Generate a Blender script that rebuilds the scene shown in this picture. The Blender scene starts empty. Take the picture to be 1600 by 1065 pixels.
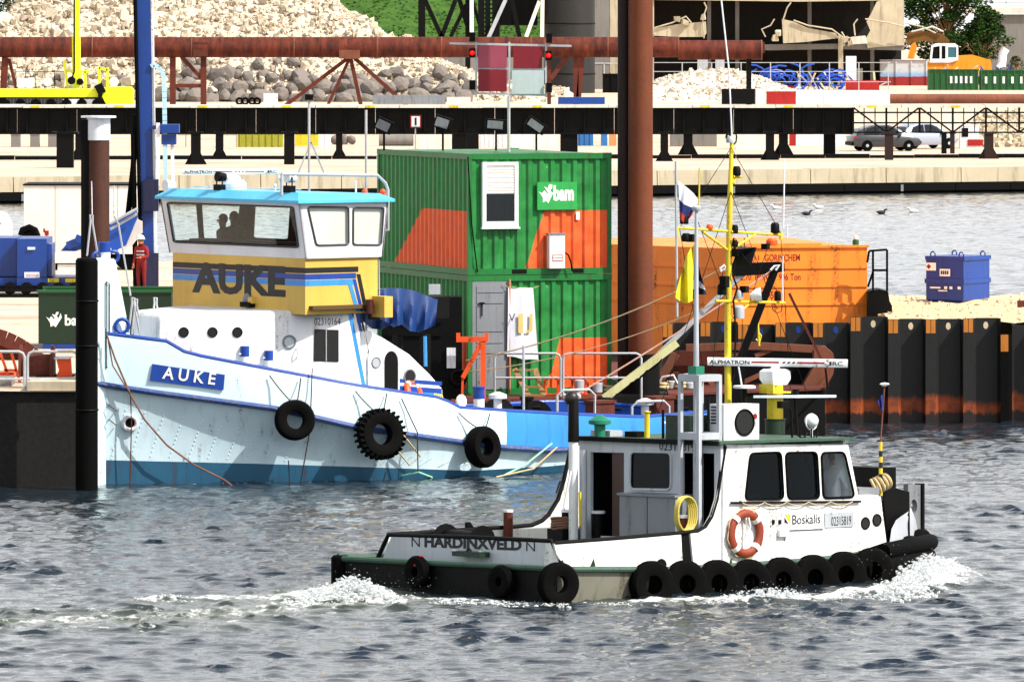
import bpy, bmesh, math, random
import numpy as np
from mathutils import Vector, Matrix, geometry
R = math.radians
random.seed(7)
sc = bpy.context.scene
COL = sc.collection
# ------------------------------------------------------------------ camera, sky, sun, exposure
F, CH, VH = 11500.0, 10.0, 15.0        # focal length in photo pixels, eye height in metres, horizon row
cd = bpy.data.cameras.new('camera'); cam = bpy.data.objects.new('camera', cd); COL.objects.link(cam)
cam.location = (0, 0, CH); cam.rotation_euler = (R(90), 0, 0)
cd.sensor_width = 36; cd.lens = 36 * F / 1600; cd.shift_y = -(532.5 - VH) / 1600
cd.clip_start = 1; cd.clip_end = 20000
sc.camera = cam
SUN_AZ, SUN_EL = 64.0, 47.0            # degrees right of the direction back to the camera, and above the horizon
S = Vector((math.sin(R(SUN_AZ)) * math.cos(R(SUN_EL)), -math.cos(R(SUN_AZ)) * math.cos(R(SUN_EL)), math.sin(R(SUN_EL))))
w = bpy.data.worlds.new('World'); sc.world = w; w.use_nodes = True
nt = w.node_tree; nt.nodes.clear()
sky = nt.nodes.new('ShaderNodeTexSky'); sky.sky_type = 'NISHITA'; sky.sun_disc = False
sky.sun_elevation = R(SUN_EL); sky.sun_rotation = math.atan2(S.x, S.y)
sky.dust_density = 5.0; sky.air_density = 1.0; sky.ozone_density = 1.0
bg = nt.nodes.new('ShaderNodeBackground'); bg.inputs[1].default_value = 0.12
wo = nt.nodes.new('ShaderNodeOutputWorld')
def wn(ty, **k):
    n = nt.nodes.new(ty)
    for a, v in k.items(): setattr(n, a, v)
    return n
# broken fair-weather cloud all round: a flat layer seen in perspective, thicker towards the horizon as such layers look
tc = wn('ShaderNodeTexCoord'); sx = wn('ShaderNodeSeparateXYZ'); nt.links.new(tc.outputs['Generated'], sx.inputs[0])
zc = wn('ShaderNodeMath', operation='ADD'); nt.links.new(sx.outputs[2], zc.inputs[0]); zc.inputs[1].default_value = .18
dv = wn('ShaderNodeVectorMath', operation='DIVIDE'); cmb = wn('ShaderNodeCombineXYZ')
for i in range(3): nt.links.new(zc.outputs[0], cmb.inputs[i])
nt.links.new(tc.outputs['Generated'], dv.inputs[0]); nt.links.new(cmb.outputs[0], dv.inputs[1])
nz = wn('ShaderNodeTexNoise'); nz.inputs['Scale'].default_value = 1.7; nz.inputs['Detail'].default_value = 7; nz.inputs['Roughness'].default_value = .62; nt.links.new(dv.outputs[0], nz.inputs['Vector'])
cv = wn('ShaderNodeMapRange'); cv.inputs[1].default_value = 0.; cv.inputs[2].default_value = .75; cv.inputs[3].default_value = .34; cv.inputs[4].default_value = -.03; nt.links.new(sx.outputs[2], cv.inputs[0])
ad = wn('ShaderNodeMath', operation='ADD'); nt.links.new(nz.outputs[0], ad.inputs[0]); nt.links.new(cv.outputs[0], ad.inputs[1])
mr = wn('ShaderNodeMapRange'); mr.inputs[1].default_value = .46; mr.inputs[2].default_value = .64; nt.links.new(ad.outputs[0], mr.inputs[0])
mxw = wn('ShaderNodeMix', data_type='RGBA'); nt.links.new(mr.outputs[0], mxw.inputs[0]); nt.links.new(sky.outputs[0], mxw.inputs[6]); mxw.inputs[7].default_value = (8.2, 8.3, 8.45, 1)
nt.links.new(mxw.outputs[2], bg.inputs[0]); nt.links.new(bg.outputs[0], wo.inputs[0])
ld = bpy.data.lights.new('sun', 'SUN'); ld.energy = 5.0; ld.angle = R(0.5); ld.color = (1, .95, .87)
lo = bpy.data.objects.new('sun', ld); COL.objects.link(lo)
lo.rotation_euler = S.to_track_quat('Z', 'Y').to_euler(); lo.location = (20, 60, 60)
vs = sc.view_settings; vs.view_transform = 'Standard'; vs.look = 'None'; vs.exposure = 0.4; vs.gamma = 1
try: vs.use_curve_mapping = False
except Exception: pass
sc.cycles.max_bounces = 8; sc.cycles.transparent_max_bounces = 16
sc.cycles.caustics_reflective = False; sc.cycles.caustics_refractive = False

# ------------------------------------------------------------------ materials
def lin(h):
    if not isinstance(h, str): return (*h[:3], 1)
    h = h.lstrip('#'); c = [int(h[i:i+2], 16) / 255 for i in (0, 2, 4)]
    return tuple((x / 12.92 if x <= .04045 else ((x + .055) / 1.055) ** 2.4) ** 1.28 for x in c) + (1,)   # swatches were judged on a contrasty print: back to albedo
class NT:
    def __init__(s, name):
        s.m = bpy.data.materials.new(name); s.m.use_nodes = True; s.t = s.m.node_tree; s.t.nodes.clear()
        s.out = s.n('ShaderNodeOutputMaterial')
    def n(s, ty, **kw):
        nd = s.t.nodes.new(ty)
        for k, v in kw.items():
            if k.startswith('i_'): nd.inputs[int(k[2:])].default_value = v
            else: setattr(nd, k, v)
        return nd
    def l(s, a, b): s.t.links.new(a, b)
    def coord(s, kind='Object', scale=(1, 1, 1)):
        tc = s.n('ShaderNodeTexCoord'); mp = s.n('ShaderNodeMapping'); s.l(tc.outputs[kind], mp.inputs[0])
        mp.inputs[3].default_value = scale; return mp.outputs[0]
    def noise(s, vec, scale, detail=5, rough=.6):
        nz = s.n('ShaderNodeTexNoise'); nz.inputs['Scale'].default_value = scale
        nz.inputs['Detail'].default_value = detail; nz.inputs['Roughness'].default_value = rough
        s.l(vec, nz.inputs['Vector']); return nz.outputs[0]
    def ramp(s, fac, a, b, va=0., vb=1.):
        r = s.n('ShaderNodeMapRange'); r.inputs[1].default_value = a; r.inputs[2].default_value = b
        r.inputs[3].default_value = va; r.inputs[4].default_value = vb; s.l(fac, r.inputs[0]); return r.outputs[0]
    def mix(s, fac, a, b):
        m = s.n('ShaderNodeMix', data_type='RGBA')
        for inp, v in ((m.inputs[0], fac), (m.inputs[6], a), (m.inputs[7], b)):
            if hasattr(v, 'is_linked') or hasattr(v, 'links'): s.l(v, inp)
            else: inp.default_value = v
        return m.outputs[2]
    def math(s, op, a, b=None):
        m = s.n('ShaderNodeMath', operation=op)
        for i, v in enumerate((a, b)):
            if v is None: continue
            if hasattr(v, 'links'): s.l(v, m.inputs[i])
            else: m.inputs[i].default_value = v
        return m.outputs[0]
    def princ(s, col, rough=.5, metal=0., spec=.5):
        p = s.n('ShaderNodeBsdfPrincipled')
        for key, v in (('Base Color', col), ('Roughness', rough), ('Metallic', metal)):
            if hasattr(v, 'links'): s.l(v, p.inputs[key])
            else: p.inputs[key].default_value = v
        p.inputs['Specular IOR Level'].default_value = spec
        s.l(p.outputs[0], s.out.inputs[0]); s.p = p; return p
    def bump(s, h, strength=.3, dist=.02):
        b = s.n('ShaderNodeBump'); b.inputs['Strength'].default_value = strength; b.inputs['Distance'].default_value = dist
        s.l(h, b.inputs['Height']); s.l(b.outputs[0], s.p.inputs['Normal'])
MATS = {}
def paint(name, col, rough=.45, dirt='#5a5148', amt=.35, rust=0., rustcol='#6b3314', scale=3., bump=.08, metal=0., spec=.45, streak=True, var=.12):
    """weathered painted or bare surface: tone variation, grime and rust streaks that run down it"""
    if name in MATS: return MATS[name]
    s = NT(name); c = lin(col)
    v = s.coord('Object'); vst = s.coord('Object', (1, 1, .12)) if streak else v
    n1 = s.noise(v, scale * .35, 4); n2 = s.noise(vst, scale * 2.2, 6, .65); n3 = s.noise(v, scale * 9, 4, .7)
    col1 = s.mix(s.ramp(n1, .3, .7), tuple(x * (1 - var) for x in c[:3]) + (1,), tuple(min(1, x * (1 + var)) for x in c[:3]) + (1,))
    col2 = s.mix(s.ramp(n2, .5, .78, 0, amt), col1, lin(dirt))
    if rust > 0:
        mm = s.math('MULTIPLY', s.ramp(n3, .5, .62), s.ramp(n2, .62 - rust * .25, .70 - rust * .2))
        col2 = s.mix(mm, col2, lin(rustcol))
    s.princ(col2, s.ramp(n3, .3, .7, max(.05, rough - .1), min(1, rough + .15)), metal, spec)
    s.bump(n3, bump, .02); MATS[name] = s.m; return s.m
def glass(name, col=(.8, .9, .9), mixf=.2, rough=.03):
    if name in MATS: return MATS[name]
    s = NT(name); tr = s.n('ShaderNodeBsdfTransparent'); tr.inputs[0].default_value = (*col, 1)
    g = s.n('ShaderNodeBsdfGlossy'); g.inputs['Roughness'].default_value = rough; g.inputs[0].default_value = (.9, .95, 1, 1)
    fr = s.n('ShaderNodeLayerWeight'); fr.inputs[0].default_value = .5
    f = s.math('ADD', mixf, s.math('MULTIPLY', s.math('POWER', fr.outputs[1], 5.), 1 - mixf)); mx = s.n('ShaderNodeMixShader')
    s.l(f, mx.inputs[0]); s.l(tr.outputs[0], mx.inputs[1]); s.l(g.outputs[0], mx.inputs[2]); s.l(mx.outputs[0], s.out.inputs[0])
    MATS[name] = s.m; return s.m

# ------------------------------------------------------------------ frames: pixel <-> place
class Frame:
    def __init__(s, O=(0, 0, 0), rz=0., pitch=0., roll=0.):
        s.M = Matrix.Translation(O) @ Matrix.Rotation(R(rz), 4, 'Z') @ Matrix.Rotation(R(pitch), 4, 'Y') @ Matrix.Rotation(R(roll), 4, 'X')
        s.I = s.M.inverted()
    def px(s, u, v, **k):
        (a, val), = k.items(); a = 'xyz'.index(a)
        c = s.I @ Vector((0, 0, CH)); d = s.I.to_3x3() @ Vector(((u - 800) / F, 1, -(v - VH) / F))
        return c + d * ((val - c[a]) / d[a])
    def uv(s, p):
        q = s.M @ Vector(p); return 800 + F * q.x / q.y, VH + F * (CH - q.z) / q.y
W = Frame()
def P(u, v, Y): return W.px(u, v, y=Y)
def G(u, v, z=0.): return W.px(u, v, z=z)

# ------------------------------------------------------------------ mesh builder
def perp(d):
    d = d.normalized(); a = Vector((0, 0, 1)) if abs(d.z) < .9 else Vector((1, 0, 0))
    x = d.cross(a).normalized(); return x, d.cross(x).normalized()
class MB:
    def __init__(s): s.v = []; s.f = []; s.uvs = None
    def add(s, vs, fs):
        o = len(s.v); s.v += [Vector(p) for p in vs]; s.f += [[i + o for i in f] for f in fs]; return s
    def obox(s, c, ax, ay, az):
        c, ax, ay, az = map(Vector, (c, ax, ay, az))
        vs = [c + ax * i + ay * j + az * k for k in (-1, 1) for j in (-1, 1) for i in (-1, 1)]
        return s.add(vs, [(0, 2, 3, 1), (4, 5, 7, 6), (0, 1, 5, 4), (2, 6, 7, 3), (0, 4, 6, 2), (1, 3, 7, 5)])
    def box(s, c, size, rz=0.):
        ca, sa = math.cos(R(rz)), math.sin(R(rz))
        return s.obox(c, (size[0] / 2 * ca, size[0] / 2 * sa, 0), (-size[1] / 2 * sa, size[1] / 2 * ca, 0), (0, 0, size[2] / 2))
    def span(s, p0, p1):
        p0, p1 = Vector(p0), Vector(p1); return s.box((p0 + p1) / 2, [abs(x) for x in (p1 - p0)])
    def bar(s, a, b, w, h=None, up=(0, 0, 1)):
        a, b = Vector(a), Vector(b); d = b - a; up = Vector(up)
        x = d.cross(up)
        if x.length < 1e-6: x = perp(d)[0]
        x.normalize(); y = x.cross(d).normalized()
        return s.obox((a + b) / 2, d / 2, x * w / 2, y * (h or w) / 2)
    def tube(s, pts, r, n=8, closed=False, caps=True):
        pts = [Vector(p) for p in pts]; m = len(pts); rs = r if isinstance(r, (list, tuple)) else [r] * m
        o = len(s.v); x = None
        for i, p in enumerate(pts):
            if closed: t = pts[(i + 1) % m] - pts[i - 1]
            else: t = pts[min(i + 1, m - 1)] - pts[max(i - 1, 0)]
            if t.length < 1e-9: t = Vector((0, 0, 1))
            t.normalize()
            if x is None: x, y = perp(t)
            else:
                x = (x - t * x.dot(t))
                x = x.normalized() if x.length > 1e-6 else perp(t)[0]
                y = t.cross(x)
            for k in range(n):
                a = 2 * math.pi * k / n; s.v.append(p + (x * math.cos(a) + y * math.sin(a)) * rs[i])
        for i in range(m if closed else m - 1):
            j = (i + 1) % m
            for k in range(n):
                l = (k + 1) % n; s.f.append([o + i * n + k, o + i * n + l, o + j * n + l, o + j * n + k])
        if caps and not closed:
            s.f.append([o + k for k in range(n)]); s.f.append([o + (m - 1) * n + k for k in range(n)])
        return s
    def lathe(s, prof, c=(0, 0, 0), ax=(0, 0, 1), n=20, caps=True):
        c = Vector(c); ax = Vector(ax).normalized(); x, y = perp(ax); o = len(s.v); m = len(prof)
        for r, z in prof:
            for k in range(n):
                a = 2 * math.pi * k / n; s.v.append(c + ax * z + (x * math.cos(a) + y * math.sin(a)) * r)
        for i in range(m - 1):
            for k in range(n):
                l = (k + 1) % n; s.f.append([o + i * n + k, o + i * n + l, o + (i + 1) * n + l, o + (i + 1) * n + k])
        if caps: s.f.append([o + k for k in range(n)]); s.f.append([o + (m - 1) * n + k for k in range(n)])
        return s
    def torus(s, c, ax, Rr, r, n=28, m=10, sq=1.):
        c = Vector(c); ax = Vector(ax).normalized(); x, y = perp(ax); o = len(s.v)
        for i in range(n):
            a = 2 * math.pi * i / n; d = x * math.cos(a) + y * math.sin(a)
            for k in range(m):
                b = 2 * math.pi * k / m; s.v.append(c + d * (Rr + r * math.cos(b)) + ax * r * sq * math.sin(b))
        for i in range(n):
            for k in range(m):
                j, l = (i + 1) % n, (k + 1) % m; s.f.append([o + i * m + k, o + j * m + k, o + j * m + l, o + i * m + l])
        return s
    def ball(s, c, r, n=12):
        if not isinstance(r, (tuple, list)): r = (r, r, r)
        c = Vector(c); o = len(s.v); h = n // 2
        for i in range(h + 1):
            t = math.pi * i / h
            for k in range(n):
                a = 2 * math.pi * k / n
                s.v.append(c + Vector((r[0] * math.sin(t) * math.cos(a), r[1] * math.sin(t) * math.sin(a), r[2] * math.cos(t))))
        for i in range(h):
            for k in range(n):
                l = (k + 1) % n; s.f.append([o + i * n + k, o + (i + 1) * n + k, o + (i + 1) * n + l, o + i * n + l])
        return s
    def prism(s, poly, vec):
        poly = [Vector(p) for p in poly]; vec = Vector(vec); m = len(poly)
        return s.add(poly + [p + vec for p in poly], [list(range(m)), list(range(2 * m - 1, m - 1, -1))] + [[i, (i + 1) % m, m + (i + 1) % m, m + i] for i in range(m)])
    def loft(s, rows, closed=False, caps=False):
        o = len(s.v); n = len(rows[0])
        for r in rows: s.v += [Vector(p) for p in r]
        for i in range(len(rows) - 1):
            for k in range(n if closed else n - 1):
                l = (k + 1) % n; s.f.append([o + i * n + k, o + i * n + l, o + (i + 1) * n + l, o + (i + 1) * n + k])
        if caps: s.f.append([o + k for k in range(n)]); s.f.append([o + (len(rows) - 1) * n + k for k in range(n)])
        return s
    def plate(s, outline, holes, fn, thick):
        """flat panel with openings: 2D outline and holes, fn maps 2D to 3D, thick is the 3D depth vector"""
        loops = [outline] + holes; pts = []; edges = []
        for lp in loops:
            o = len(pts); pts += [Vector(p) for p in lp]; edges += [(o + i, o + (i + 1) % len(lp)) for i in range(len(lp))]
        vo, eo, fo, *_ = geometry.delaunay_2d_cdt(pts, edges, [], 0, 1e-6)
        def inside(p, lp):
            r = False; j = len(lp) - 1
            for i in range(len(lp)):
                a, b = lp[i], lp[j]
                if (a[1] > p[1]) != (b[1] > p[1]) and p[0] < (b[0] - a[0]) * (p[1] - a[1]) / (b[1] - a[1]) + a[0]: r = not r
                j = i
            return r
        fs = []
        for f in fo:
            c = sum((vo[i] for i in f), Vector((0, 0))) / len(f)
            if inside(c, outline) and not any(inside(c, h) for h in holes): fs.append(list(f))
        n = len(vo); thick = Vector(thick)
        A = [Vector(fn(p.x, p.y)) for p in vo]; B = [a + thick for a in A]
        cnt = {}
        for f in fs:
            for i in range(len(f)):
                e = (f[i], f[(i + 1) % len(f)]); cnt[tuple(sorted(e))] = cnt.get(tuple(sorted(e)), 0) + 1
        side = [[a, b, n + b, n + a] for (a, b), k in cnt.items() if k == 1]
        return s.add(A + B, fs + [[n + i for i in reversed(f)] for f in fs] + side)
    def mesh(s, name, mat, tf=None, smooth=35, mats=None, fm=None):
        me = bpy.data.meshes.new(name)
        vs = s.v if tf is None else [tf @ p for p in s.v]
        me.from_pydata([tuple(p) for p in vs], [], s.f)
        if s.uvs is not None:
            uvl = me.uv_layers.new(name='UVMap')
            for lp in me.loops: uvl.data[lp.index].uv = s.uvs[lp.vertex_index]
        bm = bmesh.new(); bm.from_mesh(me); bmesh.ops.recalc_face_normals(bm, faces=bm.faces); bm.to_mesh(me); bm.free()
        for mm in (mats or [mat]): me.materials.append(mm)
        if fm: 
            for p in me.polygons: p.material_index = fm(p)
        if smooth:
            me.polygons.foreach_set('use_smooth', [True] * len(me.polygons)); me.set_sharp_from_angle(angle=R(smooth))
        me.update(); return me
def rrect(x0, y0, x1, y1, r, n=4):
    o = []
    for cx, cy, a0 in ((x1 - r, y1 - r, 0), (x0 + r, y1 - r, 90), (x0 + r, y0 + r, 180), (x1 - r, y0 + r, 270)):
        for i in range(n + 1):
            a = R(a0 + 90 * i / n); o.append((cx + r * math.cos(a), cy + r * math.sin(a)))
    return o
def rquad(q, r=.12, n=4):
    """rounded version of any 4-gon (2D): corner arcs as quadratic curves"""
    o = []; m = len(q)
    for i in range(m):
        p0, p1, p2 = Vector(q[i - 1]), Vector(q[i]), Vector(q[(i + 1) % m])
        a = p1 + (p0 - p1).normalized() * min(r, (p0 - p1).length * .45); b = p1 + (p2 - p1).normalized() * min(r, (p2 - p1).length * .45)
        for k in range(n + 1):
            t = k / n; o.append(tuple(a * (1 - t) ** 2 + p1 * 2 * t * (1 - t) + b * t * t))
    return o
def ell(cx, cy, rx, ry, n=20): return [(cx + rx * math.cos(2 * math.pi * i / n), cy + ry * math.sin(2 * math.pi * i / n)) for i in range(n)]

class Thing:
    """a top-level object: an Empty at its base that parents its parts"""
    def __init__(s, name, label, cat, loc=(0, 0, 0), M=None, group=None, kind=None):
        s.o = bpy.data.objects.new(name, None); COL.objects.link(s.o); s.o.empty_display_size = .2
        s.M = M.copy() if M is not None else Matrix.Translation(loc); s.o.matrix_world = s.M; s.I = s.M.inverted()
        if label: s.o['label'] = label
        if cat: s.o['category'] = cat
        if group: s.o['group'] = group
        if kind: s.o['kind'] = kind
    def add(s, name, mb, mat, parent=None, world=True, smooth=35, **k):
        ob = bpy.data.objects.new(name, mb if isinstance(mb, bpy.types.Mesh) else mb.mesh(name, mat, s.I if world else None, smooth, **k))
        COL.objects.link(ob); ob.parent = parent or s.o; return ob
    def text(s, name, txt, p0, ex, ey, mat, parent=None, world=True, bold=0.):
        me = textmesh(txt, p0, ex, ey, mat, s.I if world else None, bold)
        ob = bpy.data.objects.new(name, me); COL.objects.link(ob); ob.parent = parent or s.o; return ob
def single(name, mb, mat, label=None, cat=None, group=None, kind=None, loc=None, smooth=35, **k):
    """a thing (or piece of the setting) that is one mesh; origin at its base"""
    if loc is None:
        xs = [p.x for p in mb.v]; ys = [p.y for p in mb.v]; zs = [p.z for p in mb.v]
        loc = ((min(xs) + max(xs)) / 2, (min(ys) + max(ys)) / 2, min(zs))
    me = mb.mesh(name, mat, Matrix.Translation(-Vector(loc)), smooth, **k)
    ob = bpy.data.objects.new(name, me); COL.objects.link(ob); ob.location = loc
    for a, b in (('label', label), ('category', cat), ('group', group), ('kind', kind)):
        if b: ob[a] = b
    return ob
def textmesh(txt, p0, ex, ey, mat, tf=None, bold=0.):
    cu = bpy.data.curves.new('lettering', 'FONT'); cu.body = txt; cu.fill_mode = 'BOTH' if False else 'FRONT'; cu.offset = bold; cu.resolution_u = 3
    cu.dimensions = '2D'; cu.fill_mode = 'BOTH'
    ob = bpy.data.objects.new('lettering', cu); COL.objects.link(ob)
    dg = bpy.context.evaluated_depsgraph_get(); me = bpy.data.meshes.new_from_object(ob.evaluated_get(dg)); bpy.data.objects.remove(ob)
    co = np.array([v.co[:] for v in me.vertices]); a, b = co.min(0), co.max(0)
    p0, ex, ey = Vector(p0), Vector(ex), Vector(ey)
    for v in me.vertices:
        q = p0 + ex * ((v.co.x - a[0]) / max(b[0] - a[0], 1e-6)) + ey * ((v.co.y - a[1]) / max(b[1] - a[1], 1e-6))
        v.co = tf @ q if tf is not None else q
    me.materials.clear(); me.materials.append(mat); me.update(); return me
def copy_tree(o, parent=None, loc=None, rz=None, label=None):
    c = o.copy(); COL.objects.link(c); c.parent = parent
    if loc is not None: c.location = loc
    if rz is not None: c.rotation_euler = (0, 0, rz)
    if label: c['label'] = label
    for ch in list(o.children): copy_tree(ch, c)
    return c
def catenary(a, b, sag, n=14):
    a, b = Vector(a), Vector(b); return [a.lerp(b, i / n) - Vector((0, 0, sag * 4 * (i / n) * (1 - i / n))) for i in range(n + 1)]
def lerp(a, b, t): return a + (b - a) * t
def interp(x, xs, ys): return float(np.interp(x, xs, ys))
# ------------------------------------------------------------------ shared materials
M_conc = paint('pale_concrete', '#c6bca6', .85, '#6e6552', .75, streak=True, scale=1.2, bump=.25)
M_concw = paint('white_concrete', '#dcd6cb', .8, '#8a8070', .4, scale=1.5, bump=.2)
M_concg = paint('grey_concrete', '#8d8a86', .85, '#4a4642', .5, scale=1.2, bump=.25)
M_concb = paint('black_stained_concrete', '#1d1c1a', .9, '#060606', .9, scale=.9, bump=.4)
M_rust = paint('rusty_steel', '#6e3420', .8, '#2c1710', .7, scale=1.3, bump=.35, var=.3)
M_rustl = paint('brown_rust_steel', '#8a5a44', .8, '#4d2a1b', .6, scale=2.5, bump=.3, var=.25)
M_pile = paint('orange_brown_pile', '#7e4826', .75, '#3a1e10', .65, scale=1.1, bump=.3, var=.25)
M_blk = paint('black_steel', '#040507', .6, '#0a0807', .5, scale=2, bump=.15, spec=.15)
M_tar = paint('tarred_sheet_pile', '#030406', .65, '#0b0908', .6, spec=.12, scale=2, bump=.3)
M_rub = paint('black_rubber', '#040405', .8, '#0d0c0a', .4, spec=.1, scale=5, bump=.3, streak=False)
M_gal = paint('galvanised_steel', '#c4c7ca', .45, '#6b665e', .4, metal=.3, scale=4)
M_white = paint('white_paint', '#e9ebee', .35, '#8f8470', .32, .22, scale=2.2)
M_offw = paint('off_white_panel', '#e6e1da', .5, '#b0a695', .25, scale=1.5)
M_grey = paint('grey_paint', '#8c9095', .5, '#4d463f', .4, .15, scale=3)
M_lgrey = paint('light_grey_paint', '#b9bec4', .45, '#6d665c', .35, .1, scale=3)
M_yel = paint('yellow_paint', '#dcc93a', .5, '#7a6420', .5, .2, scale=3)
M_lime = paint('lime_yellow_paint', '#eaf02a', .45, '#8a8420', .3, scale=1.2)
M_red = paint('red_paint', '#b02318', .45, '#4a1410', .4, scale=3)
M_orange = paint('orange_paint', '#ee6a2c', .5, '#7a3216', .35, .1, scale=2)
M_blue = paint('deep_blue_paint', '#144f98', .35, '#0c1c3c', .4, scale=2)
M_green = paint('green_paint', '#1d6a34', .45, '#0d2a16', .4, .05, scale=2)
M_dkgreen = paint('dark_green_paint', '#123c22', .5, '#0a1a10', .4, scale=2)
M_wood = paint('weathered_wood', '#a98a62', .8, '#4a3823', .5, scale=4, bump=.3)
M_rope = paint('pale_rope', '#c9b894', .9, '#6e5c40', .4, scale=12, streak=False)
M_ropedk = paint('dark_rope', '#4a4038', .9, '#1e1813', .4, scale=12, streak=False)
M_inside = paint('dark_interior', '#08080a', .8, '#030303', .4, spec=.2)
M_print_blk = paint('black_print', '#0b0b0d', .5, '#1a1a1a', .2, bump=0)
M_print_wht = paint('white_print', '#f2f2ee', .5, '#b0aa9a', .15, bump=0)
M_print_red = paint('red_print', '#9c1512', .5, '#5a1010', .2, bump=0)
M_glassdk = glass('dark_glass', (.25, .28, .30), .04)
M_glass = glass('clear_glass', (.95, .98, .97), .018)

# ------------------------------------------------------------------ water: a real wave surface with wakes
def wline(pts): return [G(u, v) for u, v in pts]
def seg_dist(X, Y, pl, ws):
    best = np.full(X.shape, 1e9)
    for i in range(len(pl) - 1):
        ax, ay, bx, by = pl[i].x, pl[i].y, pl[i + 1].x, pl[i + 1].y
        dx, dy = bx - ax, by - ay; t = np.clip(((X - ax) * dx + (Y - ay) * dy) / (dx * dx + dy * dy), 0, 1)
        d = np.hypot(X - ax - t * dx, Y - ay - t * dy) / (ws[i] + (ws[i + 1] - ws[i]) * t)
        best = np.minimum(best, d)
    return best
def build_water():
    rng = np.random.default_rng(3)
    rows = np.concatenate([np.array([-60, 0, 40, 70, 88.]), 95 * np.exp(np.arange(0, math.log(430 / 95), .00072)), [450.]])
    tt = np.concatenate([[-60, -20, -6, -2.4], np.linspace(-1.3, 1.3, 316), [2.4, 6, 20, 60]])
    Yg, T = np.meshgrid(rows, tt, indexing='ij'); X = T * (.0696 * np.maximum(Yg, 40) + 1.5); Y = Yg
    Z = np.zeros_like(X); DX = np.zeros_like(X); DY = np.zeros_like(X)
    dy = .00085 * Y
    for i in range(90):
        lam = .22 * ((3.4 if i % 7 else 8.) ** rng.random()); a = R(262) + rng.normal() * .5
        k = 2 * math.pi / lam; kx, ky = k * math.cos(a), k * math.sin(a); ph = rng.random() * 6.28
        amp = .0060 * lam * (1. if lam < .9 else max(.3, 1 - (lam - .9) * .8)); fade = np.clip(lam / (dy * 2.6) - .3, 0, 1)
        th = kx * X + ky * Y + ph; Z += amp * fade * np.cos(th)
        DX -= 1.7 * amp * fade * math.cos(a) * np.sin(th); DY -= 1.7 * amp * fade * math.sin(a) * np.sin(th)
    # patches of calmer and rougher water
    A = np.zeros_like(X)
    for i in range(14):
        lam = rng.uniform(1.2, 9); a = rng.random() * 6.28; k = 2 * math.pi / lam; A += .378 * np.cos(k * math.cos(a) * X + .55 * k * math.sin(a) * Y + rng.random() * 6.28)
    g = .84 + .10 * np.minimum(A * A, 4)
    g *= np.where((Y > 150) & (Y < 160), .75, 1)
    foam = np.zeros_like(X); turb = np.zeros_like(X)
    for pts, ws, fi, hz, ti in WAKES:
        d = seg_dist(X, Y, wline(pts), ws); m = np.exp(-d ** 2 * 1.4)
        foam = np.maximum(foam, fi * m); turb = np.maximum(turb, ti * np.exp(-d ** 2 * .5)); Z += hz * m
    g = g + .4 * turb
    Z = np.where(np.abs(T) > 1.31, 0, Z); Z *= np.where(np.abs(T) > 1.31, 0, 1)
    Zw = Z * g; X2 = X + DX * g; Y2 = Y + DY * g
    n, m = X.shape; co = np.stack([X2, Y2, Zw], -1).reshape(-1, 3).astype(np.float32)
    idx = np.arange(n * m).reshape(n, m)
    q = np.stack([idx[:-1, :-1], idx[:-1, 1:], idx[1:, 1:], idx[1:, :-1]], -1).reshape(-1, 4).astype(np.int32)
    me = bpy.data.meshes.new('water'); me.vertices.add(len(co)); me.vertices.foreach_set('co', co.ravel())
    me.loops.add(q.size); me.loops.foreach_set('vertex_index', q.ravel()); me.polygons.add(len(q))
    me.polygons.foreach_set('loop_start', np.arange(0, q.size, 4, dtype=np.int32)); me.polygons.foreach_set('use_smooth', np.ones(len(q), bool))
    for nm, arr in (('foam', foam), ('turb', turb)):
        at = me.attributes.new(nm, 'FLOAT', 'POINT'); at.data.foreach_set('value', arr.ravel().astype(np.float32))
    me.update(calc_edges=True); me.validate()
    s = NT('harbour_water'); v = s.coord('Object')
    fo = s.n('ShaderNodeAttribute', attribute_name='foam').outputs[2]; tu = s.n('ShaderNodeAttribute', attribute_name='turb').outputs[2]
    n1 = s.noise(v, 2.6, 7, .68); n2 = s.noise(v, 9, 4, .6)
    br = s.math('ADD', s.math('MULTIPLY', fo, 1.05), s.math('ADD', s.math('MULTIPLY', s.math('SUBTRACT', n1, .5), 2.0), s.math('MULTIPLY', s.math('SUBTRACT', n2, .5), .9)))
    mask = s.ramp(br, .44, .86)
    body = s.mix(s.ramp(tu, .1, 1), (.010, .017, .024, 1), (.05, .06, .038, 1))
    col = s.mix(mask, body, (.86, .88, .88, 1))
    p = s.princ(col, s.ramp(mask, 0, 1, .03, .8), 0, .5); p.inputs['IOR'].default_value = 1.8
    vs_ = s.coord('Object', (.7, 1.5, 1)); nb = s.noise(vs_, 6.5, 6, .7)
    rv = s.coord('Object', (.42, 1.25, 1)); rn = s.noise(rv, 2.6, 5, .62); rd = s.ramp(s.math('ABSOLUTE', s.math('SUBTRACT', rn, .5)), 0., .05, 1., 0.)
    s.bump(s.math('ADD', s.math('MULTIPLY', nb, .5), s.math('MULTIPLY', rd, .25)), .45, .022)
    me.materials.append(s.m)
    ob = bpy.data.objects.new('water', me); COL.objects.link(ob); ob['kind'] = 'structure'
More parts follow.
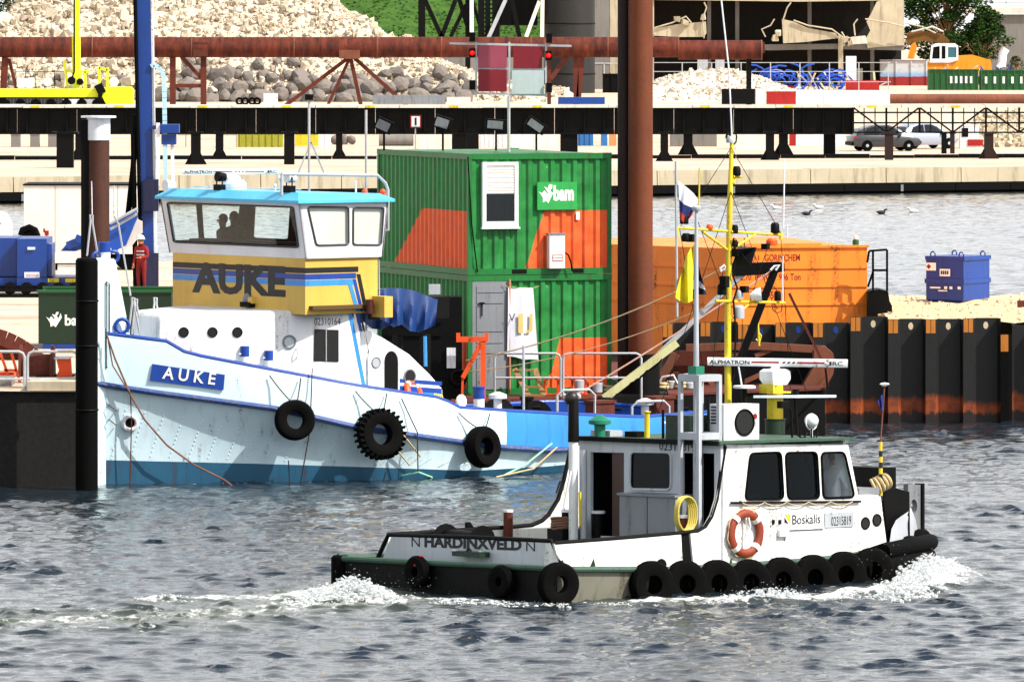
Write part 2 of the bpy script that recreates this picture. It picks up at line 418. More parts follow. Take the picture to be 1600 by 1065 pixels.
WAKES = [  # photo points on the water, half widths (m), foam, height, churn
    ([(560, 922), (480, 932), (400, 936), (300, 938), (215, 940)], [.9, .9, .6, .6, .35], .62, .05, .9),
    ([(640, 938), (520, 945), (380, 955), (250, 966), (120, 968), (-60, 975)], [.5, 1.4, 1.3, 1.1, .9, .7], .46, .02, 1.),
    ([(440, 968), (300, 985), (150, 982), (0, 985), (-80, 990)], [.5, .8, .7, .6, .6], .30, .05, .5),
    ([(210, 956), (60, 954), (-80, 960)], [.5, .5, .4], .45, .05, .6),
    ([(640, 938), (760, 940), (880, 945), (1000, 944)], [.35, .35, .35, .35], .46, .02, .4),
    ([(1000, 942), (1090, 940), (1180, 940), (1260, 937), (1330, 934)], [.4, .45, .6, .55, .5], .66, .05, .5),
    ([(1330, 932), (1400, 928), (1455, 916), (1495, 900)], [.55, .8, .9, .6], .80, .10, .6),
    ([(1500, 905), (1540, 915), (1600, 930)], [.5, .5, .5], .26, .06, .3),
    ([(300, 756), (600, 751), (840, 741)], [.18, .18, .18], .30, .0, .0),
]
build_water()

# ------------------------------------------------------------------ far shore: quay wall, ground
ZQ = 1.34
QA, QB = G(20, 317), G(1600, 299); qd = (QB - QA).normalized(); qn = Vector((qd.y, -qd.x, 0))     # qn points to the water
def Q(t, off=0., z=0.): return QA + qd * t + qn * (-off) + Vector((0, 0, z))
def ground_mat():
    s = NT('sandy_paving'); v = s.coord('Object'); n1 = s.noise(v, .12, 6); n2 = s.noise(v, 2.5, 5, .7)
    c = s.mix(s.ramp(n1, .35, .65), lin('#c8b8a6'), lin('#d8c9b8')); c = s.mix(s.ramp(n2, .52, .72, 0, .7), c, lin('#8f7d68')); n3 = s.noise(s.coord('Object', (.06, .5, 1)), 1.2, 6, .7); c = s.mix(s.ramp(n3, .52, .68, 0, .75), c, lin('#7d6e5e'))
    s.princ(c, .9, 0, .2); s.bump(n2, .3, .05); return s.m
M_ground = ground_mat()
mb = MB(); a, b = Q(-300, .35, ZQ), Q(360, .35, ZQ)
mb.add([a, b, b + Vector((900, 2600, 0)), a + Vector((-900, 2600, 0))], [(0, 1, 2, 3)])
single('far_ground', mb, M_ground, kind='structure')
qt = Thing('quay_wall', None, None, Q(0, 0, 0), kind='structure')
mb = MB(); mb.prism([Q(-300, .02, -3), Q(-300, .02, .6), Q(-300, .6, .6), Q(-300, .6, -3)], qd * 660); qt.add('wall_base', mb, M_tar)
for i in range(-6, 26):                                            # capping blocks with open joints
    L = 4.6; t = i * L; h = random.uniform(-.02, .02)
    mb = MB(); mb.prism([Q(t + .02, -.12, .56), Q(t + .02, -.12 + .03, ZQ + .02 + h), Q(t + .02, .9, ZQ + .02 + h), Q(t + .02, .9, .56)], qd * (L - .05)); qt.add('capping_block', mb, M_conc)
for i in range(-8, 34):                                            # timber wales and chocks along the waterline
    t = i * 3.4 + .3; mb = MB(); mb.prism([Q(t, -.42, .12), Q(t, -.42, .5), Q(t, .01, .5), Q(t, .01, .12)], qd * 3.36); qt.add('wale_timber', mb, M_tar)
    if i % 3 == 0:
        mb = MB(); mb.prism([Q(t, -.48, .1), Q(t, -.48, .46), Q(t, -.425, .46), Q(t, -.425, .1)], qd * .16); qt.add('bolt_plate', mb, M_grey)
def on_ground(u, v, z=ZQ): return G(u, v, z)
def pbox(mb, u0, v0, u1, v1, z0=ZQ, depth=1., Y=None, zb=None):
    """box whose front face covers the pixel rectangle, standing on level z0"""
    Y = Y or F * (CH - z0) / (v1 - VH); a, b = P(u0, v0, Y), P(u1, v1, Y)
    if zb is not None: b.z = zb
    mb.span((a.x, Y, b.z), (b.x, Y + depth, a.z)); return Y

# rubble hill, grass bank
def hill(name, X0, X1, Y0, Y1, fn, mat, nx=110, ny=50, rough=.0, seed=1):
    rng = np.random.default_rng(seed); rows = []
    for j in range(ny + 1):
        Yv = lerp(Y0, Y1, j / ny); rows.append([(lerp(X0, X1, i / nx), Yv, fn(lerp(X0, X1, i / nx), Yv) + (rng.normal() * rough if 0 < j < ny else 0)) for i in range(nx + 1)])
    return single(name, MB().loft(rows), mat, kind='structure', smooth=60)
def uX(u, Y): return (u - 800) / F * Y
HU = [-300, -40, 20, 80, 520, 600, 700, 790, 900]; HZ = [3, 5.5, 8, 12.5, 11.5, 7.4, 4.6, 2.4, 1.2]
def rub_h(X, Y):
    u = 800 + X * F / 720; top = interp(u, HU, HZ) + .5 * math.sin(X * .5) + .3 * math.sin(X * 1.3 + 1)
    front = ZQ - .3 + (Y - 690) * .62; back = ZQ - .3 + (760 - Y) * .5
    return max(ZQ - .3, min(top, front, back) - .12 * math.exp(-((min(front, back) - top) / 1.) ** 2))
def rubble_mat(name, a, b, sc_=1.5):
    s = NT(name); v = s.coord('Object'); n1 = s.noise(v, .5, 4); n2 = s.noise(v, sc_ * 2, 6, .75)
    g = s.n('ShaderNodeNewGeometry'); rnd = g.outputs['Random Per Island']
    c = s.mix(rnd, lin(a), lin(b)); c = s.mix(s.ramp(n2, .5, .72, 0, .45), c, lin('#6e6152'))
    s.princ(c, .95, 0, .2); s.bump(n2, .6, .12); return s.m
M_rubble = rubble_mat('beige_rubble', '#b9ad9a', '#e0d6c6'); M_boulder = rubble_mat('grey_boulder', '#5a5656', '#8f8984'); M_rubw = rubble_mat('pale_rubble', '#c2b8aa', '#e4dcd0')
hill('rubble_hill', uX(-320, 720), uX(930, 720), 688, 762, rub_h, M_rubble, 120, 60, .10)
def stone_mb(rng, n=1):
    """a rough angular stone of unit size"""
    vs = [(-1, -1, -1), (1, -1, -1), (1, 1, -1), (-1, 1, -1), (-1, -1, 1), (1, -1, 1), (1, 1, 1), (-1, 1, 1)]
    k = rng.uniform(.2, .85, (8, 3)); return np.array(vs) * k
def stones(name, pts, sizes, mat, kind='stuff', seed=2):
    rng = np.random.default_rng(seed); V = []; Fc = []
    quads = [(0, 3, 2, 1), (4, 5, 6, 7), (0, 1, 5, 4), (1, 2, 6, 5), (2, 3, 7, 6), (3, 0, 4, 7)]
    for (p, sz) in zip(pts, sizes):
        st = stone_mb(rng) * (sz * rng.uniform(.6, 1.2, 3) / 2); a = rng.random() * 6.28; b_ = rng.normal() * .5
        ca, sa, cb, sb = math.cos(a), math.sin(a), math.cos(b_), math.sin(b_)
        m = np.array([[ca, -sa, 0], [sa, ca, 0], [0, 0, 1]]) @ np.array([[1, 0, 0], [0, cb, -sb], [0, sb, cb]]); st = st @ m.T + np.array(p)
        o = len(V); V += st.tolist(); Fc += [[o + i for i in q] for q in quads]
    mb = MB(); mb.v = [Vector(p) for p in V]; mb.f = Fc
    return single(name, mb, mat, kind=kind, smooth=0)
rng = np.random.default_rng(11); pts = []; sz = []
while len(pts) < 22000:
    X = rng.uniform(uX(-60, 720), uX(880, 720)); Y = rng.uniform(690, 725); h = rub_h(X, Y)
    if h < ZQ + .1: continue
    d = .16 + .75 * rng.random() ** 4 + (.6 if rng.random() < .02 else 0)
    if X < uX(300, 720) and rng.random() < .35: d *= 1.5
    pts.append((X, Y, h + d * .2)); sz.append(d)
stones('rubble_stones', pts, sz, M_rubble)
# boulders along the foot of the hill, each one a thing
def boulder_mesh(seed):
    rg = np.random.default_rng(seed); bm = bmesh.new(); bmesh.ops.create_icosphere(bm, subdivisions=2, radius=.5)
    dirs = [Vector(rg.normal(size=3)).normalized() for _ in range(9)]; offs = rg.uniform(.30, .46, 9)
    for v in bm.verts:
        for d, o in zip(dirs, offs):
            k = v.co.dot(d)
            if k > o: v.co -= d * (k - o)
        v.co *= 1 + rg.normal() * .03
    me = bpy.data.meshes.new('boulder'); bm.to_mesh(me); bm.free(); me.materials.append(M_boulder); return me
BM_ = [boulder_mesh(i) for i in range(7)]
def boulder(p, d, label, grp, i):
    o = bpy.data.objects.new('boulder', BM_[i % 7]); COL.objects.link(o); o.location = p
    o.scale = (d * random.uniform(.9, 1.35), d * random.uniform(.8, 1.2), d * random.uniform(.7, 1.0)); o.rotation_euler = (random.uniform(-.4, .4), random.uniform(-.4, .4), random.uniform(0, 6.28))
    o['label'] = label; o['category'] = 'boulder'; o['group'] = grp
k = 0
for row, (v0, v1, dmin, dmax, step) in enumerate(((160, 152, 1.4, 2.2, 17), (147, 138, 1.3, 2.2, 17), (133, 123, 1.1, 2.0, 19), (116, 106, .8, 1.6, 26))):
    u = 238
    while u < 735:
        vv = random.uniform(v1, v0); lim = 250 + row * 8
        if u > lim and (row < 3 or u < 480) and random.random() < .93:
            Y = 690.2 + (158 - vv) * .115; X = uX(u, Y); d = random.uniform(dmin, dmax)
            boulder((X, Y, rub_h(X, Y) + d * .22), d, 'grey boulder heaped along the foot of the rubble hill', 'grey boulders at the foot of the rubble hill', k); k += 1
        u += step * random.uniform(.7, 1.3)
for u, vv in ((20, 138), (8, 128), (60, 150), (90, 132), (110, 146), (190, 130), (215, 140)):
    Y = 690.5 + (158 - vv) * .115; X = uX(u, Y); d = random.uniform(.8, 1.3)
    boulder((X, Y, rub_h(X, Y) + d * .22), d, 'grey boulder on the rubble slope behind the yellow vehicle', 'boulders behind the yellow vehicle', k); k += 1
def veg_mat(name, a, b, sc_=2):
    s = NT(name); v = s.coord('Object'); n1 = s.noise(v, sc_, 5, .7); rnd = s.n('ShaderNodeNewGeometry').outputs['Random Per Island']
    c = s.mix(s.ramp(s.math('ADD', n1, s.math('MULTIPLY', s.math('SUBTRACT', rnd, .5), .5)), .3, .75), lin(a), lin(b)); s.princ(c, .8, 0, .2); return s.m
M_grass = veg_mat('bank_grass', '#2f4f1c', '#5c8030', .6); M_leaf = veg_mat('dark_leaf', '#1e3a17', '#456a26', .5)
def bank_h(X, Y): return ZQ - .3 + max(0, (Y - 838) * .26) + .3 * math.sin(X * .3)
hill('grass_bank', uX(480, 860), uX(1010, 860), 836, 930, bank_h, M_grass, 40, 30, .12, 5)
mb = MB()
for i in range(5200):
    Y = random.uniform(840, 900); X = random.uniform(uX(500, 860), uX(860, 860)); h = random.uniform(.08, .22); z = bank_h(X, Y); a = random.random() * 3.14; dx, dy = math.cos(a) * .28, math.sin(a) * .28
    mb.add([(X - dx, Y - dy, z), (X + dx, Y + dy, z), (X + random.uniform(-.2, .2), Y, z + h)], [(0, 1, 2)])
single('grass_tufts', mb, M_grass, kind='stuff', smooth=0)
def path_strip():
    mb = MB(); mb.add([G(640, 62, 2.6), G(770, 60, 2.6), G(790, 30, 4.6), G(735, 33, 4.4)], [(0, 1, 2, 3)]); return mb

def tree(name, label, base, height, rx, ry, seed, n=5000, crown_z=.35, leaf=.35, mat=None):
    rg = random.Random(seed); t = Thing(name, label, 'tree', base); b = Vector(base); mb = MB()
    top = b + Vector((0, 0, height * .8)); mb.tube([b, b.lerp(top, .4) + Vector((.2, 0, 0)), top], [height * .03, height * .022, height * .008], 8)
    cl = []
    for i in range(60):
        a = rg.random() * 6.28; rr = rg.random() ** .5; z = rg.uniform(crown_z, .95); w_ = math.sin(math.pi * min(1, max(.05, (z - crown_z + .12) / (1.1 - crown_z)))) ** .7
        c = b + Vector((math.cos(a) * rx * rr * w_, math.sin(a) * ry * rr * w_, height * z)); cl.append((c, rg.uniform(.16, .30) * rx))
        st = b.lerp(top, min(.95, max(.2, z - .25))); mb.tube([st, st.lerp(c, .5) + Vector((0, 0, .15)), c], [height * .01, height * .007, .02], 5)
    t.add('trunk', mb, M_wood)
    lv = MB()
    for i in range(n):
        c, r = rg.choice(cl); d = Vector((rg.gauss(0, 1), rg.gauss(0, 1), rg.gauss(0, 1))).normalized() * r * rg.random() ** .4; p = c + Vector((d.x, d.y, d.z * .75))
        nx, ny = perp(Vector((rg.gauss(0, 1), rg.gauss(0, 1), rg.gauss(0, 1) + .6))); s_ = leaf * rg.uniform(.5, 1.1)
        lv.add([p - nx * s_ * .5, p + ny * s_ * .3, p + nx * s_ * .5, p - ny * s_ * .3], [(0, 1, 2, 3)])
    t.add('crown', lv, mat or M_leaf, smooth=0); return t
tree('leafy_tree', 'dark green leafy tree beside the ruined concrete building and the yellow excavator', (uX(1480, 872), 872, ZQ), 12.5, 6.0, 4, 4, 15000, .26, .5)
tree('leafy_tree', 'smaller dark tree left of the grey hall wall, joined to the bigger crown', (uX(1535, 871), 871, ZQ), 9.2, 3.4, 3, 9, 5000, .3, .45)
tree('leafy_tree', 'dark shrubby tree on top of the rubble hill beside the yellow crane boom', (uX(20, 735), 735, 5.6), 7, 3.6, 3, 12, 2600, .1, .4)
tree('leafy_tree', 'green tree behind the dark tower trestle on the grass bank', (uX(700, 900), 900, bank_h(uX(700, 900), 900)), 7, 4, 3, 14, 2500, .12, .4)
tree('bush', 'small green bush at the foot of the grey hall wall', (uX(1588, 880), 880, ZQ), 3.2, 1.2, 1, 21, 600, .1, .3)
# ------------------------------------------------------------------ black trestle bridge along the far quay
YT = 433.
tz = lambda v: P(0, v, YT).z
tx = lambda u, Y=YT: uX(u, Y)
tr = Thing('trestle_bridge', 'long black steel trestle bridge on flared posts along the far quay', 'bridge', (tx(700), YT, ZQ))
xa, xb, xc = tx(-160), tx(1333), tx(1800)
n = 16
for i in range(n):                                                # plate girder panels, each with stiffeners
    x0, x1 = lerp(xa, xb, i / n), lerp(xa, xb, (i + 1) / n); mb = MB()
    mb.span((x0 + .01, YT + .1, tz(208)), (x1 - .01, YT + .3, tz(170))); mb.span((x0 + .01, YT - .15, tz(210)), (x1 - .01, YT + .55, tz(207.5))); mb.span((x0 + .01, YT - .15, tz(171)), (x1 - .01, YT + .55, tz(168.5)))
    for k in range(3): xx = lerp(x0, x1, (k + .5) / 3); mb.span((xx - .04, YT - .08, tz(207.5)), (xx + .04, YT + .1, tz(171)))
    g = tr.add('girder_panel', mb, M_blk)
for i in range(30):                                               # deck slabs, pale edge
    x0, x1 = lerp(xa, xc, i / 30), lerp(xa, xc, (i + 1) / 30); dz = random.uniform(-.02, .02); mb = MB(); mb.span((x0 + .02, YT - .4, tz(168.2) + dz), (x1 - .02, YT + 2.2, tz(164) + dz)); tr.add('deck_slab', mb, M_concw)
    if i % 2: mb = MB(); mb.span((x0 + .5, YT - .43, tz(168)), (x0 + 1., YT - .405, tz(164.5))); tr.add('edge_marking', mb, M_yel)
mb = MB()                                                         # open truss at the right-hand end
for i in range(9):
    x0, x1 = lerp(xb, xc, i / 9), lerp(xb, xc, (i + 1) / 9); mb.bar((x0, YT, tz(207)), (x0, YT, tz(168)), .12); 
    mb.bar((x0, YT, tz(207)), (x1, YT, tz(168)), .10) if i % 2 else mb.bar((x0, YT, tz(168)), (x1, YT, tz(207)), .10)
    for k in (.33, .66): mb.bar((lerp(x0, x1, k), YT, tz(207)), (lerp(x0, x1, k), YT, tz(168)), .06)
for vv in (207, 192, 176): mb.bar((xb, YT, tz(vv)), (xc, YT, tz(vv)), .09)
tr.add('truss', mb, M_blk)
def post(u, v, w=15, flare=True, mat=None, brown=False):
    p = G(u, v, ZQ); Y = p.y; wm = w / F * Y; h = P(u, 206, Y).z; mb = MB(); mb.span((p.x - wm / 2, Y - wm / 2, ZQ), (p.x + wm / 2, Y + wm / 2, h))
    if flare:
        for sx in (-1, 1): mb.prism([(p.x + sx * wm / 2, Y - .12, ZQ), (p.x + sx * wm * 1.15, Y - .12, ZQ), (p.x + sx * wm / 2, Y - .12, ZQ + wm * 1.2)], (0, .24, 0))
    mb.span((p.x - wm * .8, Y - wm * .6, h - .12), (p.x + wm * .8, Y + wm * .6, h)); tr.add('post', mb, paint('dark_rust', '#33170d', .8, '#120a07', .7) if brown else M_blk)
for a in ((102, 262, 26, False), (125, 250, 14), (306, 257, 15), (343, 249, 12), (452, 257, 16, False), (530, 246, 10), (720, 238, 18, False), (889, 240, 27, False), (1038, 252, 12, True), (1075, 242, 14), (1203, 250, 13), (1224, 242, 14), (1296, 244, 18, False), (1475, 240, 8, False)): post(*a)
for a in ((1389, 250, 13, False), (1545, 248, 14, True), (1488, 240, 7, False)): post(*a, brown=True)
cw = Thing('shadow_strip', 'long low black strip drawn as the trestle shadow on the ground', 'rail', (0, 430.5, ZQ))  # low black strip added in place of the trestle's shadow on the ground
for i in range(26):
    x0_, x1_ = lerp(tx(-100), tx(1700), i / 26), lerp(tx(-100), tx(1700), (i + 1) / 26); y_ = 430.5 - (26 - i) * .25; hh = random.uniform(.16, .27); mb = MB(); mb.span((x0_ + .02, y_ - .2, ZQ), (x1_ - .02, y_ + .2, ZQ + hh)); cw.add('strip_length', mb, M_blk)
# pieces lying on the trestle
def slab(name, label, cat, u0, v0, u1, v1, mat, Y=YT + .6, d=.8, grp=None):
    mb = MB(); a, b = P(u0, v0, Y), P(u1, v1, Y); zb = tz(164) + .03; mb.span((a.x, Y, zb), (b.x, Y + d, a.z)); return single(name, mb, mat, label, cat, grp)
slab('steel_beam', 'red steel beam lying on the trestle left of white beams', 'beam', 1198, 143, 1243, 154, M_red)
slab('steel_beam', 'white painted steel beam lying on the trestle beside red beam', 'beam', 1244, 141, 1286, 154, M_white)
slab('steel_beam', 'long white beam on the trestle next to the rusty pipe', 'beam', 1288, 142, 1389, 154, M_white)
mb = MB(); a = P(1391, 151, YT + 1.2); b = P(1640, 153, YT + 1.2); r = 7.5 / F * YT; a.z = b.z = tz(164) + r + .06; mb.tube([a, b], r, 16); single('rusty_pipe', mb, M_rustl, 'rusty brown pipe lying on the trestle under green skips', 'pipe')
slab('steel_box', 'dark open steel box on the trestle before pale rubble', 'box', 1128, 139, 1180, 152, M_blk)
slab('steel_box', 'white block beside the dark box on the trestle', 'box', 1181, 139, 1192, 152, M_white)
slab('channel_beam', 'grey steel channel lying on the trestle beside boulders', 'beam', 582, 149, 696, 162, M_grey)
slab('pallet_slab', 'pale concrete slab on the trestle right of grey channel', 'slab', 698, 152, 735, 162, M_concw)
slab('notice_board', 'small blank white notice board standing on the trestle', 'board', 412, 146, 434, 160, M_white, d=.06)
slab('steel_plate', 'blue steel plates stacked on the trestle left of the brown pile', 'plate', 872, 152, 945, 159, M_blue)
mb = MB(); Y = YT + 1
for u, v in ((383, 157), (394, 155), (402, 159), (374, 160)): mb.torus(P(u, 164, Y) + Vector((0, 0, .22)), (0, 1, 0), .17, .07, 14, 6)
single('hose_coil', mb, M_rub, 'black hose coils lying on the trestle beside boulders', 'hose')

# ------------------------------------------------------------------ rusty pipeline on supports
YP = 664.; zp = P(0, 74, YP).z; rp = 16 / F * YP
pl = Thing('pipeline', 'long rusty brown pipeline raised on steel supports before the rubble hill', 'pipeline', (uX(600, YP), YP, ZQ))
ends = [-120, 145, 300, 460, 590, 690, 830, 950, 1060, 1190]
def spin(name, col):   # rust with bands round the pipe
    s = NT(name); v = s.coord('Object'); n1 = s.noise(s.coord('Object', (1, .2, .2)), 1.6, 6, .7); n2 = s.noise(v, 1.5, 6, .7)
    c = s.mix(s.ramp(n1, .35, .7), lin('#4a2016'), lin('#8a4a34')); c = s.mix(s.ramp(n1, .68, .75, 0, .8), c, lin('#b89a86')); c = s.mix(s.ramp(n2, .5, .7, 0, .6), c, lin('#2a120c'))
    s.princ(c, .75, 0, .3); s.bump(n2, .3, .05); return s.m
M_pipe = spin('banded_rust', 0)
for i in range(len(ends) - 1):
    x0, x1 = uX(ends[i], YP), uX(ends[i + 1], YP); dz = -.0 if ends[i] < 1000 else -.25; rr = rp if ends[i] < 1000 else rp * .95
    mb = MB(); mb.lathe([(rr, 0), (rr, x1 - x0 - .03)], (x0, YP, zp + dz), (1, 0, 0), 28); sg = pl.add('pipe_length', mb, M_pipe)
    mb = MB(); mb.lathe([(rr + .03, -.06), (rr + .03, .06)], (x1, YP, zp + dz), (1, 0, 0), 28); pl.add('weld_band', mb, M_rustl, sg)
def strut(u0, v0, u1, v1, w=6, mat=None, dy=0):
    mb = MB(); a, b = P(u0, v0, YP + dy), P(u1, v1, YP + dy); b.z = min(b.z, ZQ) if v1 > 155 else b.z; mb.bar(a, b, w / F * YP, up=(0, 1, 0)); pl.add('support_leg', mb, mat or M_rust)
for a in ((270, 90, 270, 164, 9), (318, 86, 318, 164, 9), (276, 80, 314, 122, 6), (274, 134, 314, 134, 6), (8, 90, 4, 164, 10), (14, 92, 32, 164, 5), (545, 90, 446, 164, 6), (553, 90, 636, 164, 6), (546, 92, 512, 164, 5), (548, 92, 564, 164, 6), (900, 88, 900, 164, 8), (911, 70, 903, 164, 8), (897, 74, 860, 124, 7), (858, 90, 858, 164, 6)): strut(*a)
mb = MB(); mb.span(P(530, 92, YP - .9), P(563, 78, YP + .9)); pl.add('cradle', mb, M_rustl)
mb = MB(); mb.span(P(302, 88, YP - .9), P(326, 66, YP + .9)); pl.add('cradle', mb, M_rust)
mb = MB(); pbox(mb, 1120, 66, 1195, 83, Y=YP + .2, depth=1.2); pl.add('walkway_beam', mb, M_rust)
strut(1170, 80, 1170, 164, 8, M_blk)

# ------------------------------------------------------------------ tower trestle, silo, column
YS = 760.
t = Thing('tower_trestle', 'dark braced steel tower trestle standing before the grass bank', 'tower', (uX(735, YS), YS, ZQ))
def beam(th, u0, v0, u1, v1, w, mat, Y, dy=0, name='brace'):
    mb = MB(); mb.bar(P(u0, v0, Y + dy), P(u1, v1, Y + dy), w / F * Y, up=(0, 1, 0)); th.add(name, mb, mat)
VG = VH + F * (CH - ZQ) / YS
for u, w in ((659, 11), (731, 8), (752, 10), (762, 8), (775, 12)): beam(t, u, -60, u, VG, w, M_blk, YS, name='leg')
for a in ((664, 0, 690, 58, 7), (712, 0, 690, 58, 7), (716, -6, 730, 40, 7), (728, 8, 704, 58, 6), (738, 0, 755, 60, 5)): beam(t, *a, M_blk, YS)
beam(t, 737, -20, 737, 58, 6, M_white, YS - .6, name='ladder_rail')
beam(t, 790, 0, 762, 62, 6, M_lgrey, YS - .6); beam(t, 843, 2, 822, 58, 6, M_offw, YS - .6); beam(t, 848, -20, 847, 60, 6, M_offw, YS - .6, name='leg'); beam(t, 800, 0, 812, 60, 7, M_blk, YS)
for k in range(9):
    beam(t, 752, k * 7, 775, k * 7, 2.5, M_blk, YS, name='rung')
mb = MB(); pbox(mb, 780, -70, 840, 40, Y=YS + 3, depth=3); t.add('hopper', mb, M_blk)
mb = MB(); x0, x1 = uX(850, YS), uX(930, YS); c = ((x0 + x1) / 2, YS + 3, ZQ); mb.lathe([((x1 - x0) / 2, 0), ((x1 - x0) / 2, 16)], c, (0, 0, 1), 32)
si = Thing('silo', 'dark grey cylindrical silo behind the rusty pipeline', 'silo', c); si.add('shell', mb, paint('silo_steel', '#2e2d2e', .6, '#141312', .5, scale=.5))
for k in range(5): mb = MB(); mb.torus((c[0], c[1], ZQ + 2 + 2.6 * k), (0, 0, 1), (x1 - x0) / 2 + .02, .06, 32, 6); si.add('hoop', mb, M_blk)
YB = 830.
mb = MB(); pbox(mb, 929, -40, 952, VH + F * (CH - ZQ) / YB, Y=YB - 30, depth=3, zb=ZQ); single('concrete_column', mb, M_concg, 'grey concrete column right of the dark silo', 'column')
mb = MB(); pbox(mb, 953, -40, 966, 0, Y=YB - 29.5, depth=2, zb=ZQ); single('concrete_column', mb, M_conc, 'pale concrete column beside the tall brown pile', 'column')
mb = MB(); pbox(mb, 690, 90, 968, 100, Y=YB + 3, depth=1, zb=ZQ); single('site_wall', mb, M_concg, 'long grey site wall behind the pipeline and signal board', 'wall')
# ------------------------------------------------------------------ ruined building
rb = Thing('ruined_building', 'half demolished concrete building with broken slabs and dark open floors', 'building', (uX(1200, YB), YB, ZQ))
bz = lambda v, Y=YB: P(0, v, Y).z
def slabp(name, pts, Y, d, mat):
    mb = MB(); mb.prism([P(u, v, Y) for u, v in pts], (0, d, 0)); return rb.add(name, mb, mat)
M_conc_in = paint('dark_concrete', '#3a3530', .9, '#1a1614', .6, scale=.6)  # darker concrete for the back wall
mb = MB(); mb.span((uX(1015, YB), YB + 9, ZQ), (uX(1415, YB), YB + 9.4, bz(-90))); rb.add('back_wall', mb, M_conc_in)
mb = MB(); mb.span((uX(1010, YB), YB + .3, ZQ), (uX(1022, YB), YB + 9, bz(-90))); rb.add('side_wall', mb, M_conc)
slabp('roof_slab', [(1018, 0), (1110, 1), (1250, 3), (1392, 1), (1392, -14), (1018, -14)], YB, 9, M_conc)
slabp('upper_wall', [(1020, -15), (1410, -15), (1410, -95), (1020, -95)], YB + .4, .5, M_conc)
slabp('end_wall', [(1356, 75), (1352, 62), (1360, 48), (1354, 34), (1362, 20), (1370, 3), (1412, -10), (1413, 71)], YB - .4, .5, M_conc)
slabp('floor_slab', [(1100, 72), (1180, 70), (1310, 69), (1412, 70), (1413, 79), (1300, 77), (1205, 79), (1102, 76)], YB - .2, 9, M_concg)
slabp('fallen_slab', [(1022, 45), (1060, 38), (1103, 34), (1104, 52), (1100, 58), (1060, 58), (1022, 56)], YB - 1.2, 1.2, M_conc)
slabp('fallen_slab', [(1222, 30), (1240, 34), (1262, 44), (1306, 52), (1311, 60), (1290, 62), (1258, 66), (1224, 68)], YB - 1.2, 1.2, M_conc)
slabp('fallen_slab', [(1330, 58), (1352, 56), (1356, 68), (1326, 70)], YB - 1.0, .8, M_concw)
slabp('column', [(1310, 55), (1317, 56), (1318, 130), (1310, 130)], YB - .6, .5, M_conc)
for u in (1105, 1149, 1262, 1360): slabp('column', [(u, 0), (u + 6, 0), (u + 6, 130), (u, 130)], YB + 3, .5, M_concg)
mb = MB()
for pts in (([(1100, 60), (1098, 30), (1104, 12), (1100, 4)]), ([(1022, 44), (1050, 36), (1072, 26), (1080, 36)]), ([(1224, 30), (1230, 12), (1236, 4)]), ([(1240, 32), (1262, 40), (1300, 46), (1316, 58), (1330, 60)]), ([(1196, 58), (1190, 46), (1204, 40), (1210, 30)]), ([(1336, 56), (1334, 38), (1340, 30)]), ([(1352, 30), (1390, 36), (1412, 42)]), ([(1414, 36), (1440, 42), (1462, 52)]), ([(1315, 50), (1322, 62), (1318, 72)])):
    mb = MB(); mb.tube([P(u, v, YB - 1.4) for u, v in pts], .09, 5); rb.add('bent_rebar', mb, M_conc)
for u, v, r in ((1058, 30, .5), (1070, 36, .6), (1098, 26, .5), (1210, 60, .6), (1216, 52, .5), (1320, 62, .6), (1328, 68, .5)):
    mb = MB(); st = stone_mb(np.random.default_rng(int(u))); p = P(u, v, YB - 1.4)
    mb.add([Vector(q) * r + p for q in st], [(0, 3, 2, 1), (4, 5, 6, 7), (0, 1, 5, 4), (1, 2, 6, 5), (2, 3, 7, 6), (3, 0, 4, 7)]); rb.add('broken_chunk', mb, M_conc)
gb = Thing('grey_hall', 'grey hall wall with roof railing behind the tree', 'building', (uX(1600, 860), 890, ZQ))
mb = MB(); mb.span((uX(1545, 890), 890, ZQ), (uX(1800, 890), 905, bz(23, 890))); gb.add('wall', mb, M_concg)
mb = MB(); mb.span((uX(1500, 890), 889.5, bz(22, 890)), (uX(1800, 890), 906, bz(12, 890))); gb.add('roof_edge', mb, M_concw)
mb = MB()
for vv in (4, -4): mb.bar(P(1500, vv, 890), P(1800, vv, 890), .12)
for u in range(1510, 1800, 62): mb.bar(P(u, 12, 890), P(u, -6, 890), .12)
gb.add('roof_railing', mb, M_gal)
mb = MB(); mb.tube([P(1565, 104, 858), P(1567, 84, 858), P(1572, 76, 858)], .5, 10); mb.tube([P(1560, 106, 857), P(1566, 96, 857)], .35, 8); single('white_duct', mb, M_white, 'bent white pipe stack before the grey hall wall', 'pipe')

# ------------------------------------------------------------------ excavator, skips, rubble and hoses on the far yard
def far(v): return F * (CH - ZQ) / (v - VH)
YE = 850.
ex = Thing('excavator', 'yellow excavator with white cab and raised boom beside the tree', 'excavator', (uX(1490, YE), YE, ZQ))
M_exy = paint('excavator_yellow', '#e8a11e', .45, '#6e4a14', .4, scale=1)
mb = MB(); mb.prism([P(1484, 99, YE), P(1486, 88, YE), P(1520, 86, YE), P(1548, 94, YE), (uX(1550, YE), YE, P(0, 112, YE).z), (uX(1484, YE), YE, P(0, 112, YE).z)], (0, 2.6, 0)); ex.add('engine_cover', mb, M_exy)
cabp = [(1452, 98), (1455, 71), (1462, 68), (1492, 68), (1497, 72), (1497, 94), (1484, 98)]
q2 = lambda pts: [(uX(u, YE), P(0, v, YE).z) for u, v in pts]
mb = MB(); mb.plate(q2(cabp), [q2([(1456, 92), (1458, 74), (1468, 72), (1468, 92)]), q2([(1471, 92), (1471, 72), (1477, 72), (1477, 92)]), q2([(1481, 90), (1481, 74), (1494, 74), (1494, 90)])], lambda x, z: (x, YE - .3, z), (0, .08, 0)); ex.add('cab', mb, M_white)
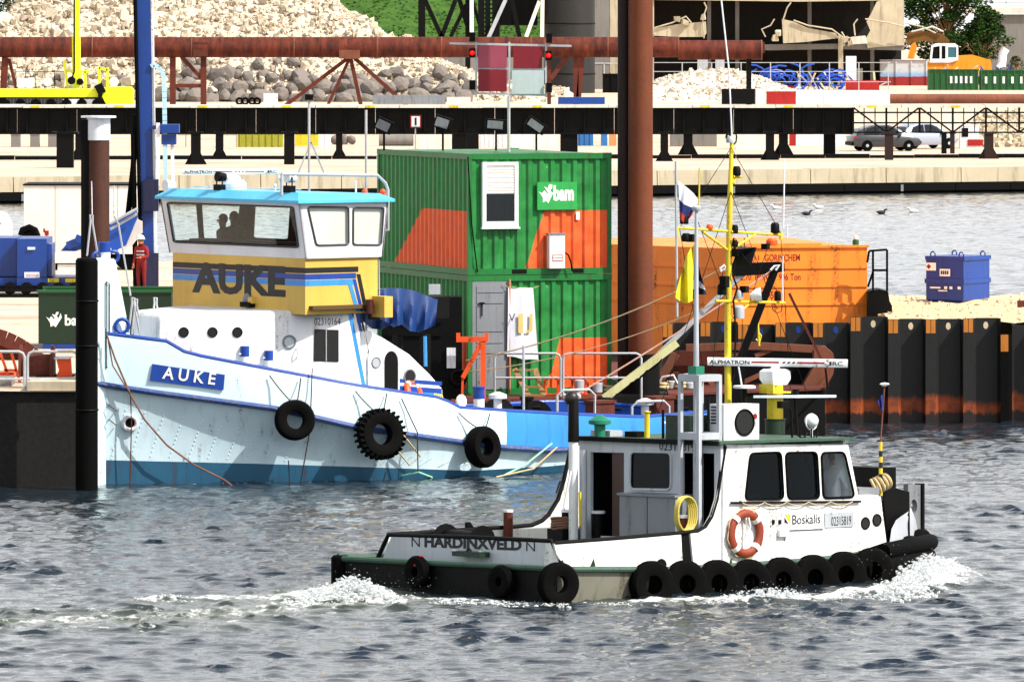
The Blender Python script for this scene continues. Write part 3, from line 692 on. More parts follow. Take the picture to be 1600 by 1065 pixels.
mb = MB(); mb.prism([P(u, v, YE - .2) for u, v in cabp], (0, 1.6, 0)); ex.add('cab_interior', mb, M_inside)
mb = MB(); mb.prism([P(u, v, YE - .24) for u, v in ((1481, 90), (1481, 74), (1494, 74), (1494, 90))], (0, .03, 0)); ex.add('window', mb, paint('teal_window', '#4a7a86', .2, '#22333a', .3))
mb = MB(); mb.prism([P(u, v, YE + .3) for u, v in ((1418, 92), (1424, 70), (1429, 66), (1433, 72), (1428, 92))], (0, .6, 0)); ex.add('boom', mb, M_exy)
mb = MB(); mb.prism([P(u, v, YE + .9) for u, v in ((1416, 70), (1418, 52), (1428, 47), (1450, 50), (1472, 53), (1484, 63), (1482, 70), (1462, 66), (1440, 64), (1428, 68))], (0, .7, 0)); ex.add('stick', mb, paint('worn_excavator_arm', '#8a6420', .6, '#2c2010', .6, scale=1))
mb = MB(); mb.tube([P(1424, 50, YE + .6), P(1458, 42, YE + .6), P(1474, 50, YE + .6)], .12, 6); ex.add('hydraulic_line', mb, M_concw)
mb = MB(); mb.span((uX(1430, YE), YE, ZQ), (uX(1545, YE), YE + 2.6, ZQ + .9)); ex.add('track', mb, M_blk)
mb = MB(); mb.lathe([(.9, 0), (.9, P(0, 112, YE).z - ZQ - .9)], (uX(1492, YE), YE + 1.3, ZQ + .9), (0, 0, 1), 16); ex.add('turntable', mb, M_blk)
mb = MB(); mb.span((uX(1412, YE), YE - .1, ZQ + .9), (uX(1486, YE), YE + 2.4, P(0, 97, YE).z)); ex.add('chassis', mb, M_exy)

def tricolour():
    s = NT('three_band_paint'); tc = s.n('ShaderNodeTexCoord'); sp = s.n('ShaderNodeSeparateXYZ'); s.l(tc.outputs['Generated'], sp.inputs[0]); z = sp.outputs[2]
    n = s.noise(s.coord('Object'), 1.2, 5, .7); zz = s.math('ADD', z, s.math('MULTIPLY', s.math('SUBTRACT', n, .5), .12))
    c = s.mix(s.math('GREATER_THAN', zz, .36), lin('#a12a22'), lin('#8fb4d6')); c = s.mix(s.ramp(zz, .42, .62), c, lin('#c9ccce')); c = s.mix(s.ramp(n, .55, .7, 0, .6), c, lin('#5d5a58')); s.princ(c, .6); return s.m
def bin_(name, label, u0, v0, u1, v1, mat, ribs=6, depth=2.4, grp=None):
    Y = far(v1); a, b = P(u0, v0, Y), P(u1, v1, Y); t = Thing(name, label, 'skip', ((a.x + b.x) / 2, Y, ZQ), group=grp)
    w_ = b.x - a.x; h = a.z - ZQ; mb = MB(); x0, x1 = a.x, b.x
    mb.span((x0, Y, ZQ), (x1, Y + .06, ZQ + h)); mb.span((x0, Y + depth - .06, ZQ), (x1, Y + depth, ZQ + h)); mb.span((x0, Y + .06, ZQ), (x0 + .06, Y + depth - .06, ZQ + h)); mb.span((x1 - .06, Y + .06, ZQ), (x1, Y + depth - .06, ZQ + h)); mb.span((x0 + .06, Y + .06, ZQ), (x1 - .06, Y + depth - .06, ZQ + .1)); t.add('bin_walls', mb, mat)
    for i in range(ribs): xx = lerp(x0 + .1, x1 - .1, i / (ribs - 1)); mb = MB(); mb.span((xx - .07, Y - .12, ZQ), (xx + .07, Y - .002, ZQ + h)); t.add('rib', mb, mat)
    mb = MB(); mb.span((x0 - .05, Y - .14, ZQ + h), (x1 + .05, Y + .02, ZQ + h + .12)); t.add('rim', mb, mat); return t, x0, x1, Y, h
t, *_ = bin_('site_container', 'weathered container with grey, pale blue and red bands beside green skips', 1375, 95, 1449, 134, tricolour(), 4)
for nm, u0, u1 in (('skip_container', 1451, 1529), ('skip_container', 1532, 1618)):
    t, x0, x1, Y, h = bin_(nm, 'open green steel skip heaped with ' + ('scrap timber next to the three-band container' if u0 < 1500 else 'blue pipe ends beside the other green skip'), u0, 110 if u0 < 1500 else 111, u1, 141, M_green, 9)
    for i in range(5):
        xx = lerp(x0, x1, .45 + i * .1) if u0 < 1500 else lerp(x0, x1, .1 + i * .16); mb = MB(); mb.span((xx - .12, Y - .135, ZQ + h * .35), (xx + .12, Y - .125, ZQ + h * .7)); t.add('reflector', mb, M_print_wht)
    mb = MB()
    for i in range(9): a = Vector((random.uniform(x0 + .3, x1 - .3), Y + random.uniform(.4, 2), ZQ + h * .8)); mb.bar(a, a + Vector((random.uniform(-1.6, 1.6), random.uniform(-.3, .3), random.uniform(.5, 1.1))), .12)
    single('scrap_load', mb, M_concw if u0 < 1500 else M_blue, ('pale scrap timber heaped in the green skip' if u0 < 1500 else 'blue pipe offcuts sticking out of the green skip'), 'scrap')
mb = MB(); Yh = far(140)
for i in range(46):
    uu = random.gauss(1300, 14) if i % 2 else random.gauss(1216, 16); vv = 124 + random.uniform(-12, 8); c = P(uu, vv, Yh + random.uniform(-1, 2)); ra = random.uniform(.5, 1.5)
    mb.tube([c + Vector((ra * math.cos(a) * 1.3, .3 * math.sin(a * 2), ra * .8 * math.sin(a))) for a in [j * .5 + i for j in range(7)]], .09, 5)
single('hose_heap', mb, paint('bright_blue_hose', '#1d63c4', .45, '#0c2c5c', .3), 'tangled heap of bright blue hoses on the far yard', 'hoses')
M_board = paint('scrap_board', '#cbb795', .8, '#6a5a42', .5, scale=2)
for i in range(14):
    uu = 1250 + i * 9; Y = Yh - .6; a = P(uu + random.uniform(-6, 6), 138, Y); mb = MB(); a.z = ZQ + .02; b = a + Vector((random.uniform(-2.6, 1.8), random.uniform(.2, 1), random.uniform(.6, 2.0))); mb.bar(a, b, .22, .08)
    single('scrap_plank', mb, M_board if i % 3 else M_lgrey, 'pale scrap plank leaning on the blue hose heap', 'plank', 'scrap planks by the hose heap')
for k, (u0, u1, v0, v1) in enumerate(((1322, 1374, 126, 138), (1205, 1242, 134, 140))):
    mb = MB(); pbox(mb, u0, v0, u1, 141 - k, depth=1.2); single('barrier_block', mb, M_red, ('red plastic barrier left of the three-band container' if k == 0 else 'low red barrier below the blue hoses'), 'barrier')
mb = MB(); pbox(mb, 1328, 107, 1348, 134, depth=1.5); single('big_bag', mb, M_offw, 'white bulk bag standing right of the blue hoses', 'bag')
# pale rubble heap
def heap_h(X, Y):
    u = 800 + X * F / 700; return ZQ - .2 + max(0, min(interp(u, [980, 1020, 1080, 1140, 1185, 1240, 1290], [.6, 2.0, 2.9, 3.1, 2.3, 1.0, 0]), (Y - 688) * .7, (706 - Y) * .7))
hill('pale_rubble_heap', uX(975, 700), uX(1300, 700), 687, 707, heap_h, M_rubw, 60, 30, .06, 8)
rng = np.random.default_rng(5); pts = []; sz = []
while len(pts) < 1500:
    X = rng.uniform(uX(985, 700), uX(1280, 700)); Y = rng.uniform(688.5, 700); h = heap_h(X, Y)
    if h > ZQ + .05: pts.append((X, Y, h)); sz.append(.25 + .55 * rng.random() ** 3)
stones('heap_stones', pts, sz, M_rubw)
fc = Thing('site_fence', 'grey mesh site fence on posts before the ruined building', 'fence', (uX(1200, 770), 770, ZQ))
for u in range(1020, 1390, 46): mb = MB(); mb.bar((uX(u, 770), 770, ZQ), P(u, 98, 770), .1); fc.add('post', mb, M_gal)
for vv in (98, 112, 128): mb = MB(); mb.bar(P(1015, vv, 770), P(1392, vv, 770), .07); fc.add('rail', mb, M_gal)
fb = Thing('site_fence', 'grey site fence panel beside the green bin behind the pipeline', 'fence', (uX(940, 800), 800, ZQ))
for u in (924, 944, 966): mb = MB(); mb.bar((uX(u, 800), 800, ZQ), P(u, 99, 800), .12); fb.add('post', mb, M_gal)
mb = MB(); mb.bar(P(922, 99, 800), P(968, 99, 800), .12); fb.add('rail', mb, M_gal)
bin_('skip_container', 'small dark green bin behind the signal board', 869, 110, 925, 143, M_dkgreen, 5)
bin_('skip_container', 'dark grey bin between green bin and brown pile', 942, 117, 970, 145, M_blk, 3)
for k, (u, v, w_, h_) in enumerate(((1090, 88, 16, 9), (1118, 90, 14, 9), (1322, 88, 16, 18))):
    mb = MB(); pbox(mb, u, v, u + w_, v + h_, Y=822 - k, depth=1, zb=ZQ); single('site_cabinet', mb, M_lgrey if k < 2 else M_white, ('low grey cabinet against the ruin, ' + ('farther from' if k == 0 else 'nearer to') + ' the bent column') if k < 2 else 'white cabinet standing against the ruined ground floor', 'cabinet')

# ------------------------------------------------------------------ things seen under the trestle
def blk(name, label, cat, u0, v0, u1, v1, mat, d=.9, grp=None, ribs=0):
    mb = MB(); Y = pbox(mb, u0, v0, u1, v1, depth=d)
    a, b = P(u0, v0, Y), P(u1, v1, Y)
    t = Thing(name, label, cat, ((a.x + b.x) / 2, Y, ZQ), group=grp); t.add('body', mb, mat)
    mb = MB(); mb.span((a.x - .02, Y - .03, a.z), (b.x + .02, Y + d + .03, a.z + .05)); t.add('lid', mb, mat)
    for i in range(ribs): xx = lerp(a.x, b.x, (i + .5) / ribs); mb = MB(); mb.span((xx - .04, Y - .05, b.z + .04), (xx + .04, Y - .002, a.z - .02)); t.add('rib', mb, mat)
    return t
M_olive = paint('olive_yellow_paint', '#a8a83a', .5, '#5a5620', .4, scale=2)
for i, u in enumerate((17, 47, 75)): blk('concrete_block', 'grey concrete block under the trestle behind the capped mooring pile', 'block', u, 211, u + 14, 230, M_concg, grp='grey blocks under the trestle')
for i, (u0, u1) in enumerate(((278, 290), (291, 305), (349, 369))): blk('concrete_block', 'white concrete block beside the trestle post, next to olive skip', 'block', u0, 210, u1, 230, M_concw, grp='white blocks by the olive skip')
blk('olive_skip', 'olive yellow ribbed skip standing under the trestle', 'skip', 371, 209, 442, 230, M_olive, ribs=7)
blk('yellow_block', 'bright yellow block between trestle post and white cabinets', 'block', 461, 209, 497, 228, M_yel)
for i, u in enumerate((499, 508)): blk('white_cabinet', 'white cabinet behind the tripod mast under the trestle', 'cabinet', u, 206, u + 8, 232, M_white, grp='white cabinets behind the tripod mast')
for i, u in enumerate((526, 538, 550)): boulder((uX(u, far(226)), far(226), ZQ + .3), .75, 'small grey boulder lying under the trestle', 'boulders under the trestle', i)
mb = MB(); Y = far(228); mb.lathe([(.36, 0), (.36, 2.2)], (uX(592, Y), Y, ZQ + .36), (1, 0, 0), 18); single('concrete_pipe', mb, M_concg, 'grey concrete pipe lying under the trestle', 'pipe')
for i, u in enumerate((656, 669)): blk('white_cabinet', 'pale cabinet behind the sign post under the trestle', 'cabinet', u, 208, u + 11, 233, M_offw, grp='pale cabinets behind the sign post')
blk('dark_crate', 'black crate under the trestle above green containers', 'crate', 706, 208, 748, 234, M_blk)
for i, u in enumerate((749, 763, 777)): blk('white_crate', 'white ribbed crate behind the mast on green containers', 'crate', u, 210, u + 13, 230, M_white, grp='white crates behind the mast', ribs=2)
for i, (u, m_, l_) in enumerate(((800, M_white, 'white'), (817, M_white, 'white'), (838, M_offw, 'white'), (856, M_offw, 'white'))): blk('bulk_bag', 'white bulk bag in a row under the trestle', 'bag', u, 206, u + 16, 230, m_, grp='white bulk bags in a row')
blk('blue_container', 'bright blue container under the trestle beside bulk bags', 'container', 903, 203, 927, 228, paint('mid_blue_paint', '#3f7fb8', .5, '#1e3c5c', .4), ribs=3)
blk('blue_container', 'narrow blue container close to the tall brown pile', 'container', 939, 204, 949, 228, paint('mid_blue_paint', '#3f7fb8'))
blk('orange_cabinet', 'pale orange cabinet right of the narrow blue container', 'cabinet', 952, 205, 963, 228, paint('faded_orange', '#d99a6c', .6))
blk('barrier_wall', 'long grey concrete barrier under the trestle right of brown pile', 'barrier', 1047, 203, 1120, 229, M_concg)
blk('white_trailer', 'white box trailer behind trestle posts left of the red-ended trailer', 'trailer', 1150, 201, 1199, 233, M_offw)
t = blk('white_trailer', 'long white trailer with red end beside the grey car', 'trailer', 1243, 196, 1322, 227, M_white)
mb = MB(); Y = far(228); mb.span(P(1234, 202, Y - .01), P(1242.8, 228, Y + .9)); t.add('end_panel', mb, M_red)
blk('site_box', 'orange site box behind the truss right of silver car', 'box', 1478, 214, 1490, 231, M_orange)
mb = MB(); mb.span(P(1472, 178, 441), P(1494, 196, 441.05)); single('warning_board', mb, M_offw, 'pale striped board hanging in the open truss', 'board')
t = blk('red_white_machine', 'white and red machine with dark window behind truss end', 'machine', 1500, 197, 1530, 232, M_white)
mb = MB(); Y = far(232); mb.span(P(1503, 200, Y - .03), P(1513, 214, Y - .005)); t.add('window', mb, M_inside)
mb = MB(); mb.span(P(1512, 218, Y - .05), P(1536, 228, Y - .004)); t.add('bumper', mb, M_red)
rng = np.random.default_rng(15); pts = []; sz = []
for i in range(420):
    u = rng.uniform(1520, 1680); Y = rng.uniform(far(230), far(214)); k_ = (Y - far(230)) / (far(214) - far(230)); pts.append((uX(u, Y), Y, ZQ + k_ * 1.6 + .1)); sz.append(rng.uniform(.3, .8))
stones('stone_heap', pts, sz, M_conc)
# cars: lofted body, glass, wheels
def car(label, p, heading, paintm, L=4.4, grp='cars parked behind the trestle'):
    M = Matrix.Translation(p) @ Matrix.Rotation(heading, 4, 'Z'); t = Thing('parked_car', label, 'car', M=M, group=grp)
    h = L / 2; xs = [-h, -h + .06, -h + .35, -1.15, -.7, .15, .75, 1.35, h - .2, h]
    low = [.42, .34, .28, .25, .25, .25, .25, .28, .32, .42]; belt = [.72, .92, .98, .98, .97, .96, .94, .92, .78, .6]
    wd = [.72, .84, .89, .9, .91, .91, .91, .9, .84, .7]; rows = []
    for x, l, b, w_ in zip(xs, low, belt, wd): rows.append([(x, -w_ * .92, l), (x, -w_, l + .15), (x, -w_, b - .12), (x, -w_ * .93, b), (x, 0, b + .03), (x, w_ * .93, b), (x, w_, b - .12), (x, w_, l + .15), (x, w_ * .92, l)])
    mb = MB().loft(rows, closed=True, caps=True); body = t.add('body', mb, paintm, world=False)
    cx = [-h + .22, -h + .55, -1.0, .1, .6, 1.35]; ct = [1.0, 1.38, 1.62, 1.64, 1.5, .95]; rows = [[(x, -.82, .93), (x, -.66, max(.94, z - .05)), (x, 0, max(.95, z)), (x, .66, max(.94, z - .05)), (x, .82, .93)] for x, z in zip(cx, ct)]
    t.add('cabin', MB().loft(rows, caps=True), paintm, world=False)
    for sy in (-1, 1):
        for q in ([(-1.55, 1.02), (-1.3, 1.38), (-.85, 1.5), (-.5, 1.52), (-.5, 1.0)], [(-.42, 1.0), (-.42, 1.52), (.1, 1.52), (.5, 1.38), (1.0, 1.0)]):
            mb = MB(); mb.prism([(x, sy * (.85 - (z - .95) * .27 + .012), z) for x, z in q], (0, sy * .006, 0)); t.add('window', mb, M_glassdk, world=False)
        for x in (-1.32, 1.32):
            wm = MB(); wm.lathe([(.2, 0), (.33, 0), (.345, .05), (.345, .17), (.33, .22), (.2, .22)], (x, sy * .70, .345), (0, sy, 0), 22); wh = t.add('wheel', wm, M_rub, world=False)
            rm = MB(); rm.lathe([(.03, .2), (.21, .19), (.215, .16)], (x, sy * .70, .345), (0, sy, 0), 18)
            for k in range(5): a = k * 1.2566; rm.bar((x, sy * .915, .345), (x + .2 * math.cos(a), sy * .905, .345 + .2 * math.sin(a)), .07, .02, up=(0, 1, 0))
            t.add('rim', rm, M_gal, wh, world=False)
        mb = MB(); mb.box((-h + .16, sy * .74, .86), (.22, .22, .13)); t.add('tail_light', mb, M_red, world=False)
        mb = MB(); mb.box((.75, sy * .98, .98), (.12, .2, .13)); t.add('wing_mirror', mb, paintm, world=False)
    mb = MB(); mb.prism([(-h + .30, -.6, 1.08), (-h + .30, .6, 1.08), (-h + .52, .55, 1.38), (-h + .52, -.55, 1.38)], (-.012, 0, 0)); t.add('rear_window', mb, M_glassdk, world=False)
    mb = MB(); mb.box((-h - .01, 0, .48), (.1, 1.5, .22)); t.add('bumper', mb, M_blk, world=False); return t
def carpaint(nm, c): 
    s = NT(nm); s.princ(lin(c), .3, .5); s.p.inputs['Coat Weight'].default_value = .5; return s.m
g = G(1381, 236, ZQ); car('dark grey parked estate car behind the rusty trestle post', (g.x, g.y, ZQ), R(14), carpaint('grey_car_paint', '#55565a'))
g = G(1452, 233, ZQ); car('pale silver parked car with its nose behind the grey car', (g.x - .3, g.y + 1.2, ZQ), R(32), carpaint('silver_car_paint', '#b4bccb'), 4.3)
# yellow carrier left of the hill
YV = 640.
yv = Thing('crane_carrier', 'long yellow crane carrier with lattice details below the rubble hill', 'crane', (uX(100, YV), YV, ZQ))
zt = lambda v: P(0, v, YV).z
mb = MB(); mb.prism([P(u, v, YV) for u, v in ((-60, 152), (-60, 138), (10, 139), (160, 139), (166, 136), (204, 136), (207, 140), (207, 163), (166, 163), (160, 152))], (0, 2.6, 0)); yv.add('chassis', mb, M_lime)
mb = MB(); mb.span((uX(-60, YV), YV + .2, ZQ), (uX(166, YV), YV + 2.4, zt(152))); yv.add('undercarriage', mb, M_blk)
for i in range(9): mb = MB(); mb.lathe([(.3, 0), (.45, .02), (.45, .3), (.3, .32)], (uX(-40 + i * 24, YV), YV - .12, ZQ + .45), (0, -1, 0), 16); yv.add('wheel', mb, M_rub)
mb = MB()
for k in range(40): xx = uX(10 + k * 2.2, YV); mb.span((xx - .015, YV - .02, zt(163)), (xx + .015, YV + .05, zt(154)))
yv.add('radiator_grille', mb, M_grey)
mb = MB(); mb.span((uX(98, YV), YV - .03, zt(163)), (uX(150, YV), YV + .05, zt(155))); yv.add('white_panel', mb, M_white)
mb = MB(); mb.bar(P(121, -30, YV + .8), P(119, 58, YV + .8), .5, .5); mb.bar(P(119, 58, YV + .8), P(120, 138, YV + .8), .7, .7); yv.add('boom', mb, M_lime)
mb = MB(); mb.tube([P(116, -30, YV + .4), P(116, 112, YV + .4), P(109, 132, YV + .4)], .08, 6); yv.add('hoist_cable', mb, M_blk)
mb = MB(); mb.lathe([(.35, 0), (.35, .3)], P(112, 126, YV + .3), (0, -1, 0), 14); mb.lathe([(.3, 0), (.3, .3)], P(125, 128, YV + .3), (0, -1, 0), 14); yv.add('winch_drum', mb, M_blk)
mb = MB()
for a in ((100, 94, 106, 138), (133, 112, 133, 138), (104, 112, 140, 112), (155, 104, 155, 138), (168, 106, 168, 138), (155, 106, 168, 110)): mb.bar(P(a[0], a[1], YV + 1), P(a[2], a[3], YV + 1), .22)
yv.add('frame', mb, M_lime)
for u, r in ((40, .75), (75, .4), (178, .42)): mb = MB(); mb.box(P(u, 129, YV + 1.2), (r * 2, .5, .75)) if u == 40 else mb.lathe([(r, 0), (r, .25)], P(u, 128, YV + 1.2), (0, -1, 0), 16); yv.add('white_drum', mb, M_white)
mb = MB(); mb.bar(P(153, 132, YV - .1), P(160, 146, YV - .1), .7, .7); mb.bar(P(157, 140, YV - .2), P(156, 160, YV - .2), .35); yv.add('hook_block', mb, M_blk)
mb = MB()
for u in range(25, 100, 15): mb.bar(P(u, 138, YV + 2), P(u, 112, YV + 2), .05)
for vv in (112, 124): mb.bar(P(25, vv, YV + 2), P(100, vv, YV + 2), .05)
yv.add('handrail', mb, M_blk)
# ------------------------------------------------------------------ people: one continuous body grown from a skeleton
def person(label, loc, facing, joints=None, top='#222222', legs='#20242c', skin='#c08a68', hair='#2a1c12', helmet=None, scale=1., grp=None, hi=None):
    """joints: overrides of the standing pose, x = to the figure's right, y = forward, z = up, in metres"""
    J = dict(pelvis=(0, 0, .95), waist=(0, .0, 1.10), chest=(0, .0, 1.34), neck=(0, .01, 1.50), head0=(0, .02, 1.60), head1=(0, .03, 1.74))
    for s, n_ in ((-1, 'l'), (1, 'r')):
        J.update({n_ + 'sh': (s * .19, 0, 1.43), n_ + 'el': (s * .25, -.03, 1.15), n_ + 'wr': (s * .24, .10, .92), n_ + 'ha': (s * .235, .13, .84), n_ + 'hip': (s * .10, 0, .92), n_ + 'kn': (s * .11, .02, .50), n_ + 'an': (s * .11, -.02, .09), n_ + 'to': (s * .12, .15, .04)})
    if joints: J.update(joints)
    rad = dict(pelvis=(.155, .12), waist=(.145, .105), chest=(.175, .12), neck=(.058, .058), head0=(.085, .095), head1=(.08, .095), sh=(.075, .07), el=(.05, .05), wr=(.036, .034), ha=(.045, .025), hip=(.1, .1), kn=(.066, .068), an=(.045, .05), to=(.045, .035))
    keys = list(J); ed = [('pelvis', 'waist'), ('waist', 'chest'), ('chest', 'neck'), ('neck', 'head0'), ('head0', 'head1')]
    for n_ in 'lr': ed += [('chest', n_ + 'sh'), (n_ + 'sh', n_ + 'el'), (n_ + 'el', n_ + 'wr'), (n_ + 'wr', n_ + 'ha'), ('pelvis', n_ + 'hip'), (n_ + 'hip', n_ + 'kn'), (n_ + 'kn', n_ + 'an'), (n_ + 'an', n_ + 'to')]
    me = bpy.data.meshes.new('body'); me.from_pydata([J[k] for k in keys], [(keys.index(a), keys.index(b)) for a, b in ed], [])
    ob = bpy.data.objects.new('body', me); COL.objects.link(ob); ob.modifiers.new('skin', 'SKIN'); ss = ob.modifiers.new('sub', 'SUBSURF'); ss.levels = 2
    for i, k in enumerate(keys):
        r = rad.get(k) or rad[k[1:]]; sv = me.skin_vertices[0].data[i]; sv.radius = r; sv.use_root = (k == 'pelvis')
    dg = bpy.context.evaluated_depsgraph_get(); body = bpy.data.meshes.new_from_object(ob.evaluated_get(dg)); bpy.data.objects.remove(ob)
    body.materials.clear()
    for nm, c in (('jacket', top), ('trousers', legs), ('skin', skin), ('boots', '#15130f')): body.materials.append(paint(nm + '_' + c.strip('#'), c, .8, '#101010', .2, streak=False))
    hz = J['neck'][2] + .035; wr = [Vector(J['lwr']), Vector(J['rwr'])]; ha = [Vector(J['lha']), Vector(J['rha'])]
    for p in body.polygons:
        c = p.center; mi = 0
        if c.z > hz and abs(c.x - J['head0'][0]) < .2: mi = 2
        elif any((c - h).length < .075 for h in ha): mi = 2
        elif c.z < .12: mi = 3
        elif c.z < J['pelvis'][2] + .02 and all((c - w_).length > .12 for w_ in wr): mi = 1
        p.material_index = mi; p.use_smooth = True
    M = Matrix.Translation(loc) @ Matrix.Rotation(facing, 4, 'Z') @ Matrix.Scale(scale, 4)
    t = Thing('person', label, 'person', M=M, group=grp); t.add('body', body, None)
    h = Vector(J['head0']).lerp(Vector(J['head1']), .5); mb = MB(); mb.ball(h + Vector((0, -.02, .035)), (.098, .112, .115), 14); mb.v = [v if v.y < h.y + .04 or v.z > h.z + .06 else Vector((v.x * .9, h.y + .02, v.z)) for v in mb.v]
    t.add('hair', mb, paint('hair_' + hair.strip('#'), hair, .8), world=False)
    mb = MB(); mb.tube([h + Vector((0, .095, .02)), h + Vector((0, .125, -.025))], [.012, .02], 6); t.add('nose', mb, body.materials[2], world=False)
    for s in (-1, 1):
        mb = MB(); mb.ball(h + Vector((s * .035, .088, .015)), .012, 6); t.add('eye', mb, M_print_blk, world=False)
        mb = MB(); mb.ball(h + Vector((s * .093, 0, -.01)), (.012, .025, .035), 6); t.add('ear', mb, body.materials[2], world=False)
        w_ = Vector(J['lr'[s > 0] + 'ha']); d = (w_ - Vector(J['lr'[s > 0] + 'wr'])).normalized()
        fm = MB()
        for k in range(4): o_ = Vector(((k - 1.5) * .02, 0, 0)); fm.tube([w_ + o_, w_ + o_ + d * (.055 - abs(k - 1.4) * .008), w_ + o_ + d * .085 + Vector((0, .015, -.01))], [.0095, .0088, .007], 6)
        fm.tube([w_ - d * .02 + Vector((-s * .03, .01, 0)), w_ + d * .03 + Vector((-s * .055, .025, 0))], [.011, .008], 6); t.add('fingers', fm, body.materials[2], world=False)
    if helmet:
        mb = MB(); mb.lathe([(.155, 0), (.15, .015), (.128, .02), (.125, .07), (.1, .115), (.05, .138), (.005, .142)], h + Vector((0, 0, .055)), (0, 0, 1), 18); t.add('helmet', mb, paint('helmet_' + helmet.strip('#'), helmet, .35), world=False)
    if hi:
        mb = MB()
        for z in (1.18, 1.30): mb.lathe([(.183, 0), (.185, .05)], (0, 0, z), (0, 0, 1), 18, caps=False); 
        mb.v = [Vector((v.x, v.y * .74, v.z)) for v in mb.v]; t.add('reflective_band', mb, M_lgrey, world=False)
    return t

# ------------------------------------------------------------------ left quay
ZL = 2.0
mbq = Thing('left_quay', None, None, (-14, 154.4, 0), kind='structure')
xr = uX(138, 154.4)
for i in range(7):
    mb = MB(); x1 = xr - i * 3.2; mb.prism([(x1 - 3.18, 154.4, -2), (x1 - 3.18, 154.4, ZL - .02), (x1, 154.4, ZL - .02), (x1, 154.4, -2)], (0, 3.0, 0)); mbq.add('quay_block', mb, M_concb)
mb = MB(); mb.add([(-60, 154.3, ZL), (xr + .05, 154.3, ZL), (xr + .05, 157.5, ZL), (-8.0, 163.5, ZL), (-7.9, 176, ZL), (-9, 206, ZL), (-9.5, 234, ZL), (-60, 234, ZL)], [tuple(range(8))]); mbq.add('quay_surface', mb, M_ground)
mb = MB(); mb.prism([(-60, 157.4, ZL - .01), (xr, 157.45, ZL - .01), (-8.05, 163.5, ZL - .01), (-7.95, 176, ZL - .01), (-9.05, 206, ZL - .01), (-9.55, 233.9, ZL - .01), (-60, 233.9, ZL - .01)], (0, 0, -4)); mbq.add('quay_body', mb, M_concb)
mb = MB(); mb.span((uX(44, 154.6), 154.35, ZL + .012), (xr + .06, 155.6, ZL + .20)); mbq.add('kerb', mb, M_conc)
def railing(name, label, Y, panels, z0, vt, vm, r=.03, extra=(), posts_only=()):
    t = Thing(name, label, 'railing', (uX((panels[0][0] + panels[0][1]) / 2, Y), Y, z0))
    for u0, u1 in panels:
        a, b = P(u0, vt, Y), P(u1, vt, Y); c = .12; mb = MB()
        mb.tube([(a.x, Y, z0), (a.x, Y, a.z - c), (a.x + c * .3, Y, a.z - c * .3), (a.x + c, Y, a.z), (b.x - c, Y, b.z), (b.x - c * .3, Y, b.z - c * .3), (b.x, Y, b.z - c), (b.x, Y, z0)], r, 8); fr = t.add('rail_frame', mb, M_gal)
        mb = MB(); m_ = P(u0, vm, Y).z; mb.tube([(a.x, Y, m_), (b.x, Y, m_)], r * .9, 8); t.add('mid_rail', mb, M_gal, fr)
    return t
railing('steel_railing', 'galvanised pipe railing on the black concrete quay by the orange winch', 155.3, [(-70, 38.5), (43, 122)], ZL + .0, 549, 592)
# winch and ladder behind the railing
wn = Thing('deck_winch', 'orange winch with brown drum behind the quay railing', 'winch', P(75, 606, 160).xy.to_3d() + Vector((0, 0, ZL)))
mb = MB(); c = P(74, 583, 161); mb.lathe([(.62, -.05), (.62, 0), (.42, .02), (.42, .62), (.62, .64), (.62, .7)], c + Vector((-.55, 0, 0)), (1, 0, 0), 24); wn.add('drum', mb, M_rust)
mb = MB(); mb.prism([P(u, v, 160.4) for u, v in ((88, 562), (110, 559), (113, 600), (104, 608), (90, 606), (87, 590), (92, 578))], (0, .25, 0)); mb.span(P(92, 612, 160.3), P(108, 594, 160.9)); wn.add('side_frame', mb, M_orange)
mb = MB(); mb.span(P(84, 561, 160.3), P(113, 556, 161.4)); wn.add('cover_plate', mb, M_lgrey)
mb = MB(); mb.span((P(56, 0, 160.4).x, 160.35, ZL), (P(114, 0, 160.4).x, 161.6, P(0, 603, 160.4).z)); wn.add('base_frame', mb, M_rust)
st = Thing('access_steps', 'orange steel access steps at the end of the quay railing', 'steps', (uX(15, 158), 158, ZL))
for a in ((0, 550, 18, 600), (18, 552, 32, 600), (6, 578, 26, 578), (8, 587, 20, 587)): mb = MB(); mb.bar(P(a[0], a[1], 158), P(a[2], a[3], 158), .05, .12, up=(0, 1, 0)); st.add('stringer', mb, M_orange)
mb = MB(); mb.span((uX(-10, 158), 158.1, ZL), (uX(20, 158), 158.9, P(0, 582, 158).z)); st.add('step_box', mb, M_orange)
mb = MB()
for i in range(7):
    a = i / 6; mb.bar(P(-30 + 78 * a, 522 + 30 * a * a, 168) , P(-30 + 78 * (a + .16), 522 + 30 * (a + .16) ** 2, 168), .35, .14, up=(0, 1, 0))
pbox(mb, -30, 535, 40, 560, z0=ZL, Y=168.1, depth=.6, zb=ZL); single('rusty_plate_heap', mb, M_rust, 'rusty curved plates stacked behind the quay railing', 'plates')
mb = MB(); pbox(mb, -40, 590, 18, 611, z0=ZL, Y=156.5, depth=1.0, zb=ZL); single('stone_kerb_block', mb, M_concg, 'rough grey stone block below the orange steps', 'block')
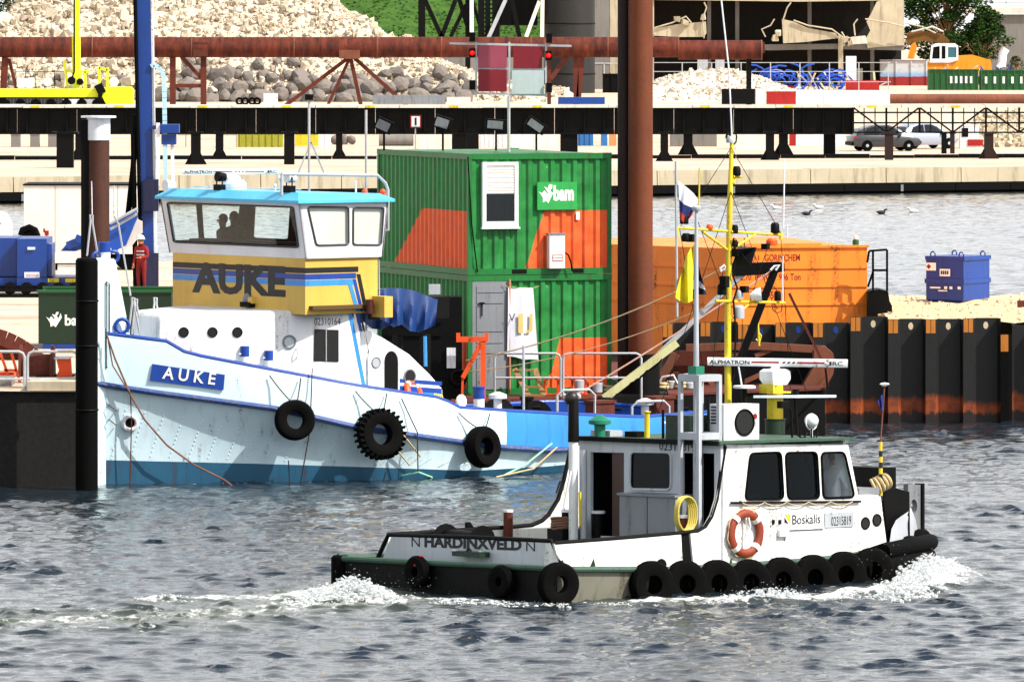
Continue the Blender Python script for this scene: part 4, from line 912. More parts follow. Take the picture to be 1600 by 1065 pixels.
# green skip "bam"
YK = 173.6
def bam_logo(th, par, x0, z0, h, Y, mat, ex=Vector((1, 0, 0)), n=Vector((0, -1, 0)), txt='bam', tw=1.0, O=None):
    O = Vector((x0, Y, z0)) if O is None else O; up = Vector((0, 0, 1)); f = lambda a, b: O + ex * a * h + up * b * h
    for poly in ([(0, .68), (.2, .55), (.34, .72), (.5, .52), (.68, .74), (.82, .58), (.95, .92), (1.02, .62), (.62, 0), (.48, .12), (.3, .02), (.26, .3)], [(.38, .86), (.6, .8), (.66, .98), (.82, 1.0), (.8, .86), (.64, .7), (.56, .6), (.46, .74)]):
        mb = MB(); mb.prism([f(a, b) for a, b in poly], n * .004); th.add('logo_mark', mb, mat, par, smooth=0)
    th.text('lettering', txt, f(1.22, .1) + n * .004, ex * h * tw, up * h * .72, mat, par, bold=.03)
sk = Thing('skip_container', 'low dark green container lettered bam on the left quay behind the tug bow', 'container', (uX(160, YK), YK, ZL))
x0, x1 = uX(60, YK), uX(268, YK); zt_ = P(0, 457, YK).z
mb = MB()
for a in (((x0, YK, ZL + .12), (x1, YK + .05, zt_)), ((x0, YK + 2.2, ZL + .12), (x1, YK + 2.25, zt_)), ((x0, YK + .05, ZL + .12), (x0 + .05, YK + 2.2, zt_)), ((x1 - .05, YK + .05, ZL + .12), (x1, YK + 2.2, zt_)), ((x0 + .05, YK + .05, ZL + .12), (x1 - .05, YK + 2.2, ZL + .2))): mb.span(*a)
sk.add('walls', mb, M_dkgreen)
for ya_, yb_ in ((-.04, .1), (2.16, 2.3)): mb = MB(); mb.span((x0 - .04, YK + ya_, zt_), (x1 + .04, YK + yb_, zt_ + .06)); sk.add('rim', mb, M_green)
mb = MB(); mb.span((x0 + .1, YK - .02, ZL), (x1 - .1, YK + 2.2, ZL + .115)); sk.add('skid', mb, M_blue)
o = P(72, 511, YK - .004); bam_logo(sk, None, o.x, o.z, 24 / F * YK, YK - .004, M_print_wht, tw=1.5)
# ------------------------------------------------------------------ piling rig
YR = 205.
rg = Thing('piling_rig', 'deep blue crawler piling rig with tall leader mast on the left quay', 'piling rig', (uX(120, YR), YR, ZL))
def rp_(pts, Y, d, name, mat, par=None): mb = MB(); mb.prism([P(u, v, Y) for u, v in pts], (0, d, 0)); return rg.add(name, mb, mat, par)
rp_([(-60, 372), (-60, 432), (26, 432), (26, 372)], YR + .5, 2.4, 'counterweight', M_blue)
cab_ = rp_([(26.5, 373), (26.5, 433), (73, 433), (73, 373)], YR, 2.6, 'engine_cabinet', M_blue)
mb = MB(); mb.span(P(43, 390, YR - .05), P(55, 386, YR - .002)); rg.add('door_handle', mb, M_white, cab_)
mb = MB(); mb.span(P(38, 434, YR - .02), P(62, 425, YR - .002)); nb = rg.add('name_plate', mb, M_white, cab_); mb = MB(); mb.span(P(41, 432, YR - .024), P(59, 428, YR - .0205)); rg.add('worn_print', mb, paint('faded_pink_print', '#d8bcbc', .6), nb)
rp_([(26, 434), (26, 446), (122, 446), (122, 434)], YR - .1, 2.8, 'deck_beam', M_blue)
for u in (75, 102): mb = MB(); mb.span(P(u, 441, YR - .13), P(u + 17, 435, YR - .102)); rg.add('yellow_plate', mb, M_yel)
rp_([(-60, 434), (-60, 447), (25, 447), (25, 434)], YR + .2, 2.6, 'deck_beam', M_blue)
rp_([(73.5, 380), (73.5, 432), (81, 432), (81, 382)], YR + .2, 1.6, 'ladder_box', M_blue)
rp_([(86, 395), (86, 411), (130, 411), (130, 394)], YR - .3, 1.2, 'white_tank', M_offw); rp_([(90, 413), (90, 429), (130, 429), (130, 413)], YR - .25, 1.1, 'white_tank', M_offw)
rp_([(95, 392), (108, 376), (124, 370), (150, 362), (204, 331), (214, 333), (214, 340), (196, 384), (176, 394), (170, 380), (150, 384), (118, 392)], YR + .8, .5, 'boom_arm', paint('mid_rig_blue', '#1f5fb4', .35, '#12305c', .4))
mb = MB(); mb.bar(P(105, 384, YR + .6), P(150, 366, YR + .6), .22); mb.bar(P(118, 371, YR + .5), P(130, 376, YR + .5), .2); rg.add('hydraulic_cylinder', mb, M_blue)
rp_([(196, 384), (214, 342), (222, 346), (222, 364), (206, 384), (188, 394)], YR + 1.5, .4, 'backstay_plate', M_offw)
mb = MB(); mb.tube([P(172, 349, YR + .5), P(215, 326, YR + .5)], .05, 6); mb.tube([P(172, 358, YR + .6), P(214, 334, YR + .6)], .05, 6); rg.add('guy_rod', mb, M_lgrey)
# tracks
mb = MB(); c0, c1 = P(-60, 458, YR - .4), P(116, 458, YR - .4); r = c0.z - ZL
loop = [(c1.x + r * math.sin(a), c1.z + r * math.cos(a)) for a in [math.pi * i / 10 for i in range(11)]] + [(c0.x - r * math.sin(a), c0.z - r * math.cos(a)) for a in [math.pi * i / 10 for i in range(11)]]
mb.plate(loop, [[(c1.x + (r - .07) * (x - c1.x) / r if x > c1.x else x, c1.z + (r - .07) * (z - c1.z) / r) for x, z in loop]], lambda x, z: (x, YR - .5, z), (0, .5, 0)); trk = rg.add('track', mb, M_blk)
for i in range(8): mb = MB(); mb.lathe([(.17, 0), (.17, .3)], (lerp(c0.x, c1.x, i / 7), YR - .4, ZL + .25), (0, 1, 0), 14); rg.add('track_roller', mb, M_blk, trk)
mb = MB(); mb.span((c0.x, YR - .1, ZL + .15), (c1.x, YR + 2.6, P(0, 446, YR).z)); rg.add('car_body', mb, M_inside)
# leader mast
ml, mr = uX(209, YR + 2), uX(233, YR + 2); zb_ = ZL
lean = .35; mb = MB(); yy = YR + 1.8
mb.prism([(uX(217, yy), yy, ZL + .1), (uX(240, yy), yy, ZL + .1), (uX(229, yy), yy, 18), (uX(208, yy), yy, 18)], (0, .7, 0)); mast = rg.add('leader_mast', mb, M_blue)
mb = MB(); mb.prism([(uX(241, yy), yy + .1, ZL + .1), (uX(245, yy), yy + .1, ZL + .1), (uX(232, yy), yy + .1, 18), (uX(229.5, yy), yy + .1, 18)], (0, .5, 0)); rg.add('guide_rail', mb, M_white, mast)
mb = MB(); mb.tube([P(221, 455, yy - .1), P(211, 0, yy - .1), P(208, -200, yy - .1)], .06, 6); mb.tube([P(212, 455, yy - .05), P(208, 210, yy - .05)], .08, 6); rg.add('hydraulic_hose', mb, M_rub, mast)
mb = MB(); mb.tube([P(199, 345, yy + .3), P(208, 262, yy + .3), P(213, 180, yy + .3)], .09, 6); rg.add('hydraulic_hose', mb, M_rub)
for i in range(26):
    uu = lerp(228, 214, i / 25) ; vv = lerp(440, 20, i / 25); mb = MB(); mb.lathe([(.03, 0), (.03, .02)], P(uu - 4, vv, yy - .02), (0, -1, 0), 6); rg.add('bolt', mb, M_lgrey, mast)
for v0, v1, du in ((280, 330, 0), (395, 470, 2)): mb = MB(); mb.span(P(224 + du, v1, yy - .25), P(248, v0, yy - .02)); rg.add('carriage', mb, paint('dark_rig_blue', '#0c2250', .4))
mb = MB(); mb.span(P(250, 208, yy - .2), P(281, 194, yy + .3)); mb.span(P(252, 226, yy - .1), P(276, 210, yy + .3)); mb.span(P(236, 202, yy - .1), P(250, 196, yy + .2)); rg.add('hose_bracket', mb, M_blue)
ch = [P(236, 104, yy), P(241, 101, yy), P(248, 106, yy), P(254, 114, yy), P(256, 126, yy)]; mb = MB()
pth = ch + [P(256.5 + i * .12, 126 + i * 9, yy) for i in range(1, 19)]
for i in range(len(pth) - 1): mb.bar(pth[i], pth[i].lerp(pth[i + 1], .93), .12, .15, up=(0, 1, 0))
rg.add('energy_chain', mb, paint('pale_blue_plastic', '#b9d9e8', .5, '#6f8894', .4))
mb = MB(); mb.bar(P(247, 192, yy - .1), P(247, 290, yy - .1), .1); mb.bar(P(269, 226, yy + .1), P(271, 300, yy + .1), .09); rg.add('guide_rod', mb, M_white)
# worker in red by the mast
p = P(219, 0, 200); person('worker in red overalls and white hard hat beside the blue rig mast', (uX(221, 199), 199, P(0, 455, 199).z), R(155), dict(lel=(-.27, .06, 1.15), lwr=(-.14, .26, 1.12), lha=(-.09, .33, 1.12), head0=(.0, .05, 1.60), head1=(.0, .08, 1.73)), top='#a01c14', legs='#8a1610', helmet='#f0efe8', hi=True, scale=.82)
mb = MB(); z0 = P(0, 455, 199).z; mb.span((uX(196, 199), 198.6, z0 - .06), (uX(262, 199), 199.8, z0 - .004)); pf = Thing('work_platform', 'low steel work platform under the worker in red', 'platform', (uX(228, 199), 199.2, ZL)); pf.add('deck', mb, M_gal)
for u in (200, 258): mb = MB(); mb.span((uX(u, 199) - .05, 198.7, ZL), (uX(u, 199) + .05, 199.7, z0 - .06)); pf.add('leg', mb, M_gal)
# white site box and van behind the rig
YW = 226.
wb = Thing('site_box', 'large white box trailer behind the blue rig on the left quay', 'trailer', (uX(130, YW), YW, ZL)); zr = P(0, 290, YW).z
for i in range(4):
    xa_, xb_ = uX(37 + i * 49, YW), uX(37 + (i + 1) * 49, YW); mb = MB(); mb.span((xa_ + .008, YW, ZL + .5), (xb_ - .008, YW + .08, zr)); wb.add('side_panel', mb, M_offw)
mb = MB(); mb.span((uX(37, YW), YW + .09, ZL + .5), (uX(233, YW), YW + 2.5, zr)); wb.add('body', mb, M_offw)
mb = MB(); mb.span((uX(36, YW), YW - .04, zr), (uX(234, YW), YW + 2.55, zr + .05)); wb.add('roof_trim', mb, M_blk)
for u in (60, 90, 200): mb = MB(); mb.lathe([(.3, 0), (.45, .03), (.45, .25)], (uX(u, YW), YW + .3, ZL + .45), (0, -1, 0), 16); wb.add('wheel', mb, M_rub)
mb = MB(); mb.span((uX(40, YW), YW + .4, ZL + .35), (uX(230, YW), YW + 2.1, ZL + .5)); wb.add('chassis', mb, M_blk)
YV2 = 222.
vn = Thing('white_van', 'white van front beside the white box trailer', 'van', (uX(-10, YV2), YV2, ZL))
mb = MB(); mb.prism([P(u, v, YV2) for u, v in ((-90, 330), (-10, 331), (5, 336), (12, 350), (14, 380), (13, 396), (-90, 396))], (0, 1.9, 0)); vn.add('body', mb, M_white)
mb = MB(); mb.prism([P(u, v, YV2 - .01) for u, v in ((-40, 338), (-8, 338), (2, 350), (-40, 352))], (0, .008, 0)); vn.add('window', mb, M_glassdk)
mb = MB(); mb.lathe([(.2, 0), (.34, .02), (.34, .2)], (uX(2, YV2), YV2 + .15, ZL + .34), (0, -1, 0), 16); vn.add('wheel', mb, M_rub)
mb = MB(); mb.span((uX(-90, YV2), YV2 + .1, ZL + .25), (uX(13, YV2), YV2 + 1.8, P(0, 396, YV2).z)); vn.add('sill', mb, M_blk)
mb = MB(); mb.tube([P(u, v, 215) for u, v in ((34, 368), (36, 360), (46, 356), (54, 360), (58, 370))], .12, 7); mb.tube([P(u, v, 215) for u, v in ((38, 372), (48, 364), (60, 372))], .1, 7); pbox(mb, 40, 366, 56, 400, z0=ZL, Y=215.1, depth=.5, zb=ZL); single('hose_reel', mb, M_rub, 'black hose loops on a reel behind the blue cabinet', 'hose')
mb = MB(); mb.box(P(73, 364, 216), (.12, .12, .14)); mb.bar(P(73, 366, 216), P(73, 366, 216).xy.to_3d() + Vector((0, 0, ZL)), .04); mb.box(P(69, 360, 216), (.05, .1, .12)); single('marker_light', mb, M_red, 'small red marker lamp on a thin post before the white trailer', 'lamp')

# ------------------------------------------------------------------ mooring pile and fender post
YM = 157.2; xm = uX(154, YM)
mp = Thing('mooring_pile', 'brown steel mooring pile with white cap behind the tug bow', 'pile', (xm, YM, 0))
rm_ = 17 / F * YM
mb = MB(); mb.lathe([(rm_, -2), (rm_, P(0, 219, YM).z)], (xm, YM, 0), (0, 0, 1), 26); mp.add('tube', mb, paint('streaked_brown_pile', '#5a3626', .75, '#24140e', .8, scale=1.6, var=.35))
mb = MB(); z1, z2 = P(0, 219, YM).z, P(0, 184, YM).z; mb.lathe([(rm_ * 1.08, z1), (rm_ * 1.08, z2)], (xm, YM, 0), (0, 0, 1), 26); cp = mp.add('cap', mb, M_white)
mb = MB(); mb.lathe([(rm_ * 1.62, z2), (rm_ * 1.62, z2 + .04)], (xm, YM, 0), (0, 0, 1), 26); mp.add('cap_flange', mb, M_white, cp)
mb = MB(); mb.span((uX(127, YM), YM - .12, -2), (uX(139, YM), YM + .25, P(0, 187, YM).z)); mp.add('guide_beam', mb, M_blk)
YFp = 153.4
fp = Thing('fender_post', 'thick black rubber fender post standing in the water before the tug bow', 'fender', (uX(135, YFp), YFp, 0))
mb = MB(); c = (uX(135.5, YFp), YFp, 0); r = 17.5 / F * YFp; mb.lathe([(r, -2), (r, P(0, 404, YFp).z - .04), (r - .04, P(0, 403, YFp).z)], c, (0, 0, 1), 20); fp.add('post', mb, M_rub)
for vv in (470, 540, 640): mb = MB(); mb.torus((c[0], c[1], P(0, vv, YFp).z), (0, 0, 1), r + .005, .02, 24, 6); fp.add('clamp_band', mb, M_blk)

# ------------------------------------------------------------------ pontoon with containers, spud pile
ZD = 1.2
pon = Thing('work_pontoon', 'black steel work pontoon carrying the green containers beside the blue tug', 'pontoon', (0, 180, 0))
pe = [(-7.6, 161.2), (2.9, 168.35), (7.3, 171.6), (7.3, 196), (-7.6, 196)]
mb = MB(); mb.prism([(x, y, -.8) for x, y in pe], (0, 0, .8 + ZD - .06)); pon.add('hull', mb, M_tar)
nx_ = 12
for i in range(nx_):
    for j in range(6):
        x0_, x1_ = lerp(-7.6, 7.3, i / nx_), lerp(-7.6, 7.3, (i + 1) / nx_)
        e0, e1 = 161.2 + (x0_ + 7.6) * .6846, 161.2 + (x1_ + 7.6) * .6846
        ya0, ya1 = lerp(e0, 196, (j / 6) ** 1.4), lerp(e0, 196, ((j + 1) / 6) ** 1.4); yb0, yb1 = lerp(e1, 196, (j / 6) ** 1.4), lerp(e1, 196, ((j + 1) / 6) ** 1.4)
        mb = MB(); g_ = .012; mb.prism([(x0_ + g_, ya0 + g_, ZD - .058), (x1_ - g_, yb0 + g_, ZD - .058), (x1_ - g_, yb1 - g_, ZD - .058), (x0_ + g_, ya1 - g_, ZD - .058)], (0, 0, .058)); pon.add('deck_plate', mb, M_rust if (i + j) % 4 else M_blk)
CF = Frame((-1.0, 168.0, ZD), 20); CW, CD = 3.5, 6.4
def bampaint(kind):
    s = NT('bam_green_orange_' + kind); uvn = s.n('ShaderNodeUVMap').outputs[0]; sp = s.n('ShaderNodeSeparateXYZ'); s.l(uvn, sp.inputs[0]); u, h = sp.outputs[0], sp.outputs[1]
    v = s.coord('Object'); n = s.noise(v, 2.2, 6, .7); n1 = s.noise(s.coord('Object', (1, 1, .1)), 3, 5, .7)
    if kind == 'upper_front': edge = s.math('ADD', .395, s.math('MULTIPLY', h, .26)); top = .525
    elif kind == 'upper_side': edge = s.math('ADD', .16, s.math('MULTIPLY', h, .62)); top = .525
    else: edge = s.math('ADD', .39, s.math('MULTIPLY', h, .30)); top = .46
    sm = s.ramp(s.math('SUBTRACT', u, edge), -.004, .012); orange = s.math('MULTIPLY', s.math('LESS_THAN', h, top), sm)
    gr = s.mix(s.ramp(n, .35, .7), lin('#177a38'), lin('#2c9a50')); og = s.mix(s.ramp(n, .35, .7), lin('#dd6428'), lin('#f07c3c'))
    c = s.mix(orange, gr, og); c = s.mix(s.ramp(n1, .58, .8, 0, .45), c, lin('#4a4a3a')); c = s.mix(s.ramp(n, .70, .74, 0, .7), c, lin('#c9cfc4'))
    n4 = s.noise(s.coord('Object', (1, 1, .25)), 5, 6, .75); c = s.mix(s.ramp(n4, .66, .74, 0, .85), c, lin('#6b3314')); nd = s.noise(v, .9, 2); s.princ(c, s.ramp(n, .3, .7, .4, .7)); s.bump(nd, .6, .12); return s.m
def corrug(x0, x1, z0, z1, axis, pitch=.28, dep=.045):
    """trapezoid-ribbed steel panel; axis 'x' on the front (y=0), 'y' on the left side (x=0); uv = position on the panel"""
    mb = MB(); mb.uvs = []; k = max(2, round((x1 - x0) / pitch)); p = (x1 - x0) / k; prof = []
    for i in range(k):
        a = x0 + i * p; prof += [(a, 0), (a + p * .32, 0), (a + p * .5, dep), (a + p * .82, dep)]
    prof.append((x1, 0))
    for z in (z0, z1):
        for t_, d in prof:
            mb.v.append(Vector((t_, d + .03, z)) if axis == 'x' else Vector((d + .03, t_, z)))
            mb.uvs.append(((t_ - x0) / (x1 - x0) if axis == 'x' else 1 - (t_ - x0) / (x1 - x0), 0 if z == z0 else 1))
    n_ = len(prof); mb.f = [[i, i + 1, n_ + i + 1, n_ + i] for i in range(n_ - 1)]; return mb
M_bamg = paint('bam_frame_green', '#1a8040', .45, '#0f3a1e', .5, .35)
def container(label, z0, h, kinds, skip_x=None):
    t = Thing('site_container', label, 'container', M=CF.M @ Matrix.Translation((0, 0, z0)))
    fr = [((-.0, -.0, 0), (.10, .10, h)), ((CW - .1, 0, 0), (CW, .1, h)), ((0, CD - .1, 0), (.1, CD, h)), ((CW - .1, CD - .1, 0), (CW, CD, h))]
    for a, b in fr: mb = MB(); mb.span(a, b); t.add('corner_post', mb, M_bamg, world=False)
    for a, b in (((.1, 0, 0), (CW - .1, .09, .14)), ((.1, 0, h - .13), (CW - .1, .09, h)), ((0, .1, 0), (.09, CD - .1, .14)), ((0, .1, h - .13), (.09, CD - .1, h))):
        mb = MB(); mb.span(a, b); t.add('frame_rail', mb, M_bamg, world=False)
    for q in ((0, 0), (CW, 0), (0, CD), (CW, CD)):
        for zz in (0, h - .12): mb = MB(); mb.span((q[0] - .006 if q[0] == 0 else q[0] - .17, q[1] - .006 if q[1] == 0 else q[1] - .17, zz - .001), (q[0] + .17 if q[0] == 0 else q[0] + .006, q[1] + .17 if q[1] == 0 else q[1] + .006, zz + .121)); t.add('corner_casting', mb, M_bamg, world=False)
    mb = MB(); mb.span((.12, .12, h - .06), (CW - .12, CD - .12, h - .02)); mb.span((.11, CD - .08, .02), (CW - .11, CD - .04, h - .02)); mb.span((CW - .08, .11, .02), (CW - .04, CD - .11, h - .02)); mb.span((.12, .12, .02), (CW - .12, CD - .12, .06)); t.add('roof_and_floor', mb, M_bamg, world=False)
    x0 = skip_x or .1
    fp_ = corrug(x0, CW - .1, .14, h - .13, 'x'); t.add('front_panel', fp_, bampaint(kinds[0]), world=False, smooth=20)
    sp_ = corrug(.1, CD - .1, .14, h - .13, 'y', .30); t.add('side_panel', sp_, bampaint(kinds[1]), world=False, smooth=20); return t
up_z, up_h = P(0, 430, 168).z - ZD, 2.77
lowc = container('lower green and orange site container with grey door and hanging banner', 0, up_z - .012, ('lower_front', 'lower_side'), skip_x=.98)
upc = container('upper green and orange site container with shuttered window and bam sign', up_z, up_h, ('upper_front', 'upper_side'))
def cx(u, v, y=0.): return CF.px(u, v, y=y)
def on_up(u, v, y=0.): return CF.px(u, v, y=y) - Vector((0, 0, up_z))
# window with roller shutter
a, b = on_up(753, 355), on_up(809, 253)
mb = MB(); mb.plate([(a.x, a.z), (b.x, a.z), (b.x, b.z), (a.x, b.z)], [[(a.x + .09, a.z + .13), (b.x - .09, a.z + .13), (b.x - .09, b.z - .08), (a.x + .09, b.z - .08)]], lambda x, z: (x, -.05, z), (0, .11, 0)); wi = upc.add('window_frame', mb, M_white, world=False)
zs = on_up(0, 310).z
for i in range(11): z = lerp(zs, b.z - .08, i / 11); mb = MB(); mb.prism([(a.x + .09, -.02, z), (a.x + .09, -.034, z + .03), (a.x + .09, -.02, z + .062), (a.x + .09, .0, z + .062), (a.x + .09, .0, z)], (b.x - a.x - .18, 0, 0)); upc.add('shutter_slat', mb, M_offw, wi, world=False)
mb = MB(); mb.span((a.x + .09, .0, a.z + .13), (b.x - .09, .01, zs)); upc.add('pane', mb, M_glassdk, wi, world=False)
mb = MB(); mb.span((a.x - .03, -.09, a.z - .04), (b.x + .03, .03, a.z - .002)); upc.add('sill', mb, M_white, wi, world=False)
# sign
a, b = on_up(839, 328), on_up(901, 284); mb = MB(); mb.span((a.x, -.03, a.z), (b.x, .02, b.z)); sg = upc.add('sign_board', mb, paint('light_green_sign', '#3fae60', .4), world=False)
h_ = 30 / F * 168; o = on_up(842, 317); 
def sign_logo():
    f = lambda q, e: Vector((o.x + q * h_ * .95, -.033, o.z + e * h_))
    for poly in ([(-.05, .6), (.16, .5), (.3, .66), (.46, .46), (.62, .7), (.74, .5), (.86, .62), (.52, -.02), (.38, .1), (.2, .02), (.2, .28)], [(.26, .86), (.5, .76), (.56, .95), (.76, .96), (.74, .78), (.6, .62), (.5, .54), (.38, .7)]):
        mb = MB(); mb.prism([f(*q) for q in poly], (0, -.004, 0)); upc.add('logo_mark', mb, M_print_wht, sg, world=False, smooth=0)
sign_logo(); q = on_up(864, 314); upc.text('lettering', 'bam', (q.x, -.036, q.z), (.50, 0, 0), (0, 0, .36), M_print_wht, sg, world=False, bold=.05)
# meter cabinet and cable
a, b = on_up(855, 419), on_up(879, 367); mb = MB(); mb.span((a.x, -.16, a.z), (b.x, .03, b.z)); bx_ = upc.add('meter_cabinet', mb, M_offw, world=False)
mb = MB(); mb.span((a.x - .03, -.17, b.z), (b.x + .01, .03, b.z + .05)); upc.add('cabinet_hood', mb, M_grey, bx_, world=False)
mb = MB(); mb.span((a.x + .07, -.166, a.z + .16), (b.x - .06, -.1605, a.z + .31)); nb = upc.add('warning_label', mb, M_print_red, bx_, world=False)
for k in (0, 1): mb = MB(); mb.span((a.x + .085, -.169, a.z + .18 + .065 * k), (b.x - .075, -.1662, a.z + .225 + .065 * k)); upc.add('print_line', mb, M_print_wht, nb, world=False)
mb = MB(); q = on_up(879, 393); mb.tube([(q.x, -.1, q.z), (q.x + .1, -.12, q.z - .08), (q.x + .16, -.12, q.z - .24), (q.x + .2, -.1, q.z - .45)], .02, 6); upc.add('cable', mb, M_rub, bx_, world=False)
mb = MB(); mb.tube([on_up(731, 245, -.03), on_up(737, 350, -.03), on_up(746, 425, -.03)], .015, 6); upc.add('cable', mb, M_rub, world=False)
a = on_up(900, 331); mb = MB(); mb.span((a.x, -.01, a.z - .18), (a.x + .09, .0, a.z)); upc.add('sticker', mb, M_print_wht, world=False)
for u0, u1 in ((800, 823), (895, 912)): a, b = on_up(u0, 430), on_up(u1, 421); mb = MB(); mb.span((a.x, -.004, .02), (b.x, -.001, .12)); upc.add('fork_pocket', mb, M_inside, world=False)
# lower container door, banner
a, b = cx(733, 612), cx(789, 444); dz = .06
mb = MB(); mb.span((.1, -.005, .14), (.985, .05, up_z - .15)); dr = lowc.add('door', mb, M_grey, world=False)
for i, (v0, v1) in enumerate(((447, 457), (459, 474), (477, 518), (521, 536), (539, 552), (555, 608))):
    z1_, z0_ = cx(760, v0).z, cx(760, v1).z; mb = MB(); mb.prism([(.2, -.006, z0_), (.85, -.006, z0_), (.85, -.006, z1_), (.2, -.006, z1_)], (0, -.014, 0)); lowc.add('door_panel', mb, M_grey, dr, world=False)
mb = MB(); q = cx(752, 480); mb.tube([(q.x, -.05, q.z - .2), (q.x, -.05, q.z + .12)], .015, 6); mb.box((q.x, -.05, q.z + .1), (.12, .05, .03)); lowc.add('lock_bar', mb, M_blk, dr, world=False)
mb = MB(); mb.tube([(.99, -.05, .02), (.99, -.05, up_z - .1)], .025, 8); lowc.add('door_post', mb, paint('faded_pink_post', '#c98a72', .6), world=False)
bn = Thing('banner', 'white cloth banner with yellow letters hung on the lower green container', 'banner', M=CF.M)
nx, nz = 14, 18; rows = []
tl, tr_, bl, br = cx(794, 449, -.07), cx(833, 450, -.07), cx(793, 557, -.09), cx(842, 563, -.12)
for j in range(nz + 1):
    row = []
    for i in range(nx + 1):
        s_, t_ = i / nx, j / nz; p = tl.lerp(tr_, s_).lerp(bl.lerp(br, s_), t_); p = p + Vector((0, .02 * math.sin(7 * s_ + 2.2 * t_) - .015 * math.sin(4 * t_ + s_), .015 * math.sin(9 * s_) * t_)); row.append(p)
    rows.append(row)
bo = bn.add('cloth', MB().loft(rows), paint('white_cloth', '#d7dae2', .85, '#a9aab4', .3), world=False)
M_by = paint('faded_yellow_print', '#e2c67e', .7)
for ch_, ua, ub in (('I', 810, 817), ('J', 821, 832)): q0, q1 = cx(ua, 520, -.15), cx(ub, 490, -.15); bn.text('lettering', ch_, q0, Vector((q1.x - q0.x, 0, 0)), Vector((0, 0, q1.z - q0.z)), M_by, bo, world=False)
q0, q1 = cx(795, 502, -.15), cx(805, 490, -.15); bn.text('lettering', 'V', q0, Vector((q1.x - q0.x, 0, 0)), Vector((0, 0, q1.z - q0.z)), M_print_blk, bo, world=False)
mb = MB(); mb.tube([cx(786, 443, -.06), tl, tr_, cx(842, 447, -.06)], .008, 5); bn.add('cord', mb, M_rope, world=False)
# spud pile
ys_ = 169.0; xs_ = uX(1001.5, ys_); rs_ = 18.5 / F * ys_
sp = Thing('spud_pile', 'tall rusty brown spud pile rising beside the green containers', 'pile', (xs_, ys_, 0))
mb = MB(); mb.lathe([(rs_, -2), (rs_, 16)], (xs_, ys_, 0), (0, 0, 1), 44); sp.add('tube', mb, M_pile)
mb = MB(); x2 = uX(973.5, ys_ + .12); mb.lathe([(8.5 / F * ys_, -2), (8.5 / F * ys_, 15.8)], (x2, ys_ + .12, 0), (0, 0, 1), 24); sp.add('guide_tube', mb, paint('black_brown_pile', '#2e1a12', .8, '#0c0806', .8)); mb = MB(); mb.bar((uX(983, ys_), ys_ - .02, ZD), (uX(983, ys_), ys_ - .02, 15.8), .03); sp.add('weld_seam', mb, M_rustl)
mb = MB(); mb.lathe([(rs_ + .16, ZD), (rs_ + .16, ZD + .9), (rs_ + .02, ZD + .9), (rs_ + .02, ZD)], (xs_, ys_, 0), (0, 0, 1), 30); sp.add('guide_collar', mb, M_blk)
# railings, orange trestle, steps and clutter on the pontoon
railing('steel_railing', 'galvanised pipe railing along the pontoon before the orange container foot', 167.6, [(773, 876), (880, 1002)], ZD - .05, 552, 590, .028)
af = Thing('orange_stand', 'orange steel sawhorse stand before the grey container door', 'stand', P(735, 612, 166.9).xy.to_3d() + Vector((0, 0, ZD))); YA = 166.2
for a, w_, nm in (((713, 530, 762, 530), .12, 'cross_beam'), ((716, 532, 716, 520), .09, 'stop'), ((760, 532, 760, 520), .09, 'stop'), ((755, 533, 755, 618), .12, 'leg'), ((752, 536, 723, 590), .1, 'leg'), ((723, 590, 722, 618), .05, 'leg')):
    mb = MB(); A_, B_ = P(a[0], a[1], YA), P(a[2], a[3], YA); 
    if a[3] == 618: B_.z = ZD
    mb.bar(A_, B_, w_, up=(0, 1, 0)); af.add(nm, mb, M_orange)
stp = Thing('wooden_steps', 'small wooden step ladder before the white banner', 'steps', P(825, 618, 167.9).xy.to_3d() + Vector((0, 0, ZD)))
for i in range(4): vv = 578 + i * 13; uu = 805 + i * 5; mb = MB(); q = P(uu + 15, vv, 168.0 - i * .08); mb.box(q, (.42, .16, .04)); stp.add('tread', mb, M_wood)
for u0, u1 in ((804, 826), (836, 850)): mb = MB(); A_, B_ = P(u0, 576, 168.0), P(u1, 618, 167.7); B_.z = ZD; mb.bar(A_, B_, .04, .12, up=(1, 0, 0)); stp.add('stringer', mb, M_wood)
for i, (u, m_, l) in enumerate(((862, M_orange, 'low orange crowd barrier beside the wooden steps'), (884, M_orange, 'low orange crowd barrier, second from the wooden steps'), (905, M_orange, 'low orange crowd barrier close to the brown spud pile'))):
    mb = MB(); q = P(u, 600, 167.9); mb.tube([(q.x - .14, 167.9, ZD + .03), (q.x - .15, 167.9, ZD + .35), (q.x, 167.9, ZD + .47), (q.x + .15, 167.9, ZD + .35), (q.x + .14, 167.9, ZD + .03)], .035, 7); mb.box((q.x, 167.9, ZD + .02), (.4, .25, .04)); single('crowd_barrier', mb, m_, l, 'barrier')
sb = Thing('signal_board', 'steel frame board with red and white panels and red lamps above the containers', 'signal', P(798, 236, 171).xy.to_3d() + Vector((0, 0, ZD + up_z + up_h)))
YQ = 171.; zr_ = ZD + up_z + up_h
mb = MB(); mb.tube([P(795, 150, YQ), (P(795, 150, YQ).x, YQ, zr_ - .03)], .035, 8); sb.add('post', mb, M_gal)
mb = MB(); mb.bar(P(702, 68, YQ + .05), P(893, 72, YQ + .05), .05); mb.bar(P(740, 146, YQ + .05), P(855, 149, YQ + .05), .05)
for u in (744, 796, 853): mb.bar(P(u, 66, YQ + .05), P(u, 152, YQ + .05), .045)
mb.bar(P(744, 107, YQ + .05), P(853, 108, YQ + .05), .04); sb.add('frame', mb, M_gal)
